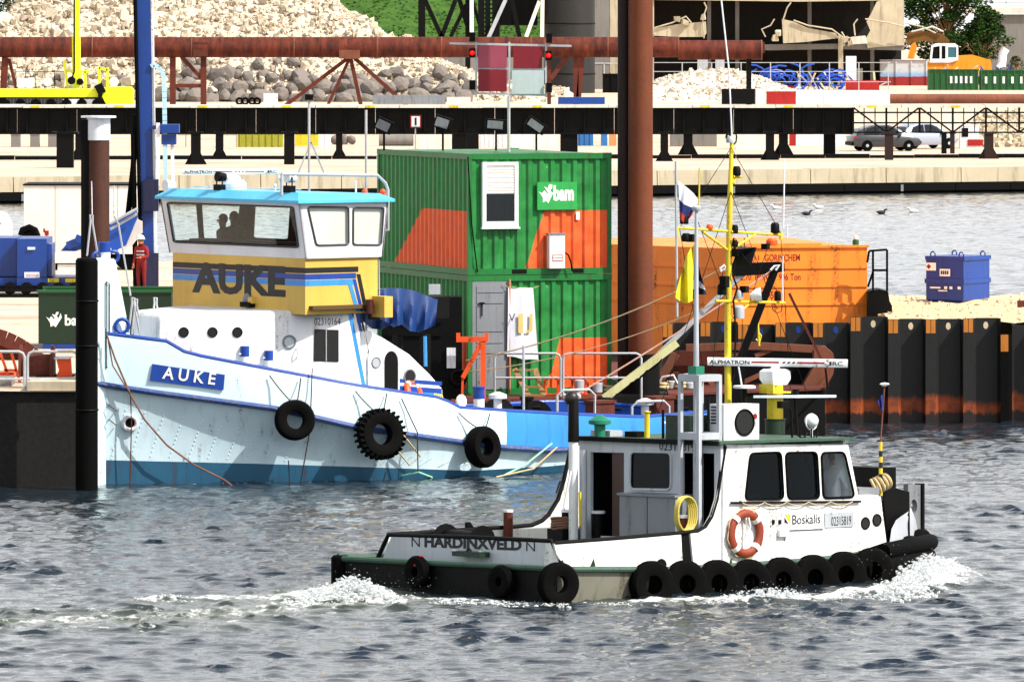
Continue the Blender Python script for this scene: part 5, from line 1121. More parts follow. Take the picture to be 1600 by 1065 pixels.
M_crim = paint('crimson_panel', '#8f1d33', .5, '#4a0f1a', .3, bump=.02); M_pink = paint('faded_crimson_panel', '#a8576a', .5, '#7a3040', .3, bump=.02); M_pale = paint('pale_signal_panel', '#c3d0d0', .5, '#8fa0a0', .3, bump=.02)
for (u0, v0, u1, v1, m_) in ((747, 72, 792, 106, M_pink), (747, 109, 792, 143, M_crim), (802, 73, 847, 107, M_crim), (800, 110, 850, 147, M_pale)): mb = MB(); mb.span(P(u0, v1, YQ), P(u1, v0, YQ + .03)); sb.add('panel', mb, m_)
def lamp_mat(nm, c, e):
    s = NT(nm); p = s.princ(lin(c), .4); p.inputs['Emission Color'].default_value = lin(c); p.inputs['Emission Strength'].default_value = e; return s.m
M_lamp = lamp_mat('red_signal_lamp', '#ff1a10', 1.6)
for u, v in ((738, 83), (857, 87), (738, 58), (858, 60), (738, 133), (858, 137)):
    mb = MB(); mb.box(P(u, v, YQ), (.14, .14, .22)); hh = sb.add('lamp_housing', mb, M_blk)
    if v in (83, 87): mb = MB(); mb.lathe([(.055, 0), (.04, .03), (.005, .045)], P(u, v, YQ - .07), (0, -1, 0), 12); sb.add('lens', mb, M_lamp, hh)
# masts and lamps on the container roof
def mast(label, u, v0, Y, r, mat, zb, extra=None):
    mb = MB(); a = P(u, v0, Y); mb.tube([(a.x, Y, zb), a], r, 8); t = Thing('pole_mast', label, 'mast', (a.x, Y, zb)); t.add('pole', mb, mat); return t
for u, v0, l in ((483, 150, 'slim grey flood lamp mast behind the tug wheelhouse'), (572, 172, 'slim white pole beside the green containers')):
    t = mast(l, u, v0, 176, .03, M_gal, ZD)
    if u == 483:
        mb = MB(); mb.box(P(483, 152, 176), (.2, .12, .14)); t.add('lamp', mb, M_blk)
        for s_ in (-1, 1): mb = MB(); A_ = P(486, 222, 176); B_ = P(486 + s_ * 20, 270, 176); mb.bar(A_, B_, .04, up=(0, 1, 0)); t.add('brace', mb, M_gal)
def flood(u, v, label, tilt, w_=.42, h_=.30):
    q = P(u, v, 172); t = Thing('flood_lamp', label, 'lamp', (q.x, 172, zr_)); mb = MB(); ct, st_ = math.cos(R(tilt)), math.sin(R(tilt))
    mb.obox(q, (w_ / 2 * ct, 0, -w_ / 2 * st_), (0, .12, 0), (h_ / 2 * st_, 0, h_ / 2 * ct)); t.add('housing', mb, M_blk)
    mb = MB(); mb.obox(q + Vector((-.02, -.125, 0)), (w_ * .36 * ct, 0, -w_ * .36 * st_), (0, .004, 0), (h_ * .36 * st_, 0, h_ * .36 * ct)); t.add('glass', mb, M_grey)
    mb = MB(); mb.bar((q.x, 172, zr_), (q.x, 172, q.z - h_ * .45), .05); mb.bar((q.x - w_ * .4, 172.02, q.z - h_ * .45), (q.x + w_ * .4, 172.02, q.z - h_ * .45), .04); t.add('bracket', mb, M_blk)
flood(600, 196, 'black flood lamp above the dark container side, farthest from the signal board', 25); flood(692, 192, 'black flood lamp left of the signal board post', 18); flood(775, 195, 'black flood lamp beside the signal board post', 5, .5, .26); flood(838, 196, 'black flood lamp with grey visor right of the signal board post', 35, .5, .24)
sn = Thing('notice_sign', 'small white sign with red border on a short post above the dark container', 'sign', (P(649, 190, 172.5).x, 172.5, zr_))
a, b = P(641, 200, 172.5), P(658, 180, 172.5); mb = MB(); mb.span(a, b + Vector((0, .02, 0))); pn = sn.add('plate', mb, M_print_red)
mb = MB(); mb.span(a + Vector((.03, -.006, .03)), b + Vector((-.03, -.001, -.03))); sn.add('face', mb, M_print_wht, pn); mb = MB(); mb.span(P(648, 196, 172.49), P(651, 184, 172.492)); sn.add('symbol', mb, M_print_blk, pn)
mb = MB(); mb.bar((P(649, 0, 172.53).x, 172.53, zr_), P(649, 182, 172.53), .03); sn.add('post', mb, M_gal)
# exhaust stack and machinery in the dark gap below the containers
mc = Thing('generator_set', 'black generator with grey exhaust stack beside the lower container', 'generator', (uX(660, 167), 167, ZD))
for a, b, nm, m_ in ((P(596, 612, 166.5), P(722, 462, 167.4), 'housing', M_blk), (P(673, 520, 166.9), P(685, 448, 167.05), 'exhaust_stack', M_lgrey), (P(670, 460, 166.8), P(688, 444, 167.1), 'stack_cap', M_lgrey), (P(698, 575, 166.44), P(712, 543, 166.49), 'control_panel', M_white)):
    a.z = ZD if nm == 'housing' else a.z; 
    if nm == 'exhaust_stack': a.z = P(0, 462, 166.5).z
    mb = MB(); mb.span(a, b); mc.add(nm, mb, m_)
mb = MB(); mb.torus(P(716, 590, 166.45), (0, 1, 0), .16, .05, 20, 8); mc.add('fan_ring', mb, M_blk)
for vv in (480, 500, 520): mb = MB(); mb.span(P(604, vv + 5, 166.46), P(690, vv, 166.495)); mc.add('louvre', mb, M_blk)

# ------------------------------------------------------------------ rusty bucket frame on the pontoon
bk = Thing('dredge_bucket', 'big rusty brown dredge bucket frame behind the white workboat', 'bucket', (4.6, 173, ZD)); YK2 = 172.6
def bb(pts, w_, name='frame_beam', m_=None, Y=YK2):
    for i in range(len(pts) - 1): mb = MB(); mb.bar(P(*pts[i], Y), P(*pts[i + 1], Y), w_, up=(0, 1, 0)); bk.add(name, mb, m_ or M_rustl)
bb([(1072, 543), (1180, 540), (1290, 546)], .17); bb([(1012, 616), (1080, 614), (1150, 616)], .24); bb([(1152, 622), (1240, 618)], .24); bb([(1056, 552), (1022, 610)], .2); bb([(1108, 590), (1120, 612)], .14); bb([(1120, 548), (1160, 556)], .1); bb([(1150, 602), (1230, 566)], .1); bb([(1180, 556), (1210, 544)], .1)
mb = MB(); mb.prism([P(u, v, YK2 + .3) for u, v in ((1056, 548), (1140, 545), (1130, 612), (1028, 610))], (0, .08, 0)); bk.add('side_plate', mb, M_rust)
mb = MB(); mb.prism([P(u, v, YK2 - .2) for u, v in ((1272, 546), (1290, 542), (1302, 552), (1305, 566), (1302, 584), (1290, 606), (1268, 632), (1246, 656), (1238, 650), (1244, 640), (1232, 636), (1252, 606), (1272, 572))], (0, .9, 0)); bk.add('shovel_lip', mb, M_rustl)
mb = MB(); mb.prism([P(u, v, YK2 - .28) for u, v in ((1290, 588), (1294, 592), (1248, 648), (1243, 644))], (0, .07, 0)); bk.add('stiffener', mb, M_rustl)
mb = MB(); mb.prism([P(u, v, YK2 + .9) for u, v in ((1100, 545), (1280, 548), (1236, 640), (1110, 640))], (0, .06, 0)); bk.add('back_plate', mb, M_blk)
mb = MB(); mb.span((uX(1020, 173), 173, ZD), (uX(1240, 173), 173.8, P(0, 612, 173).z)); bk.add('skid', mb, M_rust)
# scrap clutter on the pontoon edge behind the tug stern
random.seed(21)
for i in range(26):
    u = 905 + i * 7.2; Y = 168.6 + (u - 900) * .012 + random.uniform(0, .5); q = P(u, 0, Y); mb = MB(); k = i % 4; hh = random.uniform(.12, .38)
    if k == 0: mb.lathe([(.09, 0), (.12, .02), (.12, hh), (.1, hh + .02)], (q.x, Y, ZD), (0, 0, 1), 12); nm, m_, l, ct = 'paint_can', M_lgrey, 'small grey can among the clutter behind the tug stern', 'can'
    elif k == 1: mb.box((q.x, Y, ZD + hh / 2), (random.uniform(.15, .3), .2, hh), random.uniform(-30, 30)); mb.box((q.x, Y, ZD + hh + .02), (.12, .1, .04)); nm, m_, l, ct = 'tool_box', M_rust if i % 8 else M_offw, 'small box among the clutter behind the tug stern', 'box'
    elif k == 2: mb.torus((q.x, Y, ZD + .06), (0, 0, 1), .14, .045, 18, 7); mb.torus((q.x, Y, ZD + .14), (.1, 0, 1), .13, .04, 18, 7); nm, m_, l, ct = 'rope_coil', M_rope, 'pale rope coil among the clutter behind the tug stern', 'rope'
    else: mb.tube([(q.x - .25, Y, ZD + .04), (q.x - .1, Y, ZD + .3), (q.x + .15, Y + .05, ZD + .34), (q.x + .3, Y, ZD + .05)], .03, 7); nm, m_, l, ct = 'bent_pipe', M_gal, 'bent grey pipe among the clutter behind the tug stern', 'pipe'
    single(nm, mb, m_, l, ct, 'clutter behind the tug stern')

# ------------------------------------------------------------------ orange barge
BF = Frame((uX(1141, 186), 186, 0), 12)
bg_ = Thing('barge', 'orange steel barge lettered GORINCHEM moored behind the sheet pile wall', 'barge', M=BF.M)
bt = BF.px(1142, 388, y=0).z; bw = BF.px(1355, 386, y=0).x
M_bor = paint('barge_orange', '#f59a38', .5, '#8a4414', .45, .35, scale=1.4); M_bor2 = M_bor
mb = MB(); mb.prism([(0, 0, -.5), (bw, 0, -.5), (bw, 9, -.5), (-2.6, 9, -.5), (-3.4, 6.0, -.5)], (0, 0, .5 + bt)); hullb = bg_.add('hull', mb, M_bor, world=False)
e2 = Vector((-3.4, 6.0, 0)).normalized(); n2 = Vector((-e2.y, e2.x, 0)) * -1
if n2.y > 0: n2 = -n2
for vv in (418, 447, 475): z = BF.px(1250, vv, y=0).z; mb = MB(); mb.span((0, -.03, z - .03), (bw, -.002, z + .03)); bg_.add('rubbing_strip', mb, M_bor, hullb, world=False); mb = MB(); mb.obox(Vector((-1.7, 3.0, z)) + n2 * .016, e2 * 3.42, n2 * .014, (0, 0, .03)); bg_.add('rubbing_strip', mb, M_bor, hullb, world=False)
mb = MB(); mb.span((-.02, -.05, bt), (bw + .04, .12, bt + .06)); bg_.add('coaming', mb, M_bor, hullb, world=False)
mb = MB(); q0 = BF.px(1150, 381, y=.3); q1 = BF.px(1283, 381, y=.3); mb.span((q0.x, .25, bt), (q1.x, .5, q0.z)); bg_.add('hatch_coaming', mb, M_bor, hullb, world=False)
def btxt(t_, u0, u1, v0, v1): a, b = BF.px(u0, v1, y=-.004), BF.px(u1, v0, y=-.004); bg_.text('lettering', t_, a, (b.x - a.x, 0, 0), (0, 0, b.z - a.z), M_print_red, hullb, world=False, bold=.015)
btxt('11', 1179, 1186, 399, 407); btxt('GORINCHEM', 1195, 1250, 397, 408); btxt('L82.70  B9.10', 1148, 1202, 428, 438); btxt('946 Ton', 1217, 1251, 427, 438); btxt('B 03 95.', 1172, 1212, 455, 467)
mb = MB(); q = BF.px(1337, 386, y=.35); mb.lathe([(.07, 0), (.085, .01), (.085, .17), (.05, .2)], (q.x, .35, bt), (0, 0, 1), 12); t = Thing('jerry_can', 'small green can with white top on the barge rim', 'can', M=BF.M @ Matrix.Translation((0, 0, 0))); t.add('can', mb, M_green, world=False)
mb = MB(); mb.lathe([(.06, .2), (.06, .27), (.03, .3)], (q.x, .35, bt), (0, 0, 1), 12); t.add('cap', mb, M_white, world=False)
mb = MB(); mb.span((q.x - .5, .2, bt - .02), (q.x + .2, .5, bt - .001)); bg_.add('rim_ledge', mb, M_bor, hullb, world=False)
# black platform with ladder hoop beside the barge
ls = Thing('ladder_stand', 'black steel platform with ladder hoops right of the orange barge', 'platform', (uX(1372, 186), 186, 2.2)); YL_ = 186.2
mb = MB(); mb.prism([P(u, v, YL_) for u, v in ((1356, 500), (1356, 455), (1374, 452), (1388, 456), (1390, 470), (1394, 478), (1394, 500))], (0, 1.2, 0)); ls.add('platform', mb, M_blk)
for a in ((1364, 390, 1364, 455), (1386, 390, 1386, 455), (1358, 392, 1386, 390), (1364, 422, 1386, 422), (1358, 392, 1355, 410), (1364, 425, 1356, 448)): mb = MB(); mb.bar(P(a[0], a[1], YL_), P(a[2], a[3], YL_), .055, up=(0, 1, 0)); ls.add('ladder_bar', mb, M_blk)

# ------------------------------------------------------------------ sheet pile wall, sand, blue tank
def tidal():
    s = NT('sheet_pile_with_rust_band'); tc = s.n('ShaderNodeTexCoord'); sp_ = s.n('ShaderNodeSeparateXYZ'); s.l(tc.outputs['Object'], sp_.inputs[0]); z = sp_.outputs[2]
    n = s.noise(s.coord('Object'), 3, 5, .7); n2 = s.noise(s.coord('Object', (1, 1, .1)), 6, 5, .7); zz = s.math('ADD', z, s.math('ADD', s.math('MULTIPLY', s.math('SUBTRACT', n, .5), .25), s.math('MULTIPLY', s.math('SUBTRACT', n2, .5), .35)))
    c = s.mix(s.ramp(n2, .55, .75, 0, .7), lin('#07080b'), lin('#26262a')); r_ = s.mix(s.ramp(n, .3, .7), lin('#6e3212'), lin('#b8672a')); r_ = s.mix(s.ramp(zz, .28, .22), r_, lin('#2a120a'))
    zz = s.math('ADD', zz, s.math('MULTIPLY', s.math('SUBTRACT', s.n('ShaderNodeObjectInfo').outputs['Random'], .5), .3)); c = s.mix(s.ramp(zz, .66, .52), c, r_); s.princ(c, .65); s.bump(n, .3, .03); return s.m
M_sp = tidal(); M_capo = paint('bare_orange_steel', '#c98a3c', .7, '#7a4a1c', .4)
YSW = 178.
sw = Thing('sheet_pile_wall', 'black steel sheet pile wall with rusty tide band holding the sand', 'wall', (uX(1400, YSW), YSW, 0))
per = 58.7 / F * YSW; x_first = uX(1505, YSW); hole_m = paint('sand_seen_through', '#d9cbb0', .9)
for i in range(-8, 1):
    xo = x_first + i * per; ty = YSW; zt_ = P(0, 496 if i > -4 else 505, YSW).z + random.uniform(-.06, .06); fo = 16 / F * YSW
    prof = [(xo, ty), (xo + fo, ty), (xo + fo + .06, ty + .28), (xo + per - .06, ty + .28), (xo + per, ty)]
    mb = MB(); mb.loft([[(x, y, -1.5) for x, y in prof], [(x, y, zt_) for x, y in prof]]); mb.loft([[(x, y + .02, -1.5) for x, y in prof], [(x, y + .02, zt_) for x, y in prof]]); mb.loft([[(x, y, zt_) for x, y in prof], [(x, y + .02, zt_) for x, y in prof]]); pp_ = sw.add('sheet_pile', mb, M_sp, smooth=15)
    mb = MB(); mb.span((xo + .01, ty - .006, zt_ - .34), (xo + fo * .47, ty - .001, zt_ - .01)); sw.add('bare_patch', mb, M_capo, pp_); mb = MB(); mb.span((xo + fo * .53, ty - .006, zt_ - .34), (xo + fo - .01, ty - .001, zt_ - .01)); sw.add('bare_patch', mb, M_capo, pp_)
    mb = MB(); mb.prism([(xo + per * .62 + .06 * a_, ty + .277, zt_ - .18 + .09 * b_) for a_, b_ in ell(0, 0, 1, 1, 10)], (0, -.003, 0)); sw.add('lifting_hole', mb, hole_m if i > -4 else M_blue, pp_)
rc = Thing('sheet_pile_wall', 'set back sheet pile wall section with lower top, beyond the wall corner', 'wall', (uX(1580, 179), 179, 0))
for i in range(7):
    xo = uX(1524, 178.8) + i * per; ty = 178.8; zt_ = P(0, 522 if i == 0 else 508, ty).z; fo = .25
    prof = [(xo, ty + .25), (xo + .5, ty + .25), (xo + .56, ty), (xo + .56 + fo, ty), (xo + per, ty + .25)]
    mb = MB(); mb.loft([[(x, y, -1.5) for x, y in prof], [(x, y, zt_) for x, y in prof]]); mb.loft([[(x, y + .02, -1.5) for x, y in prof], [(x, y + .02, zt_) for x, y in prof]]); pp_ = rc.add('sheet_pile', mb, M_sp if i else M_tar, smooth=15)
    mb = MB(); mb.span((xo + .57, ty - .006, zt_ - .42), (xo + .55 + fo, ty - .001, zt_ - .01)); rc.add('bare_patch', mb, M_capo, pp_)
def sand_h(X, Y): return lerp(2.42, 2.2, max(0, min(1, (Y - 178.6) / 24))) - .25 * max(0, (Y - 200) / 4) + .035 * math.sin(X * 2.1 + Y) + .03 * math.sin(X * 5 + 1.3 * Y) 
M_sand = paint('beach_sand', '#d9c3a0', .95, '#a08661', .4, scale=1.5, bump=.4, streak=False)
rows = [[(x, y, sand_h(x, y) if y < 205.5 else -1.) for x in np.linspace(9.25, 60, 120)] for y in list(np.linspace(179.35, 205.4, 50)) + [207]]
rows = [[(r_[0][0] - .02, r_[0][1], -1.)] + r_ for r_ in rows]
sd = single('sand_fill', MB().loft(rows), M_sand, kind='structure', smooth=60)
rng = np.random.default_rng(33); pts = []; sz = []
for i in range(900):
    X, Y = rng.uniform(9.4, 17), rng.uniform(179.4, 204); pts.append((X, Y, sand_h(X, Y))); sz.append(.05 + .12 * rng.random() ** 3)
stones('sand_pebbles', pts, sz, M_rubble)
tk = Thing('blue_tank', 'deep blue steel fuel tank box with lifting eyes on the sand', 'tank', (uX(1497, 195), 195, 2.22))
TF = Frame((uX(1505.5, 194.6), 194.6, 2.24), -32); tk.M = TF.M; tk.I = TF.I; tk.o.matrix_world = TF.M
tw1 = -TF.px(1447, 440, y=0).x; td = TF.px(1546, 440, x=0).y; th_ = TF.px(1505.5, 402, x=0).z
M_tb = paint('tank_blue', '#14509c', .4, '#0c1f48', .4, scale=2)
def chbox(mb, p0, p1, c=.08):
    (x0, y0, z0), (x1, y1, z1) = p0, p1; pr = [(z0, c), (z0 + c, 0), (z1 - c, 0), (z1, c)]
    rows = []
    for z, i in pr: rows.append([(x0 + i, y0 + i, z), (x1 - i, y0 + i, z), (x1 - i, y1 - i, z), (x0 + i, y1 - i, z)])
    return mb.loft(rows, closed=True, caps=True)
mb = chbox(MB(), (-tw1, 0, 0), (0, td, th_)); bd = tk.add('tank_body', mb, M_tb, world=False, smooth=20)
mb = MB(); mb.span((-tw1 - .03, -.03, th_ * .42), (.03, td + .03, th_ * .52)); tk.add('rib_band', mb, M_tb, world=False); mb = MB(); mb.span((-tw1 - .02, -.02, th_ * .93), (.04, td + .02, th_ * 1.0 + .02)); tk.add('top_band', mb, M_tb, world=False)
for x, y in ((-tw1 + .15, .1), (-.12, .1), (-.12, td - .15), (-tw1 + .15, td - .15)): mb = MB(); mb.torus((x, y, th_ + .06), (0, 1, 0), .07, .02, 14, 6); tk.add('lifting_eye', mb, M_tb, world=False)
def tlab(x0, x1, z0, z1, m_, nm='label'): mb = MB(); mb.span((-tw1 + x0 * tw1, -.034, z0 * th_), (-tw1 + x1 * tw1, -.030, z1 * th_)); return tk.add(nm, mb, m_, world=False)
l1 = tlab(.02, .28, .70, .87, M_print_wht); mb = MB(); cx_, cz_ = -tw1 + .09 * tw1, .785 * th_; mb.prism([(cx_ - .07, -.036, cz_), (cx_, -.036, cz_ + .07), (cx_ + .07, -.036, cz_), (cx_, -.036, cz_ - .07)], (0, -.003, 0)); tk.add('hazard_mark', mb, M_print_red, l1, world=False)
l2 = tlab(.38, .66, .58, .74, M_print_wht)
for k in range(4): mb = MB(); mb.span((-tw1 + (.41 + .055 * k) * tw1, -.037, .62 * th_), (-tw1 + (.45 + .055 * k) * tw1, -.0345, .70 * th_)); tk.add('print_mark', mb, M_print_blk, l2, world=False)
tlab(.12, .40, .31, .345, M_print_wht); tlab(.34, .58, .25, .275, M_print_wht)
for x in (.5, .64, .86): tlab(x, x + .08, .30, .36, M_print_wht)
mb = MB(); mb.bar(P(1590, 478, 190), P(1660, 476, 190), .3, .28); q = P(1590, 462, 190); single('dark_timber', mb, M_rust, 'dark timber baulk lying on the sand edge', 'timber')
# gulls resting on the far water
for k, (u, v, dk) in enumerate(((1213, 327, 0), (1260, 336, 1), (1279, 326, 0), (1377, 334, 1), (1427, 332, 0))):
    q = G(u, v); d = Vector((1, .2, 0)) * (1 if k % 2 else -1); mb = MB(); n_ = []
    mb.tube([q - d * .26 + Vector((0, 0, .10)), q - d * .12 + Vector((0, 0, .08)), q + Vector((0, 0, .07)), q + d * .14 + Vector((0, 0, .09)), q + d * .19 + Vector((0, 0, .2)), q + d * .26 + Vector((0, 0, .22)), q + d * .33 + Vector((0, 0, .21))], [.015, .07, .1, .075, .045, .045, .01], 8)
    single('gull', mb, M_print_blk if dk else M_print_wht, ('dark water bird floating by the far quay' if dk else 'white gull floating by the far quay'), 'bird', 'dark water birds by the far quay' if dk else 'white gulls by the far quay')
# ------------------------------------------------------------------ blue harbour tug AUKE: x aft from the stem, y to starboard (away), z up
AF = Frame((-8.76, 155.0, 0), 38); LA = 16.3; HB = 2.9
tug = Thing('harbour_tug', 'moored light blue harbour tug with yellow wheelhouse base lettered AUKE', 'tug', M=AF.M)
def add(name, mb, mat, par=None, **k): return tug.add(name, mb, mat, par, world=False, **k)
def hb(x):
    b = HB * math.sin(math.pi / 2 * min(max(x, 0) / 6.5, 1))
    if x > LA - 2.6: b *= math.sqrt(max(0, 1 - ((x - LA + 2.6) / 2.6) ** 2))
    return max(b, .015)
def hbw(x): return max(.012, hb(x) * (.60 + .36 * min(1, max(x, 0) / 7)))
GU = [(150, 520), (178, 524), (265, 535), (278, 541), (292, 553), (400, 574), (560, 604), (695, 624), (703, 631), (715, 638), (790, 643), (880, 648), (1000, 653), (1112, 645)]
ST = [(150, 599), (168, 602), (240, 613), (430, 638), (560, 668), (725, 691), (790, 699), (860, 703), (1112, 690)]
AFL = [(150, 718), (400, 724), (560, 729), (740, 735), (860, 728), (1112, 700)]
def trz(tab, x, y):
    q = AF.M @ Vector((x, y, 0)); u = 800 + F * q.x / q.y; v = interp(u, [a for a, _ in tab], [b for _, b in tab]); return CH - (v - VH) * q.y / F
ice = paint('ice_blue_paint', '#dcf0f8', .35, '#a9b4b6', .18, .05, scale=1.4); lowp = paint('grey_blue_hull_paint', '#d2e6ee', .45, '#8a979c', .3, .12, scale=2.2)
brt = paint('bright_blue_paint', '#4c9edc', .35, '#1d4f86', .3, .05, scale=2); rail = paint('rail_blue', '#1c55a8', .4, '#12305c', .35, scale=3)
anti = paint('dark_antifouling', '#2a6682', .5, '#123a44', .6, .2, scale=2.5)
XS = sorted(set([round(v, 3) for v in list(np.linspace(0, 6.5, 22)) + list(np.linspace(6.5, LA - 2.6, 24)) + list(np.linspace(LA - 2.6, LA, 14))]))
zg = lambda x: trz(GU, x, -hb(x)); zs_ = lambda x: trz(ST, x, -hb(x)); za = lambda x: max(.12, trz(AFL, x, -hbw(x)))
def u_of(x, y): q = AF.M @ Vector((x, y, 0)); return 800 + F * q.x / q.y
xsplit = next(x for x in XS if u_of(x, -hb(x)) > 788)
for nm, rng_, m_ in (('fore_bulwark', [x for x in XS if x <= xsplit], ice), ('aft_bulwark', [x for x in XS if x >= xsplit], brt)):
    for sgn in (-1, 1):
        rows = [[(x, sgn * hb(x), zs_(x) - .02), (x, sgn * (hb(x) + .03), lerp(zs_(x), zg(x), .5)), (x, sgn * hb(x), zg(x)), (x, sgn * max(.005, hb(x) - .09), zg(x)), (x, sgn * max(.005, hb(x) - .09), zs_(x) + .1)] for x in rng_]
        add(nm, MB().loft(rows), rail if sgn > 0 and m_ is brt else m_, smooth=40)
for sgn in (-1, 1):
    rows = []
    for x in XS:
        a, b = hb(x), hbw(x); z0, z1 = za(x), zs_(x); rows.append([(x, sgn * a, z1), (x, sgn * lerp(b, a, .80), lerp(z0, z1, .86)), (x, sgn * lerp(b, a, .42), lerp(z0, z1, .55)), (x, sgn * lerp(b, a, .14), lerp(z0, z1, .25)), (x, sgn * b, z0)])
    hl = add('hull_plating', MB().loft(rows), lowp, smooth=50)
    add('antifouling_strip', MB().loft([[(x, sgn * hbw(x), za(x)), (x, sgn * hbw(x) * .985, 0), (x, sgn * hbw(x) * .9, -.9)] for x in XS]), anti, smooth=50)
    add('rubbing_strake', MB().tube([(x, sgn * (hb(x) + .05), zs_(x)) for x in XS], .062, 8), paint('chafed_strake_blue', '#3c5f98', .5, '#a09484', .8, .4, scale=6, streak=False))
    add('gunwale_rail', MB().tube([(x, sgn * (hb(x) - .04), zg(x) + .02) for x in XS], .046, 8), rail)
def surf(u, v, off=0.):
    """point of the tug's near side seen at a photo pixel (topsides above the strake, tapering below)"""
    lo_, hi_ = 0., LA - 2.2
    p = None
    def y_at(x, z):
        a, b = hb(x), hbw(x); t = (z - za(x)) / max(.01, zs_(x) - za(x))
        if t >= 1: return -a
        return -interp(t, [0, .25, .55, .86, 1], [b, lerp(b, a, .14), lerp(b, a, .42), lerp(b, a, .8), a])
    x = 3.; z = 1.
    for it in range(40):
        lo_, hi_ = 0., LA
        for k in range(28):
            m = (lo_ + hi_) / 2
            if u_of(m, y_at(m, z)) < u: lo_ = m
            else: hi_ = m
        x = lo_; q = AF.M @ Vector((x, y_at(x, z), 0)); z = CH - (v - VH) * q.y / F
    p = Vector((x, y_at(x, z), z)); e = .05
    dx = Vector((2 * e, y_at(x + e, z) - y_at(x - e, z), 0)); dz = Vector((0, y_at(x, z + e) - y_at(x, z - e), 2 * e)); n = dx.cross(dz).normalized()
    if n.y > 0: n = -n
    return p + n * off, n
# deck
rows = [[(x, -hb(x) + .06, zg(x) - .85), (x, hb(x) - .06, zg(x) - .85)] for x in XS if .4 < x < LA - .1]; add('deck', MB().loft(rows), paint('deck_blue_grey', '#4d6076', .7, '#2a2a2a', .5))
# stem band, bow fin, bollard on top
add('stem_band', MB().prism([(-.03, -.10, -.5), (.16, -.13, -.5), (.16, -.13, 3.3), (-.03, -.10, 3.3)], (0, .24, 0)), ice)
fin = [AF.px(u, v, y=-.12) for u, v in ((151, 404), (166, 402), (180, 406), (187, 440), (203, 523), (206, 560), (151, 560))]
fn = add('bow_fin', MB().prism(fin, (0, .26, 0)), ice)
q = AF.px(163, 404, y=0); add('fin_bollard', MB().lathe([(.13, 0), (.13, .18)], (q.x, 0, q.z - .02), (0, 0, 1), 16), M_white, fn); add('bollard_cap', MB().lathe([(.135, .16), (.135, .36), (.12, .37)], (q.x, 0, q.z - .02), (0, 0, 1), 16), rail, fn)
add('towing_eye', MB().torus((q.x - .22, -.02, q.z + .05), (0, 1, 0), .09, .03, 16, 8), rail, fn); add('towing_eye', MB().torus((q.x + .25, .02, q.z + .04), (.3, 1, 0), .11, .04, 16, 8), rail, fn)
a, b = AF.px(166, 440, y=-.15), AF.px(171, 575, y=-.15); add('fin_slot', MB().tube([a, (a.x, a.y, b.z), (b.x, b.y, b.z + .1), (b.x, b.y, a.z - .05), a], .013, 5), M_print_blk, fn)
q = surf(192, 521)[0]; add('fairlead', MB().torus(q + Vector((.05, .1, .16)), (.5, 1, 0), .14, .04, 18, 8), rail)
# handrail hoops on the fore deck
for u0, u1, vt, vb, y in ((136, 153, 335, 400, .3), (201, 218, 464, 520, -.2), (206, 222, 466, 522, .3), (235, 254, 464, 522, .4)):
    c0, c1, c2 = AF.px(u0, vb, y=y), AF.px((u0 + u1) / 2 - 2, vt, y=y), AF.px(u1, vb, y=y); add('handrail_hoop', MB().tube([c0, c0.lerp(c1, .85) + Vector((0, 0, .0)), c1 + Vector((-.03, 0, -.01)), c1 + Vector((.04, 0, -.02)), c2.lerp(c1, .8), c2], .022, 7), M_gal)
add('whip_antenna', MB().tube([AF.px(144, 335, y=.3), AF.px(143, 283, y=.3)], .012, 5), M_white); add('whip_antenna', MB().tube([AF.px(178, 338, y=.4), AF.px(178, 290, y=.4)], .01, 5), M_white)
add('stay_rod', MB().tube([AF.px(178, 337, y=.4), AF.px(185, 350, y=.4), AF.px(204, 462, y=.2)], .02, 6), M_gal)
# rivets in rows
rv = MB()
for col_ in range(19):
    for r_ in range(10):
        u = 196 + col_ * 30 + r_ * -2.3; lo_v = interp(u, [a for a, _ in ST], [b for _, b in ST]) + 30; hi_v = interp(u, [a for a, _ in AFL], [b for _, b in AFL]) - 4; v = lerp(lo_v, hi_v, (r_ + .5) / 10)
        if u < 172 or v - lo_v < 2: continue
        p, n = surf(u, v); rv.lathe([(.017, 0), (.012, .009), (.002, .012)], p, n, 6)
rvo = add('rivets', rv, lowp); rvo['kind'] = 'stuff'
# name board
c4 = [surf(u, v, .03)[0] for u, v in ((234, 594), (349, 609), (351, 585), (238, 568))]; n_ = surf(290, 588)[1]; nbo = add('name_board', MB().prism(c4, n_ * .03), rail)
A_, B_, D_ = (surf(u, v, .068)[0] for u, v in ((253, 591), (335, 601), (256, 572))); tug.text('lettering', 'A U K E', A_, B_ - A_, D_ - A_, M_print_wht, nbo, world=False, bold=.02)
# hawse pipe, step ladder bars
p, n = surf(203, 660, .05); hp = add('hawse_pipe', MB().torus(p, n, .145, .045, 24, 10), M_white); add('hawse_hole', MB().lathe([(.11, -.01), (.11, .0)], p - n * .02, n, 18), M_inside, hp)
for v in (632, 655): 
    p, n = surf(170, v); d = Vector((1, 0, 0)); add('step_bar', MB().tube([p, p + n * .12 - Vector((.0, .0, .0)), p + n * .12 + Vector((.12, -.1, -.12)), p + Vector((.12, -.1, -.12))], .012, 5), M_print_blk)
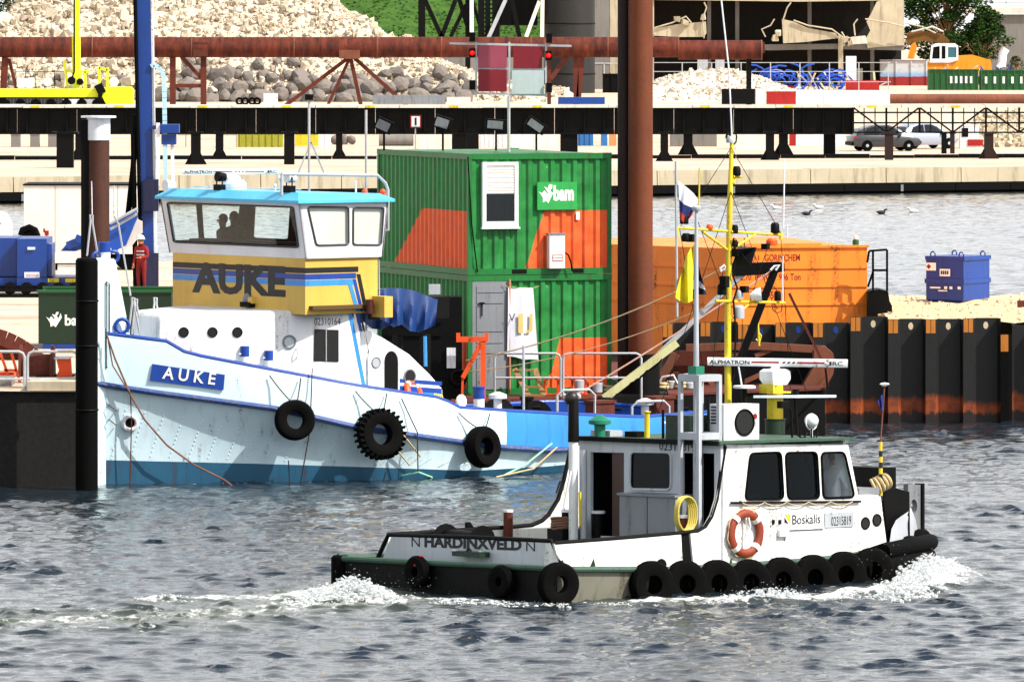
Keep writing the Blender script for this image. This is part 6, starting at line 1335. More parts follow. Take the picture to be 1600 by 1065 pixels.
# trunk cabin that follows the bow
yt = lambda x: -min(max(.2, hb(x) - .42), 2.36)
TT = [(230, 520), (248, 500), (252, 492), (262, 487), (545, 484), (556, 497), (566, 512), (592, 522), (640, 552), (672, 583), (692, 606)]
def x_trunk(u):
    lo_, hi_ = .8, 14
    for k in range(40):
        m = (lo_ + hi_) / 2
        if u_of(m, yt(m)) < u: lo_ = m
        else: hi_ = m
    return lo_
def tk_pt(u, v, off=0.):
    x = x_trunk(u); q = AF.M @ Vector((x, yt(x), 0)); z = CH - (v - VH) * q.y / F; s = (yt(x + .05) - yt(x - .05)) / .1; n = Vector((s, -1, 0)).normalized()
    return Vector((x, yt(x), z)) + n * off, n
xt = [x_trunk(u) for u in (249, 251, 255, 262, 280, 310, 340, 380, 420, 460, 500, 540, 550, 560, 570, 582, 600, 620, 640, 656, 672, 684, 691)]
rows = []
for x in xt:
    y = yt(x); zt_ = trz(TT, x, y); zb = zg(x) - .86; y2 = abs(y); ch_ = .07; rows.append([(x, y, zb), (x, y, zt_ - ch_), (x, y + ch_ * .4, zt_ - ch_ * .3), (x, y + ch_ * 1.2, zt_), (x, y2 - ch_ * 1.2, zt_), (x, y2 - ch_ * .4, zt_ - ch_ * .3), (x, y2, zt_ - ch_), (x, y2, zb)])
trk_ = add('trunk_cabin', MB().loft(rows, caps=True), M_white)
for u in (287, 332, 371):
    p, n = tk_pt(u, 519, .0); ph = add('porthole', MB().torus(p + n * .005, n, .10, .012, 20, 6), M_blk); add('pane', MB().lathe([(.095, .002), (.095, .006)], p, n, 18), M_print_blk, ph)
p, n = tk_pt(452, 534); ph = add('porthole', MB().torus(p + n * .01, n, .13, .022, 24, 6), M_grey); add('pane', MB().lathe([(.12, .004), (.12, .01)], p, n, 20), paint('frosted_pane', '#c5cfd2', .25), ph)
p, n = tk_pt(640, 588); ph = add('porthole', MB().torus(p + n * .008, n, .15, .02, 24, 6), M_grey); ph.scale = (1, 1, 1); add('pane', MB().lathe([(.14, .004), (.14, .01)], p, n, 20), M_print_blk, ph)
c4 = [tk_pt(u, v, .004)[0] for u, v in ((490, 564), (529, 565), (529, 515), (491, 514))]; wn_ = add('side_window', MB().prism(c4, tk_pt(510, 540)[1] * .01), M_print_blk); c4 = [tk_pt(u, v, .016)[0] for u, v in ((508.5, 564), (510, 564), (510, 514), (508.5, 514))]; add('divider', MB().prism(c4, tk_pt(510, 540)[1] * .01), M_lgrey, wn_)
A_, B_, D_ = (tk_pt(u, v, .006)[0] for u, v in ((491, 508), (532, 507), (491, 497))); tug.text('lettering', '02310164', A_, B_ - A_, D_ - A_, M_print_blk, trk_, world=False)
def tk_quad(pts, off, th, mat, name, par=None): c = [tk_pt(u, v, off)[0] for u, v in pts]; return add(name, MB().prism(c, tk_pt(sum(p[0] for p in pts) / len(pts), 550)[1] * th), mat, par)
arch = lambda u0, u1, vt, vb, n=10: [(u0, vb), (u1, vb)] + [((u0 + u1) / 2 + (u1 - u0) / 2 * math.cos(math.pi * i / n), vt + (u1 - u0) * .75 - (u1 - u0) * .75 * math.sin(math.pi * i / n)) for i in range(n + 1)]
dw = tk_quad(arch(599, 621, 549, 618), .004, .006, M_inside, 'doorway'); add('door_frame', MB().tube([tk_pt(u, v, .02)[0] for u, v in arch(598, 622, 547, 618)[1:]] + [tk_pt(598, 618, .02)[0]], .02, 6), M_white, dw)
dl = tk_quad(arch(573, 596, 544, 612), .004, .05, M_white, 'door'); p, n = tk_pt(585, 566, .056); add('door_pane', MB().lathe([(.11, 0), (.11, .01)], p, n, 16), M_lgrey, dl); add('pane_rim', MB().torus(p + n * .008, n, .11, .014, 18, 6), M_grey, dl)
for v0, v1, m_ in ((591, 597, rail), (602, 610, rail), (610, 622, ice)): tk_quad([(623, v1), (690, v1 + 5), (690, v0 + 5), (623, v0)], .004, .004, m_ if m_ is not ice else brt, 'side_stripe')
for du, m_, w_ in ((0, brt, 7), (10, M_print_wht, 4), (15, rail, 6), (22, M_print_blk, 4)): tk_quad([(566 + du * .8, 604), (566 + (du + w_) * .8, 604), (544 + du * .8 + w_ * .8, 490), (544 + du * .8, 490)], .004 + du * .0002, .004, m_, 'swoosh_stripe')
p, n = tk_pt(463, 560); add('grab_handle', MB().tube([p, p + n * .08 + Vector((0, 0, .05)), p + n * .08 + Vector((0, 0, .18)), p + Vector((0, 0, .22))], .014, 6), M_gal)
# wheelhouse
WY = -2.36; xf = AF.px(477, 487, y=WY).x; xr_ = AF.px(590, 480, y=WY).x; yf = AF.px(270, 480, x=xf).y
zb0 = AF.px(477, 488, y=WY).z; zb1 = AF.px(477, 404, y=WY).z
M_tan = paint('yellow_wheelhouse_paint', '#dcbc66', .5, '#8a7236', .2, scale=1.5)
base = add('wheelhouse_base', MB().loft([[(xf, WY, z), (xr_, WY, z), (xr_, yf, z), (xf, yf, z)] for z in (zb0 - .05, zb1)], closed=True), M_tan)
fv = lambda v: AF.px(477, v, y=WY).z
for v0, v1, m_ in ((418.5, 427, M_print_blk), (428.5, 437, rail), (438, 447, brt)):
    add('front_stripe', MB().span((xf - .004, WY - .0, fv(v1)), (xf - .001, yf, fv(v0))), m_, base); xe = AF.px(560 - (v0 - 418) * .35, v0, y=WY).x; add('side_stripe', MB().span((xf - .003, WY - .004, fv(v1)), (xe, WY - .001, fv(v0))), m_, base)
for k, (m_, u0, w_) in enumerate(((M_print_blk, 557, 6), (rail, 551, 5), (brt, 544, 6))): c = [AF.px(u, v, y=WY - .002 - .002 * k) for u, v in ((u0 + 12, 486), (u0 + 12 + w_, 486), (u0 + w_, 428 + 8 * k), (u0, 428 + 8 * k))]; add('side_stripe', MB().prism(c, (0, -.003, 0)), m_, base)
A_, B_ = AF.px(300, 457, x=xf - .007), AF.px(446, 457, x=xf - .007); C_ = AF.px(300, 409, x=xf - .007); tug.text('lettering', 'AUKE', A_, Vector((0, B_.y - A_.y, 0)), Vector((0, 0, C_.z - A_.z)), paint('dark_letter', '#23232b', .5), base, world=False, bold=.045)
for v in (405.5,): add('base_moulding', MB().span((xf - .03, WY - .03, fv(406)), (xr_ + .02, WY - .002, fv(402.5))), M_tan, base)
add('base_ledge', MB().span((xf + .1, WY - .14, fv(484)), (xr_ + .15, WY - .002, fv(478))), paint('brown_ledge', '#6a5228', .6), base)
# glazed upper part
yb0 = yf + .12
B4 = [Vector((AF.px(479, 404, y=WY - .06).x, WY - .06, zb1)), Vector((AF.px(599, 404, y=WY - .06).x, WY - .06, zb1))]; zt1 = AF.px(468, 318, y=WY - .1).z
T4 = [Vector((AF.px(468, 320, y=WY - .1).x, WY - .1, zt1)), Vector((AF.px(607, 320, y=WY - .1).x, WY - .1, zt1))]
fb, rb_, ft, rt = B4[0], B4[1], T4[0], T4[1]; sb_ = lambda p, y: Vector((p.x, y, p.z))
def bil(a, b, c, d): return lambda s, t: a.lerp(b, s).lerp(d.lerp(c, s), t)          # a,b bottom; c,d top
front = bil(sb_(fb, yb0), fb, ft, sb_(ft, yb0 + .04)); side = bil(fb, rb_, rt, ft); back = bil(rb_, sb_(rb_, yb0), sb_(rt, yb0 + .04), rt); far_ = bil(sb_(rb_, yb0), sb_(fb, yb0), sb_(ft, yb0 + .04), sb_(rt, yb0 + .04))
U = [(0, 0), (1, 0), (1, 1), (0, 1)]
M_wh = paint('wheelhouse_white', '#dfe1e6', .4, '#9a948a', .2, scale=2)
hole_f = [rquad([(.05, .2), (.955, .2), (.955, .93), (.05, .93)], .03)]
hole_s = [rquad([(.14, .24), (.545, .24), (.545, .92), (.085, .94)], .045), rquad([(.60, .235), (.955, .22), (.95, .90), (.60, .915)], .045)]
hole_b = [rquad([(.06, .25), (.3, .25), (.3, .9), (.06, .9)], .03), rquad([(.36, .25), (.62, .25), (.62, .9), (.36, .9)], .03), rquad([(.68, .25), (.94, .25), (.94, .9), (.68, .9)], .03)]
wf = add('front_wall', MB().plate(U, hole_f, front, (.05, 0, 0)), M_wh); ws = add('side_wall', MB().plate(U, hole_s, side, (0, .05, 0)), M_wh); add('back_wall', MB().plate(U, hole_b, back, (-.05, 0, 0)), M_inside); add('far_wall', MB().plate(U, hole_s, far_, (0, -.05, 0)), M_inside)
gask = paint('grey_gasket', '#4b4e52', .6)
for nm, holes, fnm, par, off in (('window_seal', hole_f, front, wf, (-.012, 0, 0)), ('window_seal', hole_s, side, ws, (0, -.012, 0))):
    for h_ in holes: add(nm, MB().tube([fnm(*p) + Vector(off) for p in h_], .02, 6, closed=True), gask, par)
add('pane', MB().prism([front(*p) + Vector((.02, 0, 0)) for p in hole_f[0]], (.006, 0, 0)), M_glass, wf)
for h_ in hole_s:
    add('blind', MB().prism([side(*p) + Vector((0, .045, 0)) for p in h_], (0, .006, 0)), M_offw, ws); add('pane', MB().prism([side(*p) + Vector((0, .012, 0)) for p in h_], (0, .005, 0)), M_glass, ws)
    add('far_pane', MB().prism([far_(*p) + Vector((0, -.03, 0)) for p in h_], (0, -.004, 0)), M_glass)
for h_ in hole_b: add('back_pane', MB().prism([back(*p) + Vector((-.03, 0, 0)) for p in h_], (-.004, 0, 0)), M_glass)
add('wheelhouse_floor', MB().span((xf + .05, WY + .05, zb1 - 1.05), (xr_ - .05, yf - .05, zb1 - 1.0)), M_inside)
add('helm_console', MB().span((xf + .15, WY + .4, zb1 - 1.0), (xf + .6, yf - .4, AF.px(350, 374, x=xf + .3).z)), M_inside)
ov = .10; rz0 = zt1; rz1 = AF.px(468, 305, y=WY - .1).z
roof = add('roof', MB().loft([[(ft.x - ov, WY - .1 - ov, rz0), (rt.x + ov, WY - .1 - ov, rz0), (rt.x + ov, yb0 + ov, rz0), (ft.x - ov, yb0 + ov, rz0)], [(ft.x - ov, WY - .1 - ov, rz0 + .06), (rt.x + ov, WY - .1 - ov, rz0 + .06), (rt.x + ov, yb0 + ov, rz0 + .06), (ft.x - ov, yb0 + ov, rz0 + .06)], [(ft.x + .12, WY + .1, rz1 + .05), (rt.x - .1, WY + .1, rz1), (rt.x - .1, yb0 - .2, rz1), (ft.x + .12, yb0 - .2, rz1 + .05)]], closed=True, caps=True), paint('cyan_roof', '#6ac6e8', .35, '#3a7d98', .2), smooth=15)
RZ = rz1
# roof gear
def roof_pt(u, v, x): return AF.px(u, v, x=x)
for u, v in ((343, 297), (452, 299)):
    q = AF.px(u, v, x=xf - .05); fl = add('searchlight', MB().box(q, (.14, .26, .24)), M_blk); add('lamp_yoke', MB().tube([q + Vector((0, -.1, .1)), q + Vector((0, -.1, .3)), q + Vector((0, .1, .3)), q + Vector((0, .1, .1))], .015, 6), M_blk, fl); add('lamp_head', MB().lathe([(.09, -.1), (.11, .1)], q + Vector((.05, .02, .28)), (-1, 0, .1), 14), M_blk if u < 400 else M_white, fl)
q = AF.px(264, 290, x=xf + .2); fl = add('searchlight', MB().lathe([(.1, -.12), (.13, .1)], q, (-1, 0, 0), 16), M_white); add('lamp_stem', MB().tube([q, (q.x, q.y, RZ)], .03, 6), M_blue, fl)
def radar_bar(ctr, d, L, h, dep, th_add, par, textm, world=False, txt1='ALPHATRON', face=None, sc_=1.):
    d = Vector(d).normalized(); up = Vector((0, 0, 1)); n = d.cross(up).normalized()
    if face is not None and n.dot(face) < 0: n = -n
    o = Vector(ctr); prof = [(-.5, -.35), (-.42, -.5), (.42, -.5), (.5, -.35), (.5, .35), (.42, .5), (-.42, .5), (-.5, .35)]
    mb = MB(); mb.prism([o - d * L / 2 + n * a * dep + up * b * h for a, b in prof], d * L); bar_ = th_add('radar_scanner', mb, M_white, par)
    def lab(t_, a, b, z0, z1, m_=None):
        A = o + d * (a * L) + n * (dep / 2 + .004) + up * (z0 * h); textm('lettering', t_, A, d * ((b - a) * L), up * ((z1 - z0) * h), m_ or M_print_blk, bar_, world=world, bold=.015)
    lab(txt1, -.485, -.20, -.28, .24); lab('J', .352, .385, -.3, .22); lab('RC', .392, .465, -.28, .22)
    for a, b in ((-.19, .01), (.135, .335)): mb = MB(); A = o + d * (a * L) + n * (dep / 2 + .001); mb.prism([A - up * h * .08, A + d * ((b - a) * L) - up * h * .08, A + d * ((b - a) * L) + up * h * .12, A + d * .02 + up * h * .12], n * .003); th_add('red_line', mb, M_print_red, bar_)
    for k in range(3): mb = MB(); A = o + d * ((.03 + k * .035) * L) + n * (dep / 2 + .001); mb.prism([A - up * h * .1, A + d * .02 * L - up * h * .1, A + d * .03 * L + up * h * .12, A + d * .012 * L + up * h * .12], n * .003); th_add('bar_mark', mb, M_print_blk, bar_)
    return bar_
a, b = AF.px(286, 268, x=xf + .8), AF.px(438, 268, x=xf + .8); dloc = Vector((.0, b.y - a.y, 0)); pd = (a + b) / 2
wd_ = AF.I.to_3x3() @ Vector((1, .12, 0)); Lr = 152 / F * 160
radar_bar(pd, wd_, Lr, .115, .14, add, roof, tug.text, face=AF.I.to_3x3() @ Vector((0, -1, 0)))
add('radar_pedestal', MB().lathe([(.16, RZ - pd.z), (.2, RZ - pd.z + .05), (.2, -.12), (.1, -.06)], pd, (0, 0, 1), 16), M_white, roof)
q = AF.px(368, 283, x=xf + .7); add('gps_dome', MB().lathe([(.20, 0), (.24, .04), (.24, .16), (.18, .24), (.05, .27)], (q.x, q.y, RZ), (0, 0, 1), 18), M_white, roof)
pr = [AF.px(u, v, y=WY + .2) for u, v in ((440, 272), (590, 274), (602, 286), (606, 296), (606, 360), (600, 360))]; add('roof_frame', MB().tube(pr, .035, 8), M_lgrey); pr2 = AF.px(440, 272, y=WY + .2); add('roof_frame', MB().tube([pr2, (pr2.x, pr2.y, RZ)], .03, 8), M_lgrey); add('roof_rail', MB().tube([AF.px(300, 291, x=xf + .3), AF.px(470, 296, x=xf + .3)], .012, 5), M_white)
for u in (570, 598): q = AF.px(u, 300, y=WY + .4); add('fire_float', MB().ball((q.x, q.y, q.z), .07, 10), M_orange); 
q = AF.px(582, 306, y=WY + .4); add('float_cradle', MB().box((q.x, q.y, q.z - .02), (.6, .2, .14)), paint('salmon_plastic', '#e08a6c', .5)); 
for u, v, rr in ((438, 278, .06), (556, 285, .03), (430, 290, .04)): q = AF.px(u, v, y=-1.2); add('roof_lamp', MB().tube([(q.x, q.y, RZ - .02), q], .02, 6).ball(q, rr, 8), M_white)
q = AF.px(382, 468, x=xf - .1); hn = add('horn_speaker', MB().lathe([(.12, 0), (.13, .06), (.05, .1)], q + Vector((.1, 0, 0)), (-1, 0, .2), 16), M_grey); add('horn_bracket', MB().span((q.x - .05, q.y - .25, fv(484)), (q.x + .12, q.y + .1, fv(476))), M_blk, hn); add('mount_plate', MB().span((q.x - .02, q.y - .30, fv(478)), (q.x + .1, q.y - .15, fv(468))), M_tan, hn)
q0, q1 = AF.px(583, 495, y=WY - .1), AF.px(596, 462, y=WY - .1); sl = add('side_lamp_box', MB().span((q0.x, WY - .5, q0.z), (q1.x, WY - .05, q1.z)), M_tan); q0, q1 = AF.px(571, 490, y=WY - .2), AF.px(582, 465, y=WY - .2); add('port_lamp', MB().lathe([(.09, 0), (.09, .3)], ((q0.x + q1.x) / 2, WY - .22, q0.z), (0, 0, 1), 12), paint('dark_red_lamp', '#5a1a14', .4), sl)
add('corner_rod', MB().tube([AF.px(592, 405, y=WY + .02), AF.px(593, 490, y=WY + .02)], .015, 6), M_gal)
# crew inside the wheelhouse
zfl = zb1 - 1.0
for u, lab_, fx in ((349, 'crew member as a dark silhouette at the tug wheelhouse window, nearer the doorway post', R(70)), (366, 'crew member as a dark silhouette behind the tug wheelhouse window, taller head', R(110))):
    q = AF.M @ AF.px(u, 345, x=xf + 1.0); hz_ = q.z; person(lab_, (q.x, q.y, (AF.M @ Vector((0, 0, zfl))).z), R(120) if u < 355 else R(160), top='#08090b', legs='#08090b', skin='#6a4636', hair='#0a0806', scale=(hz_ + (.05 if u > 355 else 0) - zfl) / 1.66)  # backlit silhouette put into near-black clothes and darkened skin colours
# fore deck bollards, aft gear
for u, vt, vb in ((385.5, 541, 571), (424, 548, 576)):
    p, n = surf(u, vb, -.35); zt_ = CH - (vt - VH) * (AF.M @ p).y / F; bo_ = add('bollard', MB().lathe([(.095, -.2), (.095, (zt_ - p.z) * .45)], p, (0, 0, 1), 16), M_white); add('bollard_top', MB().lathe([(.097, (zt_ - p.z) * .45), (.097, zt_ - p.z), (.08, zt_ - p.z + .01)], p, (0, 0, 1), 16), rail, bo_); add('bollard_pin', MB().tube([p + Vector((-.16, 0, (zt_ - p.z) * .6)), p + Vector((.16, 0, (zt_ - p.z) * .6))], .015, 6), M_gal, bo_)
p, n = surf(775, 636, -.6); bo_ = add('bollard', MB().lathe([(.12, -.3), (.12, .16)], p, (0, 0, 1), 16), M_white); add('bollard_top', MB().lathe([(.125, .16), (.125, .38), (.14, .38), (.14, .42)], p, (0, 0, 1), 16), rail, bo_)
# aft casing and awning post, covered davit
q0 = AF.px(700, 620, y=-1.2); 
add('engine_casing', MB().span((x_trunk(640), -1.9, zg(9) - .9), (12.0, 1.9, zg(10) - .25)), paint('casing_blue', '#22304a', .6, '#101418', .5))
add('awning_post', MB().tube([AF.px(664, 525, y=-1.5), AF.px(665, 572, y=-1.5)], .04, 8), brt)
add('aft_stripe', MB().prism([surf(u, v, .012)[0] for u, v in ((1036, 658), (1046, 658), (1070, 694), (1058, 694))], surf(1045, 670)[1] * .006), M_print_wht); add('aft_stripe', MB().prism([surf(u, v, .012)[0] for u, v in ((1051, 658), (1056, 658), (1084, 694), (1078, 694))], surf(1060, 670)[1] * .006), M_print_wht)
tp = Thing('tarpaulin_cover', 'creased blue tarpaulin draped over gear behind the tug wheelhouse', 'tarpaulin', M=AF.M @ Matrix.Translation(AF.px(640, 515, y=-.6)))
t0 = [(592, 452), (600, 451), (612, 450), (625, 450), (640, 452), (655, 457), (670, 463), (684, 468)]; t1 = [(594, 498), (604, 503), (615, 511), (628, 507), (640, 517), (655, 519), (666, 514), (680, 508)]
rows = []
for j in range(13):
    r_ = []
    for i in range(29):
        k = i / 28 * 7; a = (interp(k, range(8), [p[0] for p in t0]), interp(k, range(8), [p[1] for p in t0])); b = (interp(k, range(8), [p[0] for p in t1]), interp(k, range(8), [p[1] for p in t1])); t_ = j / 12
        fold = .11 * math.sin(k * 3.9 + 1.8 * t_) * (.12 + t_) + .035 * t_ * math.sin(k * 8 + 3 * t_); yy_ = -.9 - .10 * t_ + fold; r_.append(AF.px(lerp(a[0], b[0], t_), lerp(a[1], b[1], t_), y=yy_))
    rows.append(r_)
topb = [Vector((p.x + .1, p.y + 1.2, p.z - .05)) for p in rows[0]]; botb = [Vector((p.x + .1, p.y + 1.5, p.z)) for p in rows[-1]]
lt = AF.px(640, 515, y=-.6); mb = MB().loft([botb, topb] + rows); mb.v = [v - lt for v in mb.v]; tp.add('sheet', mb, paint('tarp_blue', '#274d84', .45, '#152c4e', .4, scale=4, bump=.3), world=False, smooth=60)
mb = MB(); mb.span(AF.px(600, 500, y=-.5) - lt, AF.px(676, 462, y=.1) - lt); bz_ = (zg(10) - .3) - lt.z; mb.span((-.4, -.1, bz_), (-.25, .1, -.1)); mb.span((.35, -.1, bz_), (.5, .1, -.1)); tp.add('covered_frame', mb, M_blk, world=False)

# ------------------------------------------------------------------ things hung on or lying on the tug
def tyre(name, label, p, n, Rr, w_, knobs=0, grp=None, up=None, hub=.55):
    n = n.normalized(); t = Thing(name, label, 'tyre', p, group=grp); prof = [(Rr * hub, -w_ * .36), (Rr * .72, -w_ * .5), (Rr * .92, -w_ * .46), (Rr, -w_ * .3), (Rr, w_ * .3), (Rr * .92, w_ * .46), (Rr * .72, w_ * .5), (Rr * hub, w_ * .36), (Rr * (hub + .05), 0), (Rr * hub, -w_ * .36)]
    t.add('tyre_casing', MB().lathe(prof, p, n, 30, caps=False), M_rub); x, y = perp(n)
    if knobs:
        mb = MB()
        for k in range(knobs):
            a = 2 * math.pi * k / knobs; d = x * math.cos(a) + y * math.sin(a); e = (y * math.cos(a) - x * math.sin(a))
            for sgn in (-1, 1): mb.obox(p + d * Rr + n * sgn * w_ * .24, d * .045, e * Rr * math.pi / knobs * .5 + n * sgn * .03, n * w_ * .2)
        o = t.add('tread_blocks', mb, M_rub)
    else:
        mb = MB(); 
        for k in (-.16, .05, .2): mb.torus(p + n * w_ * k, n, Rr * .998, .012, 30, 5)
        t.add('tread_rib', mb, M_rub)
    return t
Ad = AF.M.to_3x3()
for u, v, rpx, kn, lab_, face in ((460.5, 656, 31, 0, 'smooth black tyre fender hung below the bollards of the tug', (.0, .0)), (594, 678, 37, 26, 'knobbly tractor tyre fender hung amidships on the tug', (.0, 0)), (754, 698, 32, 0, 'worn black tyre fender hung where the tug rail steps down', (.25, 0))):
    p, n = surf(u, v - 20, .26); q = AF.px(u, v, y=p.y); w_n = (Ad @ n); w_n = Vector((w_n.x + face[0], w_n.y, .12)).normalized(); pw = AF.M @ q
    tyre('tyre_fender', lab_, pw, w_n, rpx / F * pw.y, .36, kn, hub=.46)
    top = pw + Vector((0, 0, rpx / F * pw.y * .85))
    for du in (-10, 12):
        g_, _ = surf(u - 18 + du * 2.2, interp(u - 18 + du, [a for a, _ in GU], [b for _, b in GU]) + 6, .06); mb = MB(); mb.tube(catenary(AF.M @ g_, top + Vector((du * .004, 0, 0)), .03, 8), .014, 5); single('fender_rope', mb, M_ropedk, ('rope holding the %s tyre to the tug rail' % ('smooth' if kn == 0 and u < 500 else 'knobbly' if kn else 'worn')), 'rope', 'fender ropes of the tug')
def wrope(label, pts, r, mat, grp=None):
    mb = MB(); mb.tube(pts, r, 6); return single('mooring_rope', mb, mat, label, 'rope', grp)
S_ = lambda u, v, o=.04: AF.M @ surf(u, v, o)[0]
brown = paint('brown_rope', '#8a6a58', .9, '#4a342a', .4, streak=False)
wrope('brown mooring rope sagging from the tug bow down to the water', [S_(166, 520, .2), S_(180, 560, .2), S_(205, 617, .15), S_(225, 652, .25), S_(258, 690, .3), S_(300, 724, .3), S_(345, 747, .4), G(372, 758) + Vector((0, 0, -.1))], .022, brown)
wrope('thin rope from the bow fin joining the brown mooring rope', [S_(169, 530, .15), S_(176, 570, .2), S_(192, 596, .2), S_(205, 614, .15)], .016, brown)
wrope('rusty chain hanging through the hawse pipe of the tug', [S_(204, 614, .12), S_(204, 660, .2), G(203, 757) + Vector((0, 0, -.1))], .014, M_rust)
for k, pts in enumerate((((487, 575, .05), (482, 660, .3), (466, 752, .25)), ((595, 735, .3), (592, 752, .25)), ((625, 622, .06), (646, 675, .15), (643, 735, .3)), ((448, 715, .2), (450, 752, .2)))):
    wrope('thin dark line hanging down the side of the tug', [S_(*p) for p in pts], .014, M_ropedk, 'thin lines down the tug side')
gr_ = paint('pale_green_rope', '#a8dcc0', .8, '#6a9a80', .3, streak=False)
wrope('pale green rope ends floating below the knobbly tyre', [G(608, 748) + Vector((0, 0, .02)), S_(643, 736, .35), G(676, 747) + Vector((0, 0, .02))], .02, gr_)
wrope('white hawser slung along the tug side behind the knobbly tyre', [S_(618, 700, .1), S_(632, 722, .25), S_(650, 708, .2), S_(620, 672, .12)], .02, M_rope)
wrope('pale green rope led from the worn tyre toward the tug stern', [S_(770, 742, .35), S_(812, 722, .2), S_(858, 692, .1)], .022, gr_); wrope('tan rope crossing below the pale green rope at the tug stern', [G(775, 745), S_(820, 728, .3), S_(866, 698, .1)], .02, M_rope)
p, n = surf(668, 616, -.5); mb = MB(); mb.torus(AF.M @ (p + Vector((0, 0, .05))), Ad @ Vector((.3, -1, .5)), .20, .07, 26, 9); lb = Thing('life_ring', 'orange life ring lying by the tug engine house', 'life ring', AF.M @ p); lb.add('ring', mb, M_orange)
mb = MB()
for k in range(4): d = Ad @ Vector((.3, -1, .5)).normalized(); x, y = perp(d); a = k * 1.57 + .6; c = AF.M @ (p + Vector((0, 0, .05))) + (x * math.cos(a) + y * math.sin(a)) * .20; t_ = (y * math.cos(a) - x * math.sin(a)); mb.lathe([(.074, -.04), (.074, .04)], c, t_, 10, caps=False)
lb.add('white_band', mb, M_print_wht)
p, n = surf(709, 624, -.7); mb = MB()
for k in range(5): mb.torus(AF.M @ (p + Vector((k * .05, 0, .05))), Ad @ Vector((1, -.7, .1 * k)), .19, .028, 22, 6)
single('hose_coil', mb, M_yel, 'yellow hose coil hung at the step of the tug rail', 'hose')
p, n = surf(734, 628, -.3); pw = AF.M @ p; mb = MB(); mb.lathe([(.02, -.05), (.13, -.045), (.15, -.02), (.15, .02), (.13, .045), (.02, .05)], pw, Ad @ Vector((.2, -1, 0)), 22); mb.tube([pw - Vector((0, 0, .12)), pw - Vector((0, 0, .5))], .02, 6); single('round_marker', mb, M_print_wht, 'round white disc marker on the tug rail by the yellow hose', 'marker')
for k, (u, m_, l) in enumerate(((812, M_blue, 'blue drum on the tug aft deck beside the railing'), (836, M_blk, 'black drum on the tug aft deck between blue drums'), (868, M_blue, 'blue drum on the tug aft deck close to the black exhaust'))):
    p, n = surf(u, 640, -.9); pw = AF.M @ Vector((p.x, p.y, zg(p.x) - .85)); mb = MB(); mb.lathe([(.2, 0), (.22, .02), (.22, .3), (.235, .31), (.235, .35), (.22, .36), (.22, .86), (.19, .88)], pw, (0, 0, 1), 18); single('steel_drum', mb, m_, l, 'drum')
p, n = surf(827, 643, -.2); pw = AF.M @ p; mb = MB(); mb.tube([pw - Vector((0, 0, .8)), Vector((pw.x, pw.y, CH - (540 - VH) * pw.y / F))], .028, 8); single('pole_mast', mb, M_gal, 'thin grey pole standing on the tug aft rail', 'pole')
# aft deck crane boom
cr = Thing('deck_crane', 'folding deck crane with pale boom and black strut on the tug stern', 'crane', (P(945, 0, 164.8).x, 164.8, .9)); YC = 164.8
M_cream = paint('cream_boom_paint', '#d9d6a8', .5, '#7a7658', .4, .1, scale=4)
mb = MB(); mb.bar(P(944, 622, YC), P(1058, 535, YC), .17, .22, up=(0, 1, 0)); cr.add('lower_boom', mb, M_cream); mb = MB(); mb.bar(P(1030, 552, YC + .2), P(1160, 428, YC + .2), .11, .14, up=(0, 1, 0)); cr.add('upper_boom', mb, M_lgrey); mb = MB(); mb.bar(P(1010, 572, YC + .32), P(1165, 425, YC + .32), .10, .10, up=(0, 1, 0)); cr.add('hydraulic_ram', mb, M_blk)
mb = MB(); mb.prism([P(u, v, YC + .1) for u, v in ((1140, 412), (1218, 409), (1226, 412), (1226, 424), (1204, 428), (1176, 430), (1142, 432))], (0, .25, 0)); cr.add('knuckle_arm', mb, M_blk)
mb = MB(); mb.bar(P(1210, 424, YC), P(1157, 560, YC), .17, .17, up=(0, 1, 0)); cr.add('strut', mb, M_blk)
q = P(1150, 590, YC); mb = MB(); mb.bar(P(1157, 556, YC), (q.x, YC, .9), .26, .26, up=(0, 1, 0)); cr.add('column', mb, M_blk); q = P(944, 620, YC); mb = MB(); mb.span((q.x - .15, YC - .15, .8), (q.x + .15, YC + .15, q.z)); cr.add('boom_rest', mb, M_blk)
mb = MB(); mb.tube([P(u, v, YC - .15) for u, v in ((1125, 420), (1132, 414), (1134, 420), (1126, 424))], .03, 6); mb.tube([P(u, v, YC - .15) for u, v in ((1204, 422), (1210, 416), (1218, 414), (1212, 422))], .03, 6); cr.add('shackle', mb, M_white)
mb = MB()
for k in range(3): a_ = P(962 + k * 24, 616 - k * 18.5, YC - .1); mb.tube(catenary(a_, P(986 + k * 24, 597.5 - k * 18.5, YC - .1), .05, 6), .02, 5)
cr.add('hose_run', mb, M_rub)
mb = MB(); mb.tube([P(1184, 503, YC), P(1186, 540, YC)], .03, 6); mb.tube([P(u, v, YC) for u, v in ((1184, 518), (1189, 524), (1187, 534), (1181, 530))], .025, 6); cr.add('hook', mb, M_yel)
mb = MB(); mb.tube(catenary(P(1128, 420, YC), P(728, 563, 166.6), .25, 20), .016, 5); single('guy_rope', mb, M_rope, 'long pale rope from the crane knuckle to the orange stand, upper one', 'rope'); mb = MB(); mb.tube(catenary(P(1120, 472, YC), P(735, 580, 166.6), .25, 20), .013, 5); single('guy_rope', mb, M_rope, 'thin rope from the crane boom to the orange stand, lower one', 'rope')
mb = MB(); mb.tube(catenary(P(1204, 424, YC), P(900, 617, 164.5), .05, 20), .02, 5); single('guy_rope', mb, paint('pink_rope', '#d8b4a4', .9), 'pinkish rope from the crane knuckle down to the tug stern rail', 'rope')
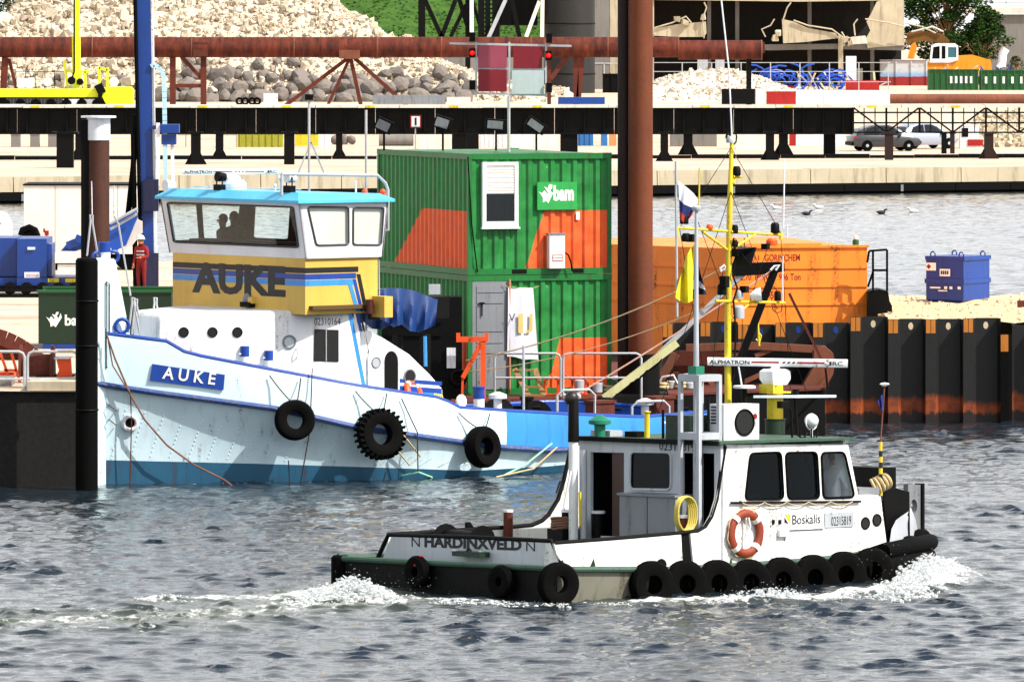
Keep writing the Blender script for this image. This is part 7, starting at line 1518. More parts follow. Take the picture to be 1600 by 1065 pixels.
mb = MB(); mb.bar(P(1233, 458, 166), P(1290, 575, 166), .06, .06); q = P(1290, 575, 166); mb.bar(q, (q.x + .3, 172, 1.2), .05); single('leaning_pole', mb, M_rust, 'thin rusty pole leaning before the orange barge', 'pole')

# gear standing on the tug's aft deck
random.seed(5)
def deck_at(u, off): p, _ = surf(u, 645, -off); return AF.M @ Vector((p.x, p.y, zg(p.x) - .85))
wt = Thing('towing_winch', 'black towing winch amid the tug aft deck', 'winch', deck_at(905, 2.2)); c = deck_at(905, 2.2); ax = Ad @ Vector((0, 1, 0))
wt.add('winch_drum', MB().lathe([(.5, -.7), (.5, -.64), (.3, -.62), (.3, .62), (.5, .64), (.5, .7)], c + Vector((0, 0, .62)), ax, 22), M_blk); wt.add('winch_frame', MB().box(c + Vector((0, 0, .15)), (1.3, .9, .3), 38), M_blk)
for i, (u, off, k) in enumerate(((800, .5, 0), (850, .6, 1), (893, .5, 2), (925, .7, 0), (960, .5, 3), (985, .8, 1), (1010, .5, 2), (1035, .6, 0), (1062, .7, 3), (1085, .6, 1))):
    c = deck_at(u, off); mb = MB(); h = random.uniform(.95, 1.2)
    if k == 0: mb.lathe([(.09, 0), (.09, h), (.2, h + .02), (.2, h + .1), (.05, h + .16)], c, (0, 0, 1), 14); a_ = ('deck_vent', M_white, 'white mushroom vent on the tug aft deck', 'vent', 'vents on the tug aft deck')
    elif k == 1: mb.lathe([(.13, 0), (.13, h), (.16, h), (.16, h + .06)], c, (0, 0, 1), 14); mb.tube([c + Vector((-.3, 0, h * .85)), c + Vector((.3, 0, h * .85))], .04, 7); a_ = ('tow_bitt', M_blk, 'black tow bitt with crossbar on the tug aft deck', 'bollard', 'tow bitts on the tug aft deck')
    elif k == 2: mb.tube([c, c + Vector((0, 0, h + .1)), c + Vector((.12, 0, h + .22)), c + Vector((.7, .35, h + .22)), c + Vector((.82, .4, h + .1)), c + Vector((.82, .4, 0))], .03, 7); a_ = ('hoop_rail', M_gal, 'grey hoop rail on the tug aft deck', 'rail', 'hoop rails on the tug aft deck')
    else: mb.box(c + Vector((0, 0, h * .5)), (.5, .4, h), 38); mb.box(c + Vector((0, 0, h + .03)), (.56, .46, .06), 38); a_ = ('deck_box', M_rust, 'rusty deck box on the tug aft deck', 'box', 'deck boxes on the tug aft deck')
    single(a_[0], mb, a_[1], a_[2], a_[3], a_[4])
# ------------------------------------------------------------------ white workboat HARDINXVELD: x forward from the transom, y to port (away), z up
O_ = G(870, 942); KF = Frame((O_.x, O_.y, 0), 42, 1.0, -1.0)
wb_ = Thing('workboat', 'white steel workboat under way lettered HARDINXVELD with tyre fenders along its side', 'boat', M=KF.M)
def kadd(name, mb, mat, par=None, **k): return wb_.add(name, mb, mat, par, world=False, **k)
kp = KF.px
BM = kp(529, 872, x=0).y; CB = BM / 2; XSh = kp(1300, 850, y=0).x; XL = XSh + 3
def yn(x):
    if x <= XSh: return 0.
    k = min(1., (x - XSh) / (XL - XSh)); return CB * (1 - math.sqrt(max(0, 1 - k ** 2)))
def _umax(L):
    global XL; XL = L; return max(KF.uv((lerp(XSh, L, i / 30), yn(lerp(XSh, L, i / 30)), .6))[0] for i in range(31))
_lo, _hi = XSh + .5, XSh + 5
for _ in range(30):
    _m = (_lo + _hi) / 2
    if _umax(_m) < 1446: _lo = _m
    else: _hi = _m
_umax(_lo)
RIM = [(840, 886), (860, 888), (900, 889), (1040, 889), (1100, 886), (1180, 881), (1240, 877), (1300, 871), (1350, 861), (1400, 850), (1440, 842), (1462, 838)]
def rim_z(x, y=None):
    y = yn(x) if y is None else y; q = KF.M @ Vector((x, y, .6)); u = 800 + F * q.x / q.y; v = interp(u, [a for a, _ in RIM], [b for _, b in RIM]); return kp(u, v, y=y).z
grime = paint('grimy_grey_hull', '#8a8a7e', .6, '#2a2922', .85, .3, scale=2.5); tar_shade = paint('black_tar_and_shade_hull', '#080a08', .65, '#16170f', .6, scale=3, spec=.2)
M_kw = paint('workboat_white', '#e8eae8', .38, '#a8946c', .4, .3, scale=1.8); M_kg = paint('workboat_shade_grey', '#c4c9cf', .45, '#6d675c', .35, .1, scale=2.5); M_kdg = paint('workboat_deck_green', '#1f5a40', .6, '#1a241c', .5, .15, scale=3); M_rimg = paint('rim_green', '#4a6a5a', .6, '#2a2e26', .7, .2, scale=4)
XK = list(np.linspace(0, XSh, 16)) + list(np.linspace(XSh, XL, 18))[1:]
rows = [[(x, yn(x), rim_z(x)), (x, lerp(yn(x), CB, .02), .2), (x - (.5 * (x / XL) ** 6), lerp(yn(x), CB, .10), -.8)] for x in XK]; kf = next(i for i, x in enumerate(XK) if KF.uv((x, 0, .5))[0] > 1000); kadd('hull_side', MB().loft(rows[:kf + 1]), grime); kadd('hull_side', MB().loft(rows[kf:]), tar_shade)
rows = [[(x, BM - yn(x), rim_z(x)), (x, BM - lerp(yn(x), CB, .02), .2), (x - (.5 * (x / XL) ** 6), BM - lerp(yn(x), CB, .10), -.8)] for x in XK]; kadd('hull_side', MB().loft(rows), grime)
zt0, zt1_ = rim_z(0), kp(529, 872, x=0).z
kadd('transom', MB().loft([[(-.002, 0, zt0), (-.002, BM, zt1_)], [(.05, 0, -.8), (.05, BM, -.8)]]), tar_shade)  # the stern's shade is put into its colour with the black hull tar
kadd('deck', MB().loft([[(x, yn(x) + .02, rim_z(x) - .01), (x, BM - yn(x) - .02, rim_z(x) - .01)] for x in XK[:-1]]), M_kdg)
rimp = [(x, yn(x) - .02, rim_z(x)) for x in XK]; kadd('deck_rim', MB().tube([p for p in rimp if p[0] <= XSh + .2], .05, 8), M_rimg); kadd('deck_rim', MB().tube([(-.02, 0, zt0), (-.02, BM, zt1_)], .05, 8), M_rimg); kadd('deck_rim', MB().tube([(x, BM - yn(x) + .02, rim_z(x)) for x in XK], .05, 8), M_rimg)
kadd('corner_fender', MB().lathe([(.16, -.75), (.16, .02), (.12, .06)], (.02, BM - .02, zt1_), (0, 0, 1), 16), M_rub)
fxs = [x for x in XK if x > XSh and KF.uv((x, yn(x), .6))[0] > 1372]
kadd('bow_fender', MB().tube([(x + .02, yn(x) - .10, rim_z(x) - .06) for x in fxs] + [(x + .02, BM - yn(x) + .10, rim_z(x) - .06) for x in reversed(fxs)], .15, 12), M_rub); kadd('bow_fender', MB().tube([(x - .08, yn(x) - .06, rim_z(x) - .34) for x in fxs] + [(x - .08, BM - yn(x) + .06, rim_z(x) - .36) for x in reversed(fxs)], .22, 12), M_rub)
# transom bulwark with the name
tx_ = .32
def tq(pts, x, th, mat, name, par=None): return kadd(name, MB().prism([kp(u, v, x=x) for u, v in pts], (th, 0, 0)), mat, par)
tb = tq([(598, 871), (850, 883), (852, 845), (612, 836)], tx_, .06, M_kg, 'transom_bulwark'); kadd('bulwark_rail', MB().tube([kp(u, v, x=tx_ + .02) for u, v in ((590, 872), (600, 850), (607, 835), (740, 839), (862, 845), (870, 862), (880, 884))], .04, 8), M_blk)
kadd('corner_plate', MB().prism([kp(852, 845, x=tx_), kp(862, 846, x=tx_), kp(882, 886, x=tx_ - .0), kp(850, 884, x=tx_)], (.05, 0, 0)), M_kw)
def ttx(t_, u0, u1, va, vb, vt_, b): A = kp(u0, va, x=tx_ - .004); Bp = kp(u1, vb, x=tx_ - .004); C = kp(u0, vt_, x=tx_ - .004); wb_.text('lettering', t_, A, Bp - A, C - A, M_print_blk, tb, world=False, bold=b)
ttx('N', 643, 656, 853.5, 854, 839, 0.); ttx('HARDINXVELD', 663, 815, 854.5, 860, 836.5, .05); ttx('N', 822, 836, 860, 861, 846, 0.)
kadd('stern_roller', MB().span(kp(706, 868, x=tx_ - .25), kp(765, 862, x=tx_ - .02)), M_dkgreen); kadd('roller_bracket', MB().span(kp(706, 866, x=tx_ - .1), kp(716, 858, x=tx_ - .02)), M_white); kadd('roller_bracket', MB().span(kp(748, 867, x=tx_ - .1), kp(756, 860, x=tx_ - .02)), M_white); kadd('shackle', MB().torus(kp(733, 862, x=tx_ - .15), (1, 0, 0), .05, .02, 14, 6), M_blk)
# starboard side plate: bulwark + superstructure in one plane
SY = .24
q2 = lambda pts: [(kp(u, v, y=SY).x, kp(u, v, y=SY).z) for u, v in pts]
kadd('side_bulwark', MB().plate(q2([(884, 886), (870, 866), (866, 849), (960, 842), (1064, 833), (1067, 885), (1040, 887)]), [], lambda x, z: (x, SY, z), (0, .05, 0)), M_kw)
kadd('bulwark_rail', MB().tube([kp(u, v, y=SY + .02) for u, v in ((866, 848), (960, 841), (1064, 832), (1090, 829), (1102, 822), (1112, 806), (1120, 780), (1126, 740), (1133, 696))], .035, 8), M_blk); kadd('gap_plate', MB().plate(q2([(1065, 833), (1078, 833), (1083, 885), (1068, 886)]), [], lambda x, z: (x, SY + .03, z), (0, .03, 0)), M_blk)
W3 = [[(1164, 780), (1172, 708), (1220, 706), (1224, 779)], [(1231, 779), (1227, 707), (1276, 706), (1280, 778)], [(1286, 778), (1283, 707), (1319, 706), (1335, 776)]]
holes = [rquad(q2(w_), .10) for w_ in W3]; outl = q2([(1084, 885), (1079, 833), (1092, 828), (1103, 820), (1112, 804), (1119, 780), (1126, 740), (1134, 694), (1325, 694), (1341, 774), (1376, 775), (1385, 846), (1340, 861), (1290, 871), (1180, 880)])
ss_ = kadd('side_wall', MB().plate(outl, holes, lambda x, z: (x, SY, z), (0, .06, 0)), M_kw)
for i, h_ in enumerate(holes):
    fr = kadd('window_seal', MB().tube([(x, SY - .006, z) for x, z in h_], .022, 6, closed=True), M_rub, ss_); kadd('pane', MB().prism([(x, SY + .025, z) for x, z in h_], (0, .006, 0)), glass('smoked_glass', (.34, .38, .40), .015) if i < 2 else glass('window_glass', (.94, .97, .98), .02), ss_)
a_ = kp(1142, 785, y=SY - .04); b_ = kp(1345, 783, y=SY - .04); rl = kadd('grab_rail', MB().tube([a_, b_], .022, 6), M_blk, ss_)
lp = MB()
for k in range(5): p0, p1 = a_.lerp(b_, .08 + k * .17), a_.lerp(b_, .08 + (k + 1) * .17); lp.tube([p - Vector((0, .02, 0)) for p in catenary(p0, p1, .06, 8)], .01, 5)
kadd('grab_line', lp, M_rope, rl)
a_, b_ = kp(1221, 828, y=SY), kp(1285, 797, y=SY); bd_ = kadd('company_board', MB().span((a_.x, SY - .02, a_.z), (b_.x, SY - .001, b_.z)), M_white, ss_); kadd('board_edge', MB().span((a_.x, SY - .024, a_.z - .012), (b_.x, SY - .002, a_.z)), M_print_blk, bd_)
def stx(t_, u0, u1, va, vb, vt_, b=0., par=None, m_=None): A = kp(u0, va, y=SY - .024); Bp = kp(u1, vb, y=SY - .024); C = kp(u0, vt_, y=SY - .024); wb_.text('lettering', t_, A, Bp - A, C - A, m_ or M_print_blk, par or bd_, world=False, bold=b)
stx('Boskalis', 1238, 1282, 819, 817, 804, .01)
kadd('logo_mark', MB().prism([kp(u, v, y=SY - .022) for u, v in ((1226, 803), (1235, 803), (1235, 819))], (0, -.003, 0)), M_yel, bd_); kadd('logo_mark', MB().prism([kp(u, v, y=SY - .022) for u, v in ((1225.5, 807), (1232, 818), (1225.5, 816))], (0, -.003, 0)), M_print_blk, bd_)
a_, b_ = kp(1288, 824, y=SY), kp(1332, 799, y=SY); nb2 = kadd('number_plate', MB().span((a_.x, SY - .02, a_.z), (b_.x, SY - .001, b_.z)), M_lgrey, ss_); stx('02315819', 1299, 1330, 821, 819, 807, 0., nb2)
for u, v in ((1352, 817), (1370, 812)): p = kp(u, v, y=SY); ph = kadd('porthole', MB().torus((p.x, SY - .004, p.z), (0, 1, 0), .10, .015, 20, 6), M_blk, ss_); kadd('pane', MB().lathe([(.095, 0), (.095, .006)], (p.x, SY - .001, p.z), (0, -1, 0), 18), M_print_blk, ph)
a_, b_ = kp(1204, 880, y=SY), kp(1216, 806, y=SY); dr_ = kadd('side_hatch', MB().plate([(kp(1204, 878, y=SY).x, kp(1204, 878, y=SY).z), (kp(1319, 868, y=SY).x, kp(1319, 866, y=SY).z), (kp(1319, 0, y=SY).x, kp(1319, 826, y=SY).z), (kp(1204, 0, y=SY).x, kp(1204, 806, y=SY).z)], [], lambda x, z: (x, SY - .006, z), (0, .005, 0)), M_kw, ss_); p = kp(1221, 832, y=SY); kadd('hatch_lock', MB().box((p.x, SY - .04, p.z), (.22, .08, .12)), M_white, dr_)
for u in (1207, 1217): p = kp(u, 815, y=SY); kadd('hinge', MB().span((p.x - .02, SY - .03, p.z - .04), (p.x + .03, SY - .007, p.z + .04)), M_blk, dr_)
for u, v in ((926, 884), (1141, 884)): p = kp(u, v, y=SY); kadd('freeing_port', MB().prism([(p.x - .06, SY - .008, p.z), (p.x + .06, SY - .008, p.z), (p.x + .02, SY - .008, p.z + .13)], (0, .006, 0)), M_dkgreen, ss_)
p = kp(1033, 883, y=SY); kadd('freeing_port', MB().prism([(p.x + a * .13, SY - .008, p.z + b * .12) for a, b in ell(0, 0, 1, 1, 14) if b > -.2], (0, .006, 0)), M_blk, ss_)
# roof, aft wall, front, port side
XA = kp(1126, 760, y=SY).x; zr_k = kp(1134, 693, y=SY).z; XFr = kp(1325, 694, y=SY).x; PY = BM - SY
qa = lambda pts: [(kp(u, v, x=XA).y, kp(u, v, x=XA).z) for u, v in pts]
PYa = min(PY, kp(905, 760, x=XA).y)
zdk = rim_z(XA)
wal = [(SY, zdk), (PYa, zdk), (PYa, zr_k), (SY, zr_k)]
dh = qa([(923, 836), (975, 838), (975, 707), (923, 706)]); wh_ = rquad(qa([(984, 764), (1049, 765), (1049, 706), (985, 705)]), .12)
dh = [(y, max(z, zdk + .02)) for y, z in dh]
dh2 = [(y, max(z, zdk + .02)) for y, z in qa([(1066, 836), (1116, 838), (1116, 708), (1066, 707)])]
aw = kadd('aft_wall', MB().plate(wal, [dh, wh_, dh2], lambda y, z: (XA, y, z), (.06, 0, 0)), M_kg)
kadd('window_seal', MB().tube([(XA - .006, y, z) for y, z in wh_], .025, 6, closed=True), M_kg, aw); kadd('pane', MB().prism([(XA + .02, y, z) for y, z in wh_], (.006, 0, 0)), glass('smoked_glass'), aw)
kadd('door_leaf', MB().span((XA + .05, dh[1][0], zdk), (XA + .09, lerp(dh[1][0], dh[0][0], .42), dh[2][1])), paint('varnished_brown_door', '#4a2412', .4, '#1c0d06', .5), aw)
A, Bp, C = kp(1030, 703, x=XA - .006), kp(1086, 705, x=XA - .006), kp(1030, 691, x=XA - .006); wb_.text('lettering', '02315819', A, Bp - A, C - A, M_print_blk, aw, world=False, bold=.01)
rfo = kadd('roof', MB().span((XA - .10, SY - .08, zr_k), (XFr + .08, PYa + .06, zr_k + .045)), M_rimg); kadd('roof_edge', MB().span((XA - .13, SY - .05, zr_k - .03), (XA - .101, PYa, zr_k + .05)), M_blk, rfo)
kadd('front_wall', MB().prism([(XFr - .02, SY + .06, zr_k), (kp(1341, 774, y=SY).x - .02, SY + .06, kp(1341, 774, y=SY).z), (kp(1341, 774, y=SY).x - .02, PYa, kp(1341, 774, y=SY).z), (XFr - .02, PYa, zr_k)], (-.05, 0, 0)), M_kw)
kadd('port_wall', MB().span((XA + .06, PYa - .06, zdk), (XFr, PYa, zr_k)), M_kw)
zfd = kp(1341, 774, y=SY).z; xn = kp(1376, 775, y=SY).x; kadd('fore_cabin_top', MB().span((kp(1341, 774, y=SY).x - .1, SY + .06, zfd - .06), (xn, PYa, zfd)), M_kw); kadd('fore_cabin_front', MB().prism([(xn - .01, SY + .06, zfd - .06), (kp(1385, 846, y=SY).x - .01, SY + .06, rim_z(xn)), (kp(1385, 846, y=SY).x - .01, PYa, rim_z(xn)), (xn - .01, PYa, zfd - .06)], (-.05, 0, 0)), M_kw)
kadd('cabin_shade_panel', MB().span((XA + .1, PYa - .1, zdk + .1), (XFr - .05, PYa - .07, zr_k - .02)).span((XA + .1, SY + .1, zr_k - .03), (XFr - .05, PYa - .1, zr_k - .01)).span((XA + .9, 1.3, zdk + .1), (XA + .94, PYa - .1, zr_k - .03)), M_inside); kadd('cabin_floor', MB().span((XA + .1, SY + .1, zdk + .05), (XFr, PYa - .1, zdk + .1)), M_inside); kadd('helm_console', MB().span((XFr - .5, SY + .5, zdk + .1), (XFr - .15, PYa - .5, zdk + 1.0)), M_inside)  # dark panels added to put shade inside the cabin, then floor and console
# port bulwark and sweep
q3 = lambda pts: [(kp(u, v, y=PY).x, kp(u, v, y=PY).z) for u, v in pts]
zpd = rim_z(1.)
top_l = [(607, 835), (700, 829), (745, 826), (800, 823), (832, 820), (848, 813), (858, 804), (873, 780), (882, 750), (893, 700), (905, 692)]
pts_ = q3(top_l); kadd('port_bulwark', MB().plate([(pts_[0][0], zt1_)] + pts_ + [(pts_[-1][0] + .1, zpd)], [], lambda x, z: (x, PY, z), (0, .05, 0)), M_kw); kadd('bulwark_rail', MB().tube([(x, PY + .02, z) for x, z in pts_], .04, 8), M_blk)
hp_ = [kp(u, v, y=PY - .06) for u, v in ((875, 752), (879, 752), (873, 770), (869, 770))]; kadd('grab_handle', MB().tube(hp_ + [hp_[0]], .015, 5), M_blk)
p = kp(735, 822, y=PY); kadd('cleat', MB().prism([kp(u, v, y=PY) for u, v in ((731, 825), (731, 816), (735, 815), (741, 824))], (0, .08, 0)), M_blk)
# locker, exhausts, tower, mast
lk0, lk1 = kp(968, 838, x=XA - .5), kp(1055, 777, x=XA - .5); lk = kadd('deck_locker', MB().span((XA - .5, lk1.y, zdk), (XA - .01, lk0.y, lk1.z)), M_grey); kadd('locker_lid', MB().span((XA - .54, lk1.y - .03, lk1.z), (XA - .005, lk0.y + .03, lk1.z + .04)), M_grey, lk); yc_ = (lk0.y + lk1.y) / 2; kadd('lid_joint', MB().span((XA - .504, yc_ - .008, zdk + .02), (XA - .501, yc_ + .008, lk1.z)), M_print_blk, lk); kadd('sticker', MB().span((XA - .505, lk1.y + .12, zdk + .25), (XA - .501, lk1.y + .28, zdk + .48)), M_offw, lk)
ye = kp(896, 750, x=XA - .35).y; ex_ = kadd('exhaust_stack', MB().lathe([(.085, zdk), (.085, kp(896, 690, x=XA - .35).z)], (XA - .35, ye, 0), (0, 0, 1), 18), M_white); kadd('stack_top', MB().lathe([(.10, kp(896, 690, x=XA - .35).z), (.09, kp(896, 625, x=XA - .35).z), (.06, kp(896, 618, x=XA - .35).z)], (XA - .35, ye, 0), (0, 0, 1), 18), M_blk, ex_); kadd('spark_arrester', MB().ball((XA - .35, ye + .05, kp(896, 622, x=XA - .35).z), .13, 14), paint('sooty_metal', '#4a4744', .4, metal=.6), ex_)
ye2 = kp(912, 750, x=XA - .2).y; kadd('vent_pipe', MB().lathe([(.06, zdk), (.06, kp(912, 703, x=XA - .2).z)], (XA - .2, ye2, 0), (0, 0, 1), 14), M_lgrey)
kadd('brace_pipe', MB().tube([kp(880, 800, x=XA - .6), kp(892, 735, x=XA - .5)], .025, 6), M_white)
tw0 = kp(1092, 832, y=SY + .28); TA, TB = .46, .48; zt_top = kp(1092, 586, y=SY + .28).z; zt_mid = kp(1092, 677, y=SY + .28).z
tz0 = rim_z(tw0.x)
for dx, dy in ((0, 0), (0, TA), (TB, 0), (TB, TA)): kadd('tower_leg', MB().span((tw0.x + dx - .035, tw0.y + dy - .035, tz0), (tw0.x + dx + .035, tw0.y + dy + .035, zt_top)), M_lgrey)
for z in (zt_top, zt_mid):
    for a, b in (((0, 0), (0, TA)), ((0, 0), (TB, 0)), ((TB, 0), (TB, TA)), ((0, TA), (TB, TA))): kadd('tower_beam', MB().bar((tw0.x + a[0], tw0.y + a[1], z - .05), (tw0.x + b[0], tw0.y + b[1], z - .05), .075, .12), M_lgrey)
mp_ = kp(1088, 330, y=tw0.y + TA * .5); kadd('mast_pole', MB().tube([(mp_.x, mp_.y, tz0), (mp_.x, mp_.y, zt_top), mp_], [.06, .05, .03], 12), M_lgrey); kadd('mast_clamp', MB().box((mp_.x, mp_.y, zt_top + .08), (.2, .2, .14)), paint('sea_green_clamp', '#1f8a70', .5)); kadd('mast_lamp', MB().lathe([(.06, 0), (.08, .03), (.08, .07), (.05, .1)], mp_, (0, 0, 1), 14), M_lgrey); kadd('whip_antenna', MB().tube([kp(1092, 330, y=mp_.y), kp(1093, 262, y=mp_.y)], .015, 6), M_yel)
# bollards and aft deck gear
def boll(u, vt, vb, y, r, mat=M_blk, name='bollard'):
    p = kp(u, vb, y=y); zt_ = kp(u, vt, y=y).z; o = kadd(name, MB().lathe([(r, min(p.z, rim_z(p.x))), (r, zt_), (r * .8, zt_ + .01)], (p.x, p.y, 0), (0, 0, 1), 16), mat); kadd('bollard_cap', MB().lathe([(r * 1.05, zt_ - .03), (r * 1.05, zt_ + .015)], (p.x, p.y, 0), (0, 0, 1), 16), M_white, o)
boll(794, 797, 836, PY - .1, .085, M_rust); boll(935, 799, 832, 3.4, .12); boll(888, 797, 830, 4.2, .12); boll(1068, 806, 832, .6, .085, M_rust)
kadd('tow_winch', MB().lathe([(.3, -.5), (.3, -.45), (.2, -.44), (.2, .44), (.3, .45), (.3, .5)], (1.3, CB + 1.0, rim_z(1.3) + .33), (0, 1, 0), 20).span((1.0, CB + .4, rim_z(1.3)), (1.6, CB + 1.6, rim_z(1.3) + .2)), M_blk)
p = kp(880, 818, y=3.9); rc_ = MB()
for k in range(6): rc_.torus((p.x, p.y, p.z - .06 + .03 * k), (.1 * (k % 3 - 1), .1, 1), .2 + .01 * (k % 2), .022, 20, 6)
kadd('rope_drum', MB().span((p.x - .2, p.y - .2, rim_z(p.x)), (p.x + .2, p.y + .2, p.z - .08)), M_blk)
ro = single('rope_coil', MB().add([KF.M @ v for v in rc_.v], rc_.f), brown, 'brown rope coil on the workboat aft deck by the exhaust', 'rope')
p = kp(960, 829, y=1.9); p.z = rim_z(p.x) + .14; mb = MB(); mb.ball(KF.M @ p, (.09, .09, .15), 14); single('white_float', mb, M_print_wht, 'white float lying on the workboat aft deck before the locker', 'float')
mb = MB(); zc = kp(1070, 772, y=.55).z
for k in range(5): c = kp(1070 + (k - 2) * 2.2, 800, y=.45 - .02 * k); mb.tube([KF.M @ (c + Vector((.17 * math.sin(a) * (1 + .08 * k), .0, .27 * math.cos(a) - (.06 if math.cos(a) < 0 else 0)))) for a in [j * .42 for j in range(16)]], .018, 6)
single('hose_coil', mb, paint('pale_yellow_hose', '#cdbf6a', .6, '#8a7f40', .3), 'pale yellow hose coil hung on the workboat bollard by the mast tower', 'hose')
mb = MB(); A_ = KF.M @ kp(906, 768, y=3.3); mb.tube([A_, KF.M @ kp(907, 822, y=3.3)], .03, 6); single('striped_pole', mb, M_yel, 'short yellow boathook standing at the workboat door', 'pole')
# air conditioner, pots, radar and lamps on the roof
RT = zr_k + .045; yac = SY + .35
a_, b_ = kp(1131, 688, y=yac), kp(1186, 634, y=yac); ac = kadd('air_conditioner', MB().span((a_.x, yac, RT), (b_.x, yac + .38, RT + .62)), M_white); ca = kp(1163, 662, y=yac); kadd('fan_guard', MB().torus((ca.x, yac - .01, RT + .3), (0, 1, 0), .22, .02, 24, 6), M_blk, ac); kadd('fan_disc', MB().lathe([(.21, 0), (.21, .008)], (ca.x, yac - .002, RT + .3), (0, -1, 0), 22), M_print_blk, ac)
for k in range(6): z = RT + .28 + k * .055; xx_ = a_.x; kadd('vent_slat', MB().span((a_.x - .01, yac + .06, z), (a_.x - .001, yac + .32, z + .025)), M_print_blk, ac)
p = kp(1180, 650, y=yac - .004); kadd('brand_mark', MB().lathe([(.05, 0), (.05, .004)], (p.x, yac - .002, p.z), (0, -1, 0), 16), M_print_red, ac); p = kp(1175.5, 665, y=yac - .006); wb_.text('lettering', 'LG', p, (.09, 0, 0), (0, 0, .05), M_print_blk, ac, world=False)
kadd('green_cabinet', MB().span((a_.x - .35, yac + .5, RT), (a_.x + .4, yac + 1.1, RT + .42)), M_dkgreen); kadd('mushroom_vent', MB().lathe([(.1, 0), (.1, .2), (.2, .22), (.2, .28), (.05, .38)], (XA + .1, CB + .6, RT), (0, 0, 1), 18), paint('sea_green_clamp', '#1f8a70')) 
yr_ = CB - .5; pt = kp(1211, 690, y=yr_); px_ = pt.x
dr2 = kadd('green_drum', MB().lathe([(.18, 0), (.18, kp(1211, 656, y=yr_).z - RT), (.2, kp(1211, 655, y=yr_).z - RT), (.2, kp(1211, 654, y=yr_).z - RT)], (px_, yr_, RT), (0, 0, 1), 20), M_dkgreen)
zz = lambda v: kp(1211, v, y=yr_).z
kadd('yellow_column', MB().lathe([(.145, zz(655)), (.145, zz(602)), (.12, zz(600))], (px_, yr_, 0), (0, 0, 1), 20), M_yel); kadd('column_bracket', MB().span((px_ - .22, yr_ - .18, zz(612)), (px_ - .18, yr_ + .18, zz(600))).span((px_ - .22, yr_ - .18, zz(614)), (px_ + .22, yr_ + .18, zz(611))), M_yel)
kadd('radar_gearbox', MB().loft([[(px_ + s * a, yr_ + t * b, z) for s, t in ((-1, -1), (1, -1), (1, 1), (-1, 1))] for a, b, z in ((.16, .14, zz(601)), (.22, .17, zz(592)), (.22, .17, zz(580)), (.17, .13, zz(576)))], closed=True, caps=True).lathe([(.09, zz(577)), (.07, zz(571))], (px_, yr_, 0), (0, 0, 1), 14), M_white)
cR = kp(1215, 566, y=yr_); wdd = KF.I.to_3x3() @ Vector((1, -.05, -.012)); radar_bar(Vector((cR.x, yr_, cR.z)), wdd, 219 / F * (KF.M @ cR).y, .145, .16, kadd, None, wb_.text, face=KF.I.to_3x3() @ Vector((0, -1, 0)))
wr = KF.I.to_3x3() @ Vector((1, .1, 0)); c2 = kp(1242, 621, y=yr_ - .35); Lr2 = 130 / F * (KF.M @ c2).y; up_ = Vector((0, 0, 1)); sd_ = wr.cross(up_).normalized()
kadd('solar_panel', MB().prism([c2 - wr * Lr2 / 2, c2 - sd_ * .16 - wr * .0, c2 + wr * Lr2 / 2, c2 + sd_ * .16], (0, 0, .045)), paint('pale_panel', '#dfe8f2', .3)); kadd('panel_post', MB().tube([(c2.x, c2.y, c2.z), (c2.x + .06, c2.y, RT)], .025, 6), M_blk); kadd('panel_lamp', MB().lathe([(.05, 0), (.07, .1)], c2 + Vector((.02, 0, .05)), (0, 0, 1), 10), M_blk)
c3 = kp(1163, 607, y=yr_ + .2); kadd('gps_disc', MB().lathe([(.16, 0), (.2, .01), (.2, .05), (.17, .06)], c3, (0, 0, 1), 22), M_white); kadd('gps_post', MB().tube([c3, (c3.x, c3.y, RT)], [.05, .07], 10), M_blk); kadd('gps_rod', MB().tube([c3 + Vector((-.06, 0, .05)), kp(1154, 573, y=yr_ + .2)], .015, 6), M_white)
c4_ = kp(1268, 657, y=SY + .6); kadd('searchlight', MB().ball(c4_, .125, 16).tube([c4_, (c4_.x, c4_.y, RT)], .022, 6), M_white); kadd('lamp_yoke', MB().torus(c4_ - Vector((0, 0, .02)), (0, 1, 0), .14, .012, 18, 6), M_white)
ct_ = kp(1240, 650, y=SY + .5)
kadd('flood_bracket', MB().tube([kp(1238, 690, y=SY + .6), kp(1236, 640, y=SY + .6), kp(1228, 632, y=SY + .6)], .02, 6).box(kp(1224, 632, y=SY + .6), (.2, .12, .12)), M_blk)
rr_ = MB()
for u in (1250, 1258, 1268, 1276): a = kp(u, 690, y=SY + .4); rr_.tube([(a.x, a.y, RT), (a.x, a.y, RT + .16)], .014, 5)
kadd('cable_loop', rr_.tube([kp(u, v, y=SY + .4) for u, v in ((1246, 680), (1254, 684), (1262, 676), (1270, 684), (1278, 676))], .012, 5), M_blk)
for u0, vt in ((1036, 640), (1052, 655), (1107, 623)): p = kp(u0, 690, x=XA + .3); kadd('roof_rod', MB().tube([(p.x, p.y, RT), kp(u0, vt, x=XA + .3)], .025, 6), M_blk)
for u0, w_ in ((938, .5), (985, .3)): p = kp(u0, 686, x=XA + .25); kadd('roof_tray', MB().span((p.x, p.y - w_ / 2, RT), (p.x + .3, p.y + w_ / 2, RT + .1)), M_blk if u0 > 950 else M_lgrey)
p = kp(1011, 645, x=XA + .3); kadd('yellow_lamp_post', MB().lathe([(.05, RT - p.z), (.05, -.0), (.07, .01), (.07, .03)], p, (0, 0, 1), 12), M_yel)
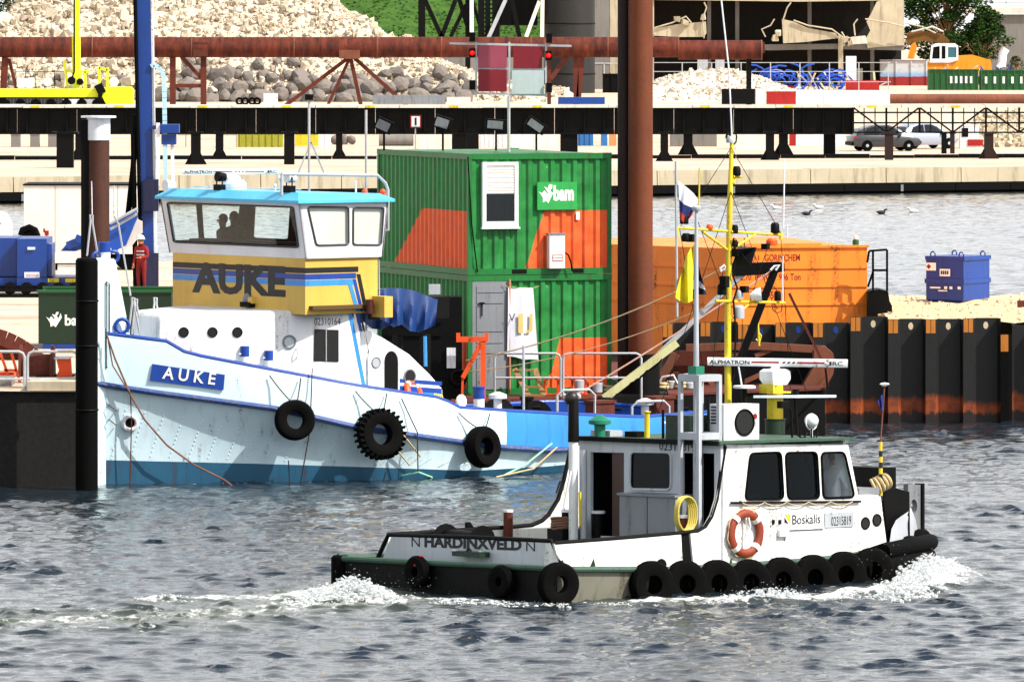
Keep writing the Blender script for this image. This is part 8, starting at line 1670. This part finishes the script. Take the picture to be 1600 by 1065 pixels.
# yellow mast with cross arms
ym = CB + .15; xm_ = kp(1138, 600, y=ym).x; yz = lambda v: kp(1140, v, y=ym).z; top = kp(1143.5, 212, y=ym)
ymast = kadd('yellow_mast', MB().tube([(xm_, ym, RT), kp(1137, 520, y=ym), kp(1140, 330, y=ym), top], [.062, .06, .052, .03], 14), M_yel); kadd('whip_antenna', MB().tube([top, kp(1139, 110, y=ym), kp(1127, 0, y=ym), kp(1126, -60, y=ym)], .015, 6), M_white)
wx = KF.I.to_3x3() @ Vector((1, 0, 0))
def arm(u0, v0, u1, v1, r=.024, nm='cross_arm', m_=None): return kadd(nm, MB().tube([kp(u0, v0, y=ym - .05), kp(u1, v1, y=ym - .05)], r, 8), m_ or M_yel)
arm(1058, 356, 1136, 361); arm(1142, 362, 1222, 367); arm(1098, 362, 1136, 390, .025, 'arm_brace'); arm(1180, 366, 1146, 388, .025, 'arm_brace'); arm(1118, 470, 1226, 473, .025); arm(1172, 474, 1142, 498, .022, 'arm_brace'); arm(1058, 370, 1058, 356, .03, 'arm_end'); arm(1220, 374, 1220, 362, .03, 'arm_end'); arm(1146, 276, 1158, 276, .025, 'lamp_arm'); arm(1146, 286, 1150, 278, .02, 'lamp_arm')
def nav(u, v, r, h, m_=None): p = kp(u, v, y=ym - .05); o = kadd('navigation_lamp', MB().lathe([(r, -h / 2), (r * 1.05, -h / 2 + .02), (r * 1.05, h / 2 - .04), (r * .7, h / 2)], p, (0, 0, 1), 14), m_ or M_blk); return o
nav(1151, 267, .07, .17); nav(1069, 343, .075, .16); nav(1148, 358, .06, .16); nav(1211, 356, .075, .19); nav(1109, 354, .06, .08, M_orange); nav(1072, 371, .08, .15); nav(1148, 380, .06, .12); nav(1206, 378, .10, .13, M_orange); nav(1215, 462, .06, .18); nav(1128, 452, .08, .2); nav(1141, 218, .07, .12, M_lgrey); nav(1155, 460, .07, .16, M_lgrey); nav(1154, 487, .10, .24, M_lgrey)
kadd('searchlight', MB().lathe([(.04, 0), (.12, .12), (.13, .2)], kp(1172, 462, y=ym - .05), wx + Vector((0, 0, .1)), 14), M_white)
kadd('cable_loop', MB().tube([kp(u, v, y=ym - .08) for u, v in ((1206, 474), (1208, 484), (1214, 489), (1221, 486), (1222, 476), (1214, 482), (1210, 474))], .012, 5), paint('rust_cable', '#8a3a1a', .7))
for u, v0, v1 in ((1224, 356, 248), (1230, 372, 352), (1223, 472, 400)): arm(u, v0, u + 2 if v1 < 300 else u, v1, .012, 'whip_antenna', M_white)
arm(1058, 495, 1056, 252, .022, 'flag_staff', M_lgrey)
kadd('mast_hook', MB().tube([kp(u, v, y=ym) for u, v in ((1146, 226), (1150, 222), (1151, 214), (1150, 210))], .014, 6).torus(kp(1138, 214, y=ym), (0, 1, 0), .05, .02, 14, 6), M_blk, ymast)
for a_, b_ in (((1143, 230), (1062, 356)), ((1143, 232), (1220, 364)), ((1142, 300), (1030, 640)), ((1142, 300), (1290, 690)), ((1062, 358), (1100, 584)), ((1220, 368), (1240, 690)), ((1090, 345), (1137, 470)), ((1148, 372), (1215, 455)), ((1204, 372), (1172, 470)), ((1130, 420), (1112, 584)), ((1160, 480), (1158, 600))): arm(*a_, *b_, .006, 'rigging_wire', M_blk)
kadd('cable_bundle', MB().tube([kp(u, v, y=ym - .1) for u, v in ((1146, 372), (1150, 400), (1145, 430), (1152, 450), (1146, 470), (1150, 520), (1146, 590))], .018, 6), M_blk, ymast)
for u, v, w2, h2 in ((1132, 440, .16, .2), (1163, 452, .14, .12), (1184, 462, .1, .16), (1196, 385, .12, .1), (1080, 372, .14, .14), (1150, 395, .1, .14)): kadd('deck_light', MB().box(kp(u, v, y=ym - .12), (w2, .12, h2), 20), M_blk)
# radar reflector: an octahedron of plates
cr_ = kp(1163, 400, y=ym - .1); rr = .27; v6 = [cr_ + Vector(d) * rr for d in ((.55, -.6, .45), (-.75, .1, .5), (.1, .8, .4), (-.45, -.45, -.75), (.75, .2, -.4), (-.1, .5, -.8))]
mb = MB(); d3 = [Vector((.55, -.6, .58)), Vector((.83, .3, -.47)), Vector((.1, .74, .66))]; d3 = [v.normalized() for v in d3]; oc = [cr_ + d * rr for d in d3] + [cr_ - d * rr for d in d3]
mb.add(oc, [(0, 1, 2), (0, 5, 1), (3, 2, 4), (3, 4, 5), (0, 2, 4), (1, 5, 3)][:6]); mb.add(oc, [(0, 1, 3, 4), (0, 2, 3, 5), (1, 2, 4, 5)]); kadd('radar_reflector', mb, paint('dark_reflector', '#2c2d30', .45, metal=.5), smooth=0); arm(1163, 372, 1163, 395, .01, 'reflector_line', M_blk)
# bow structure
kx = lambda u, v, y: kp(u, v, y=y)
kadd('bow_knee', MB().prism([kx(u, v, .9) for u, v in ((1380, 772), (1400, 762), (1421, 768), (1422, 838), (1396, 852), (1388, 850))], (0, .9, 0)), M_blk)
gp = [(kx(u, v, 1.9).x, kx(u, v, 1.9).z) for u, v in ((1418, 836), (1419, 756), (1442, 757), (1443, 762), (1442, 834))]; gh = ell(kx(1428, 791, 1.9).x, kx(1428, 791, 1.9).z, .085, .13, 16); kadd('push_plate', MB().plate(gp, [gh], lambda x, z: (x, 1.9, z), (0, .12, 0)), M_grey); kadd('push_plate_edge', MB().span((kx(1440, 0, 1.88).x, 1.86, kx(1440, 838, 1.88).z), (kx(1443.5, 0, 1.88).x, 2.06, kx(1440, 755, 1.88).z)), M_blk)
kadd('push_plate', MB().plate([(x + .0, z) for x, z in gp], [gh], lambda x, z: (x - .3, BM - 1.9, z), (0, .12, 0)), M_grey)
kadd('bow_bulwark', MB().loft([[kx(u, v, yy) for u, v, yy in ((1388, 862, .35), (1393, 826, .5), (1400, 812, .6), (1408, 806, .7))], [kx(u, v, yy) for u, v, yy in ((1408, 856, .6), (1412, 825, .75), (1416, 808, .8), (1420, 798, .9))], [kx(u, v, yy) for u, v, yy in ((1424, 848, 1.0), (1426, 825, 1.1), (1426, 806, 1.1), (1423, 792, 1.2))], [kx(u, v, yy) for u, v, yy in ((1434, 838, 1.5), (1433, 825, 1.5), (1431, 812, 1.5), (1424, 794, 1.5))]]), M_lgrey)
kadd('bow_cabinet', MB().span((kx(1376, 0, 1.2).x, 1.2, rim_z(xn)), (kx(1400, 0, 1.2).x, 2.2, kx(1390, 730, 1.2).z)), M_blk); kadd('bow_step', MB().span((kx(1342, 0, .5).x, .5, zfd), (kx(1374, 0, .5).x, 1.1, kx(1360, 762, .5).z)), M_grey)
mb = MB(); 
for k in range(5): c = KF.M @ kx(1366 + k * 4.5, 760 - k * 2.2, .85); mb.torus(c, (1, .2 * k, .5), .13, .03, 18, 6)
single('rope_coil', mb, M_rope, 'pale rope heaped on the workboat fore cabin beside the striped pole', 'rope')
sp0 = kx(1376, 782, .8); st_ = Thing('striped_pole', 'yellow and black striped pole with antenna disc on the workboat bow', 'pole', KF.M @ sp0)
vv = [782, 774, 766, 757, 749, 740, 731, 722, 713, 704, 690]
for i in range(len(vv) - 1): st_.add('pole_band', MB().tube([KF.M @ kx(1376, vv[i], .8), KF.M @ kx(1376 + .2, vv[i + 1], .8)], .035 if vv[i] > 704 else .03, 10), M_yel if i % 2 else M_print_blk)
st_.add('thin_rod', MB().tube([KF.M @ kx(1376, 690, .8), KF.M @ kx(1382, 604, .8)], .014, 6), M_rustl); st_.add('antenna_disc', MB().lathe([(.03, -.04), (.09, 0), (.07, .02), (.01, .03)], KF.M @ kx(1382, 600, .8), (0, 0, 1), 16), M_offw)
def flag(label, pts_top, pts_bot, y, cols, amp=.05, nm='flag', n=22, m=10, band='v'):
    """cloth between two pixel poly-lines; cols = [(upto, material)] along its height"""
    rows = []
    for j in range(m + 1):
        t_ = j / m; r_ = []
        for i in range(n + 1):
            s_ = i / n * (len(pts_top) - 1); tp_ = [interp(s_, range(len(pts_top)), [p[k] for p in pts_top]) for k in (0, 1)]; bp = [interp(s_, range(len(pts_bot)), [p[k] for p in pts_bot]) for k in (0, 1)]
            r_.append(KF.M @ kp(lerp(tp_[0], bp[0], t_), lerp(tp_[1], bp[1], t_), y=y + amp * math.sin(i / n * 9 + 3 * t_)))
        rows.append(r_)
    base_ = rows[0][0]; t = Thing(nm, label, 'flag', base_); k0 = 0
    for upto, mt, pn in cols:
        k1 = round(upto * m); t.add(pn, MB().loft(rows[k0:k1 + 1]), mt, smooth=80); k0 = k1
    return t
cl = lambda nm, c: paint(nm, c, .8, '#404040', .15, streak=False)
flag('red white and blue flag on the staff of the workboat mast arm', [(1060, 283), (1070, 290), (1084, 302), (1091, 312)], [(1062, 340), (1068, 348), (1074, 345), (1082, 335)], ym - .1, [(.5, cl('flag_white', '#dadde6'), 'white_stripe'), (.75, cl('flag_blue', '#16306e'), 'blue_stripe'), (1., cl('flag_red', '#b03a22'), 'red_stripe')])
flag('yellow flag drooping on the workboat mast', [(1085, 382), (1079, 388), (1072, 402), (1066, 422)], [(1082, 470), (1072, 474), (1062, 470), (1054, 464)], ym - .12, [(1., cl('flag_yellow', '#ddd236'), 'cloth')], .09)
flag('dark blue company flag drooping behind the yellow flag', [(1086, 384), (1090, 400), (1094, 425)], [(1078, 472), (1090, 460), (1104, 460)], ym, [(.62, cl('flag_navy', '#141c48'), 'cloth'), (.8, cl('flag_white', '#dadde6'), 'white_stripe'), (1., cl('flag_navy', '#141c48'), 'cloth')], .06)
flag('small blue pennant on the thin bow rod of the workboat', [(1382, 612), (1377, 618), (1372, 624)], [(1380, 642), (1376, 640), (1372, 628)], .8, [(1., cl('flag_royal', '#2a3c8a'), 'cloth')], .03)
# life buoy
lbp = KF.M @ kp(1165, 833, y=SY - .06); nrm = KF.M.to_3x3() @ Vector((0, -1, 0)); lb2 = Thing('lifebuoy', 'orange brown lifebuoy with white bands on the workboat side wall', 'lifebuoy', lbp); RL = 31 / F * lbp.y; lb2.add('ring', MB().torus(lbp, nrm, RL, .075, 36, 10, .8), paint('faded_orange_buoy', '#98472a', .6, '#5a2a16', .35, streak=False, scale=6)); x_, y_ = perp(nrm)
for k in range(4):
    mb = MB()
    a = k * 1.5708 + .75; c = lbp + (x_ * math.cos(a) + y_ * math.sin(a)) * RL; t_ = y_ * math.cos(a) - x_ * math.sin(a); b1 = MB().lathe([(.08, -.045), (.08, .045)], c, t_, 12, caps=False); lb2.add('white_band', b1, M_print_wht)
mb = MB(); mb.tube([lbp + (x_ * math.cos(a) + y_ * math.sin(a)) * (RL + .08 + .02 * math.sin(a * 8)) for a in [i * .2 for i in range(32)]], .012, 5, closed=True); lb2.add('grab_line', mb, M_rope); mb = MB(); mb.tube([lbp + Vector((0, 0, RL * .9)), lbp + Vector((.03, 0, .05)), lbp + Vector((-.02, 0, -.12)), lbp + Vector((.02, 0, -.25))], .022, 6); mb.tube([lbp + Vector((.05, -.02, RL * .8)), lbp + Vector((.08, -.02, .12)), lbp + Vector((.0, -.02, .0))], .02, 6); lb2.add('line_hank', mb, M_print_wht)
# tyre fenders
KR = KF.M.to_3x3(); lab_ = 'black car tyre fender hung in the row along the white workboat side'; grp_ = 'tyre fenders along the workboat side'
xt0, xt1 = kp(1018, 912, y=-.12).x, kp(1420, 880, y=.4).x
us = [1018, 1070, 1120, 1170, 1220, 1270, 1318, 1362]
for i, u in enumerate(us):
    v = interp(u, [1018, 1180, 1290, 1375], [913, 910, 901, 890]); p = kp(u, v, y=-.14); n = KR @ Vector((-.25, -1, .05)); tyre('tyre_fender', lab_, KF.M @ p, n, .40, .26, 0, grp_, hub=.40)
for u, v, y in ((1398, 878, .22), (1422, 868, .7), (1440, 857, 1.25)): p = kp(u, v, y=y); n = KR @ Vector((.5, -1, .05)); tyre('tyre_fender', lab_, KF.M @ p, n, .35, .24, 0, grp_, hub=.42)
p = kp(872, 912, y=-.14); tyre('tyre_fender', 'single black tyre fender at the stern corner of the white workboat', KF.M @ p, KR @ Vector((-.3, -1, 0)), .36, .26, hub=.40)
for u, v, l in ((652, 893, 'dark tyre fender on the workboat transom tied with red rope'), (783, 908, 'dark tyre fender on the workboat transom nearer the stern corner')): p = kp(u, v, x=-.13); tyre('tyre_fender', l, KF.M @ p, KR @ Vector((-1, 0, 0)), .27, .18, hub=.3)
mb = MB(); a, b = KF.M @ kp(656, 868, x=-.1), KF.M @ kp(648, 884, x=-.2); mb.tube([a, a.lerp(b, .5) + Vector((.03, 0, .02)), b], .03, 6); mb.tube([a + Vector((.05, 0, 0)), b + Vector((.03, 0, .02))], .025, 6); single('red_rope', mb, M_red, 'red rope lashing on the workboat transom rim', 'rope')
# skipper
sk_ = KF.M @ Vector((XFr - .62, SY + .55, zdk + .1)); q = KF.uv((XFr - .62, SY + .55, zdk + .1 + 1.3))
person('skipper in white shirt and dark trousers standing behind the workboat front side window', KF.M @ Vector((kp(1302, 740, y=SY + .45).x, SY + .45, zdk + .1)), R(-48), dict(lel=(-.27, .08, 1.14), lwr=(-.16, .30, 1.10), lha=(-.13, .38, 1.10), rel=(.27, .08, 1.14), rwr=(.16, .30, 1.10), rha=(.13, .38, 1.10)), top='#dfe2e4', legs='#161a22', scale=1.0)
# ------------------------------------------------------------------ foam thrown up by the workboat: lumps and drops, nobody could count them
def foam_mat():
    s = NT('white_foam'); n = s.noise(s.coord('Object'), 9, 6, .75); c = s.mix(s.ramp(n, .35, .65), (.62, .68, .70, 1), (.90, .92, .92, 1)); s.princ(c, .6, 0, .3); s.bump(n, .7, .06); n2 = s.noise(s.coord('Object'), 22, 4, .7); s.l(s.ramp(n2, .40, .62), s.p.inputs['Alpha']); return s.m
M_foam = foam_mat()
def splash(name, line, height, width, n, seed, lump=.06, drops=160, spread=.5):
    rg = np.random.default_rng(seed); pl = [G(u, v) for u, v in line]; mb = MB(); bm = bmesh.new(); bmesh.ops.create_icosphere(bm, subdivisions=1, radius=1); iv = [v.co.copy() for v in bm.verts]; ifs = [[v.index for v in f.verts] for f in bm.faces]; bm.free()
    def at(t): k = t * (len(pl) - 1); i = min(int(k), len(pl) - 2); return pl[i].lerp(pl[i + 1], k - i)
    for i in range(n):
        t = rg.random(); hh = interp(t, np.linspace(0, 1, len(height)), height); p = at(t); z = hh * rg.random() ** 1.6; w_ = interp(t, np.linspace(0, 1, len(width)), width) * (1 - .6 * z / max(hh, .01)); r = lump * rg.uniform(.5, 1.6) * (1 - .55 * z / max(hh, .01))
        c = p + Vector((rg.normal() * w_ * .5, rg.normal() * w_, z * .85)); sx, sy, sz = rg.uniform(.8, 2.2), rg.uniform(.7, 1.2), rg.uniform(.5, 1.1); a = rg.normal() * .4
        mb.add([c + Vector(((v.x * sx * math.cos(a) - v.z * sz * math.sin(a)) * r, v.y * sy * r, (v.x * sx * math.sin(a) + v.z * sz * math.cos(a)) * r)) * (1 + .25 * math.sin(9 * v.x + i)) for v in iv], ifs)
    for i in range(drops):
        t = rg.random(); hh = interp(t, np.linspace(0, 1, len(height)), height); p = at(t) + Vector((rg.normal() * spread, rg.normal() * spread, hh * rg.uniform(.4, 1.35))); r = rg.uniform(.003, .008); mb.add([p + Vector(v) * r for v in ((1, 0, 0), (-1, 0, 0), (0, 1, 0), (0, -1, 0), (0, 0, 1), (0, 0, -1))], [(0, 2, 4), (2, 1, 4), (1, 3, 4), (3, 0, 4), (2, 0, 5), (1, 2, 5), (3, 1, 5), (0, 3, 5)])
    return single(name, mb, M_foam, kind='stuff', smooth=60)
splash('stern_foam', [(470, 942), (510, 938), (548, 932), (580, 934), (615, 940)], [.05, .25, .42, .25, .06], [.5, .5, .4, .4, .3], 2800, 1, .036, 220)
splash('bow_wave_foam', [(1398, 936), (1425, 926), (1452, 912), (1478, 900), (1500, 898)], [.22, .45, .6, .35, .06], [.4, .5, .5, .4, .3], 3200, 2, .04, 220)
splash('side_foam', [(1085, 941), (1130, 939), (1180, 938), (1225, 937), (1260, 936)], [.04, .10, .22, .26, .08], [.25, .25, .25, .25, .2], 900, 3, .026, 160, .25)
splash('side_foam', [(1280, 937), (1320, 935), (1345, 934), (1370, 934)], [.05, .16, .12, .05], [.25, .25, .25, .2], 500, 4, .026, 90, .25)
splash('side_foam', [(680, 941), (760, 943), (850, 945), (960, 945), (1060, 943)], [.03, .05, .05, .05, .03], [.2, .2, .2, .2, .2], 400, 5, .022, 40, .2)
splash('wake_crest_foam', [(212, 941), (235, 938), (260, 936), (280, 938), (300, 940)], [.03, .06, .14, .08, .03], [.25, .25, .25, .25, .2], 220, 6, .024, 30, .2)
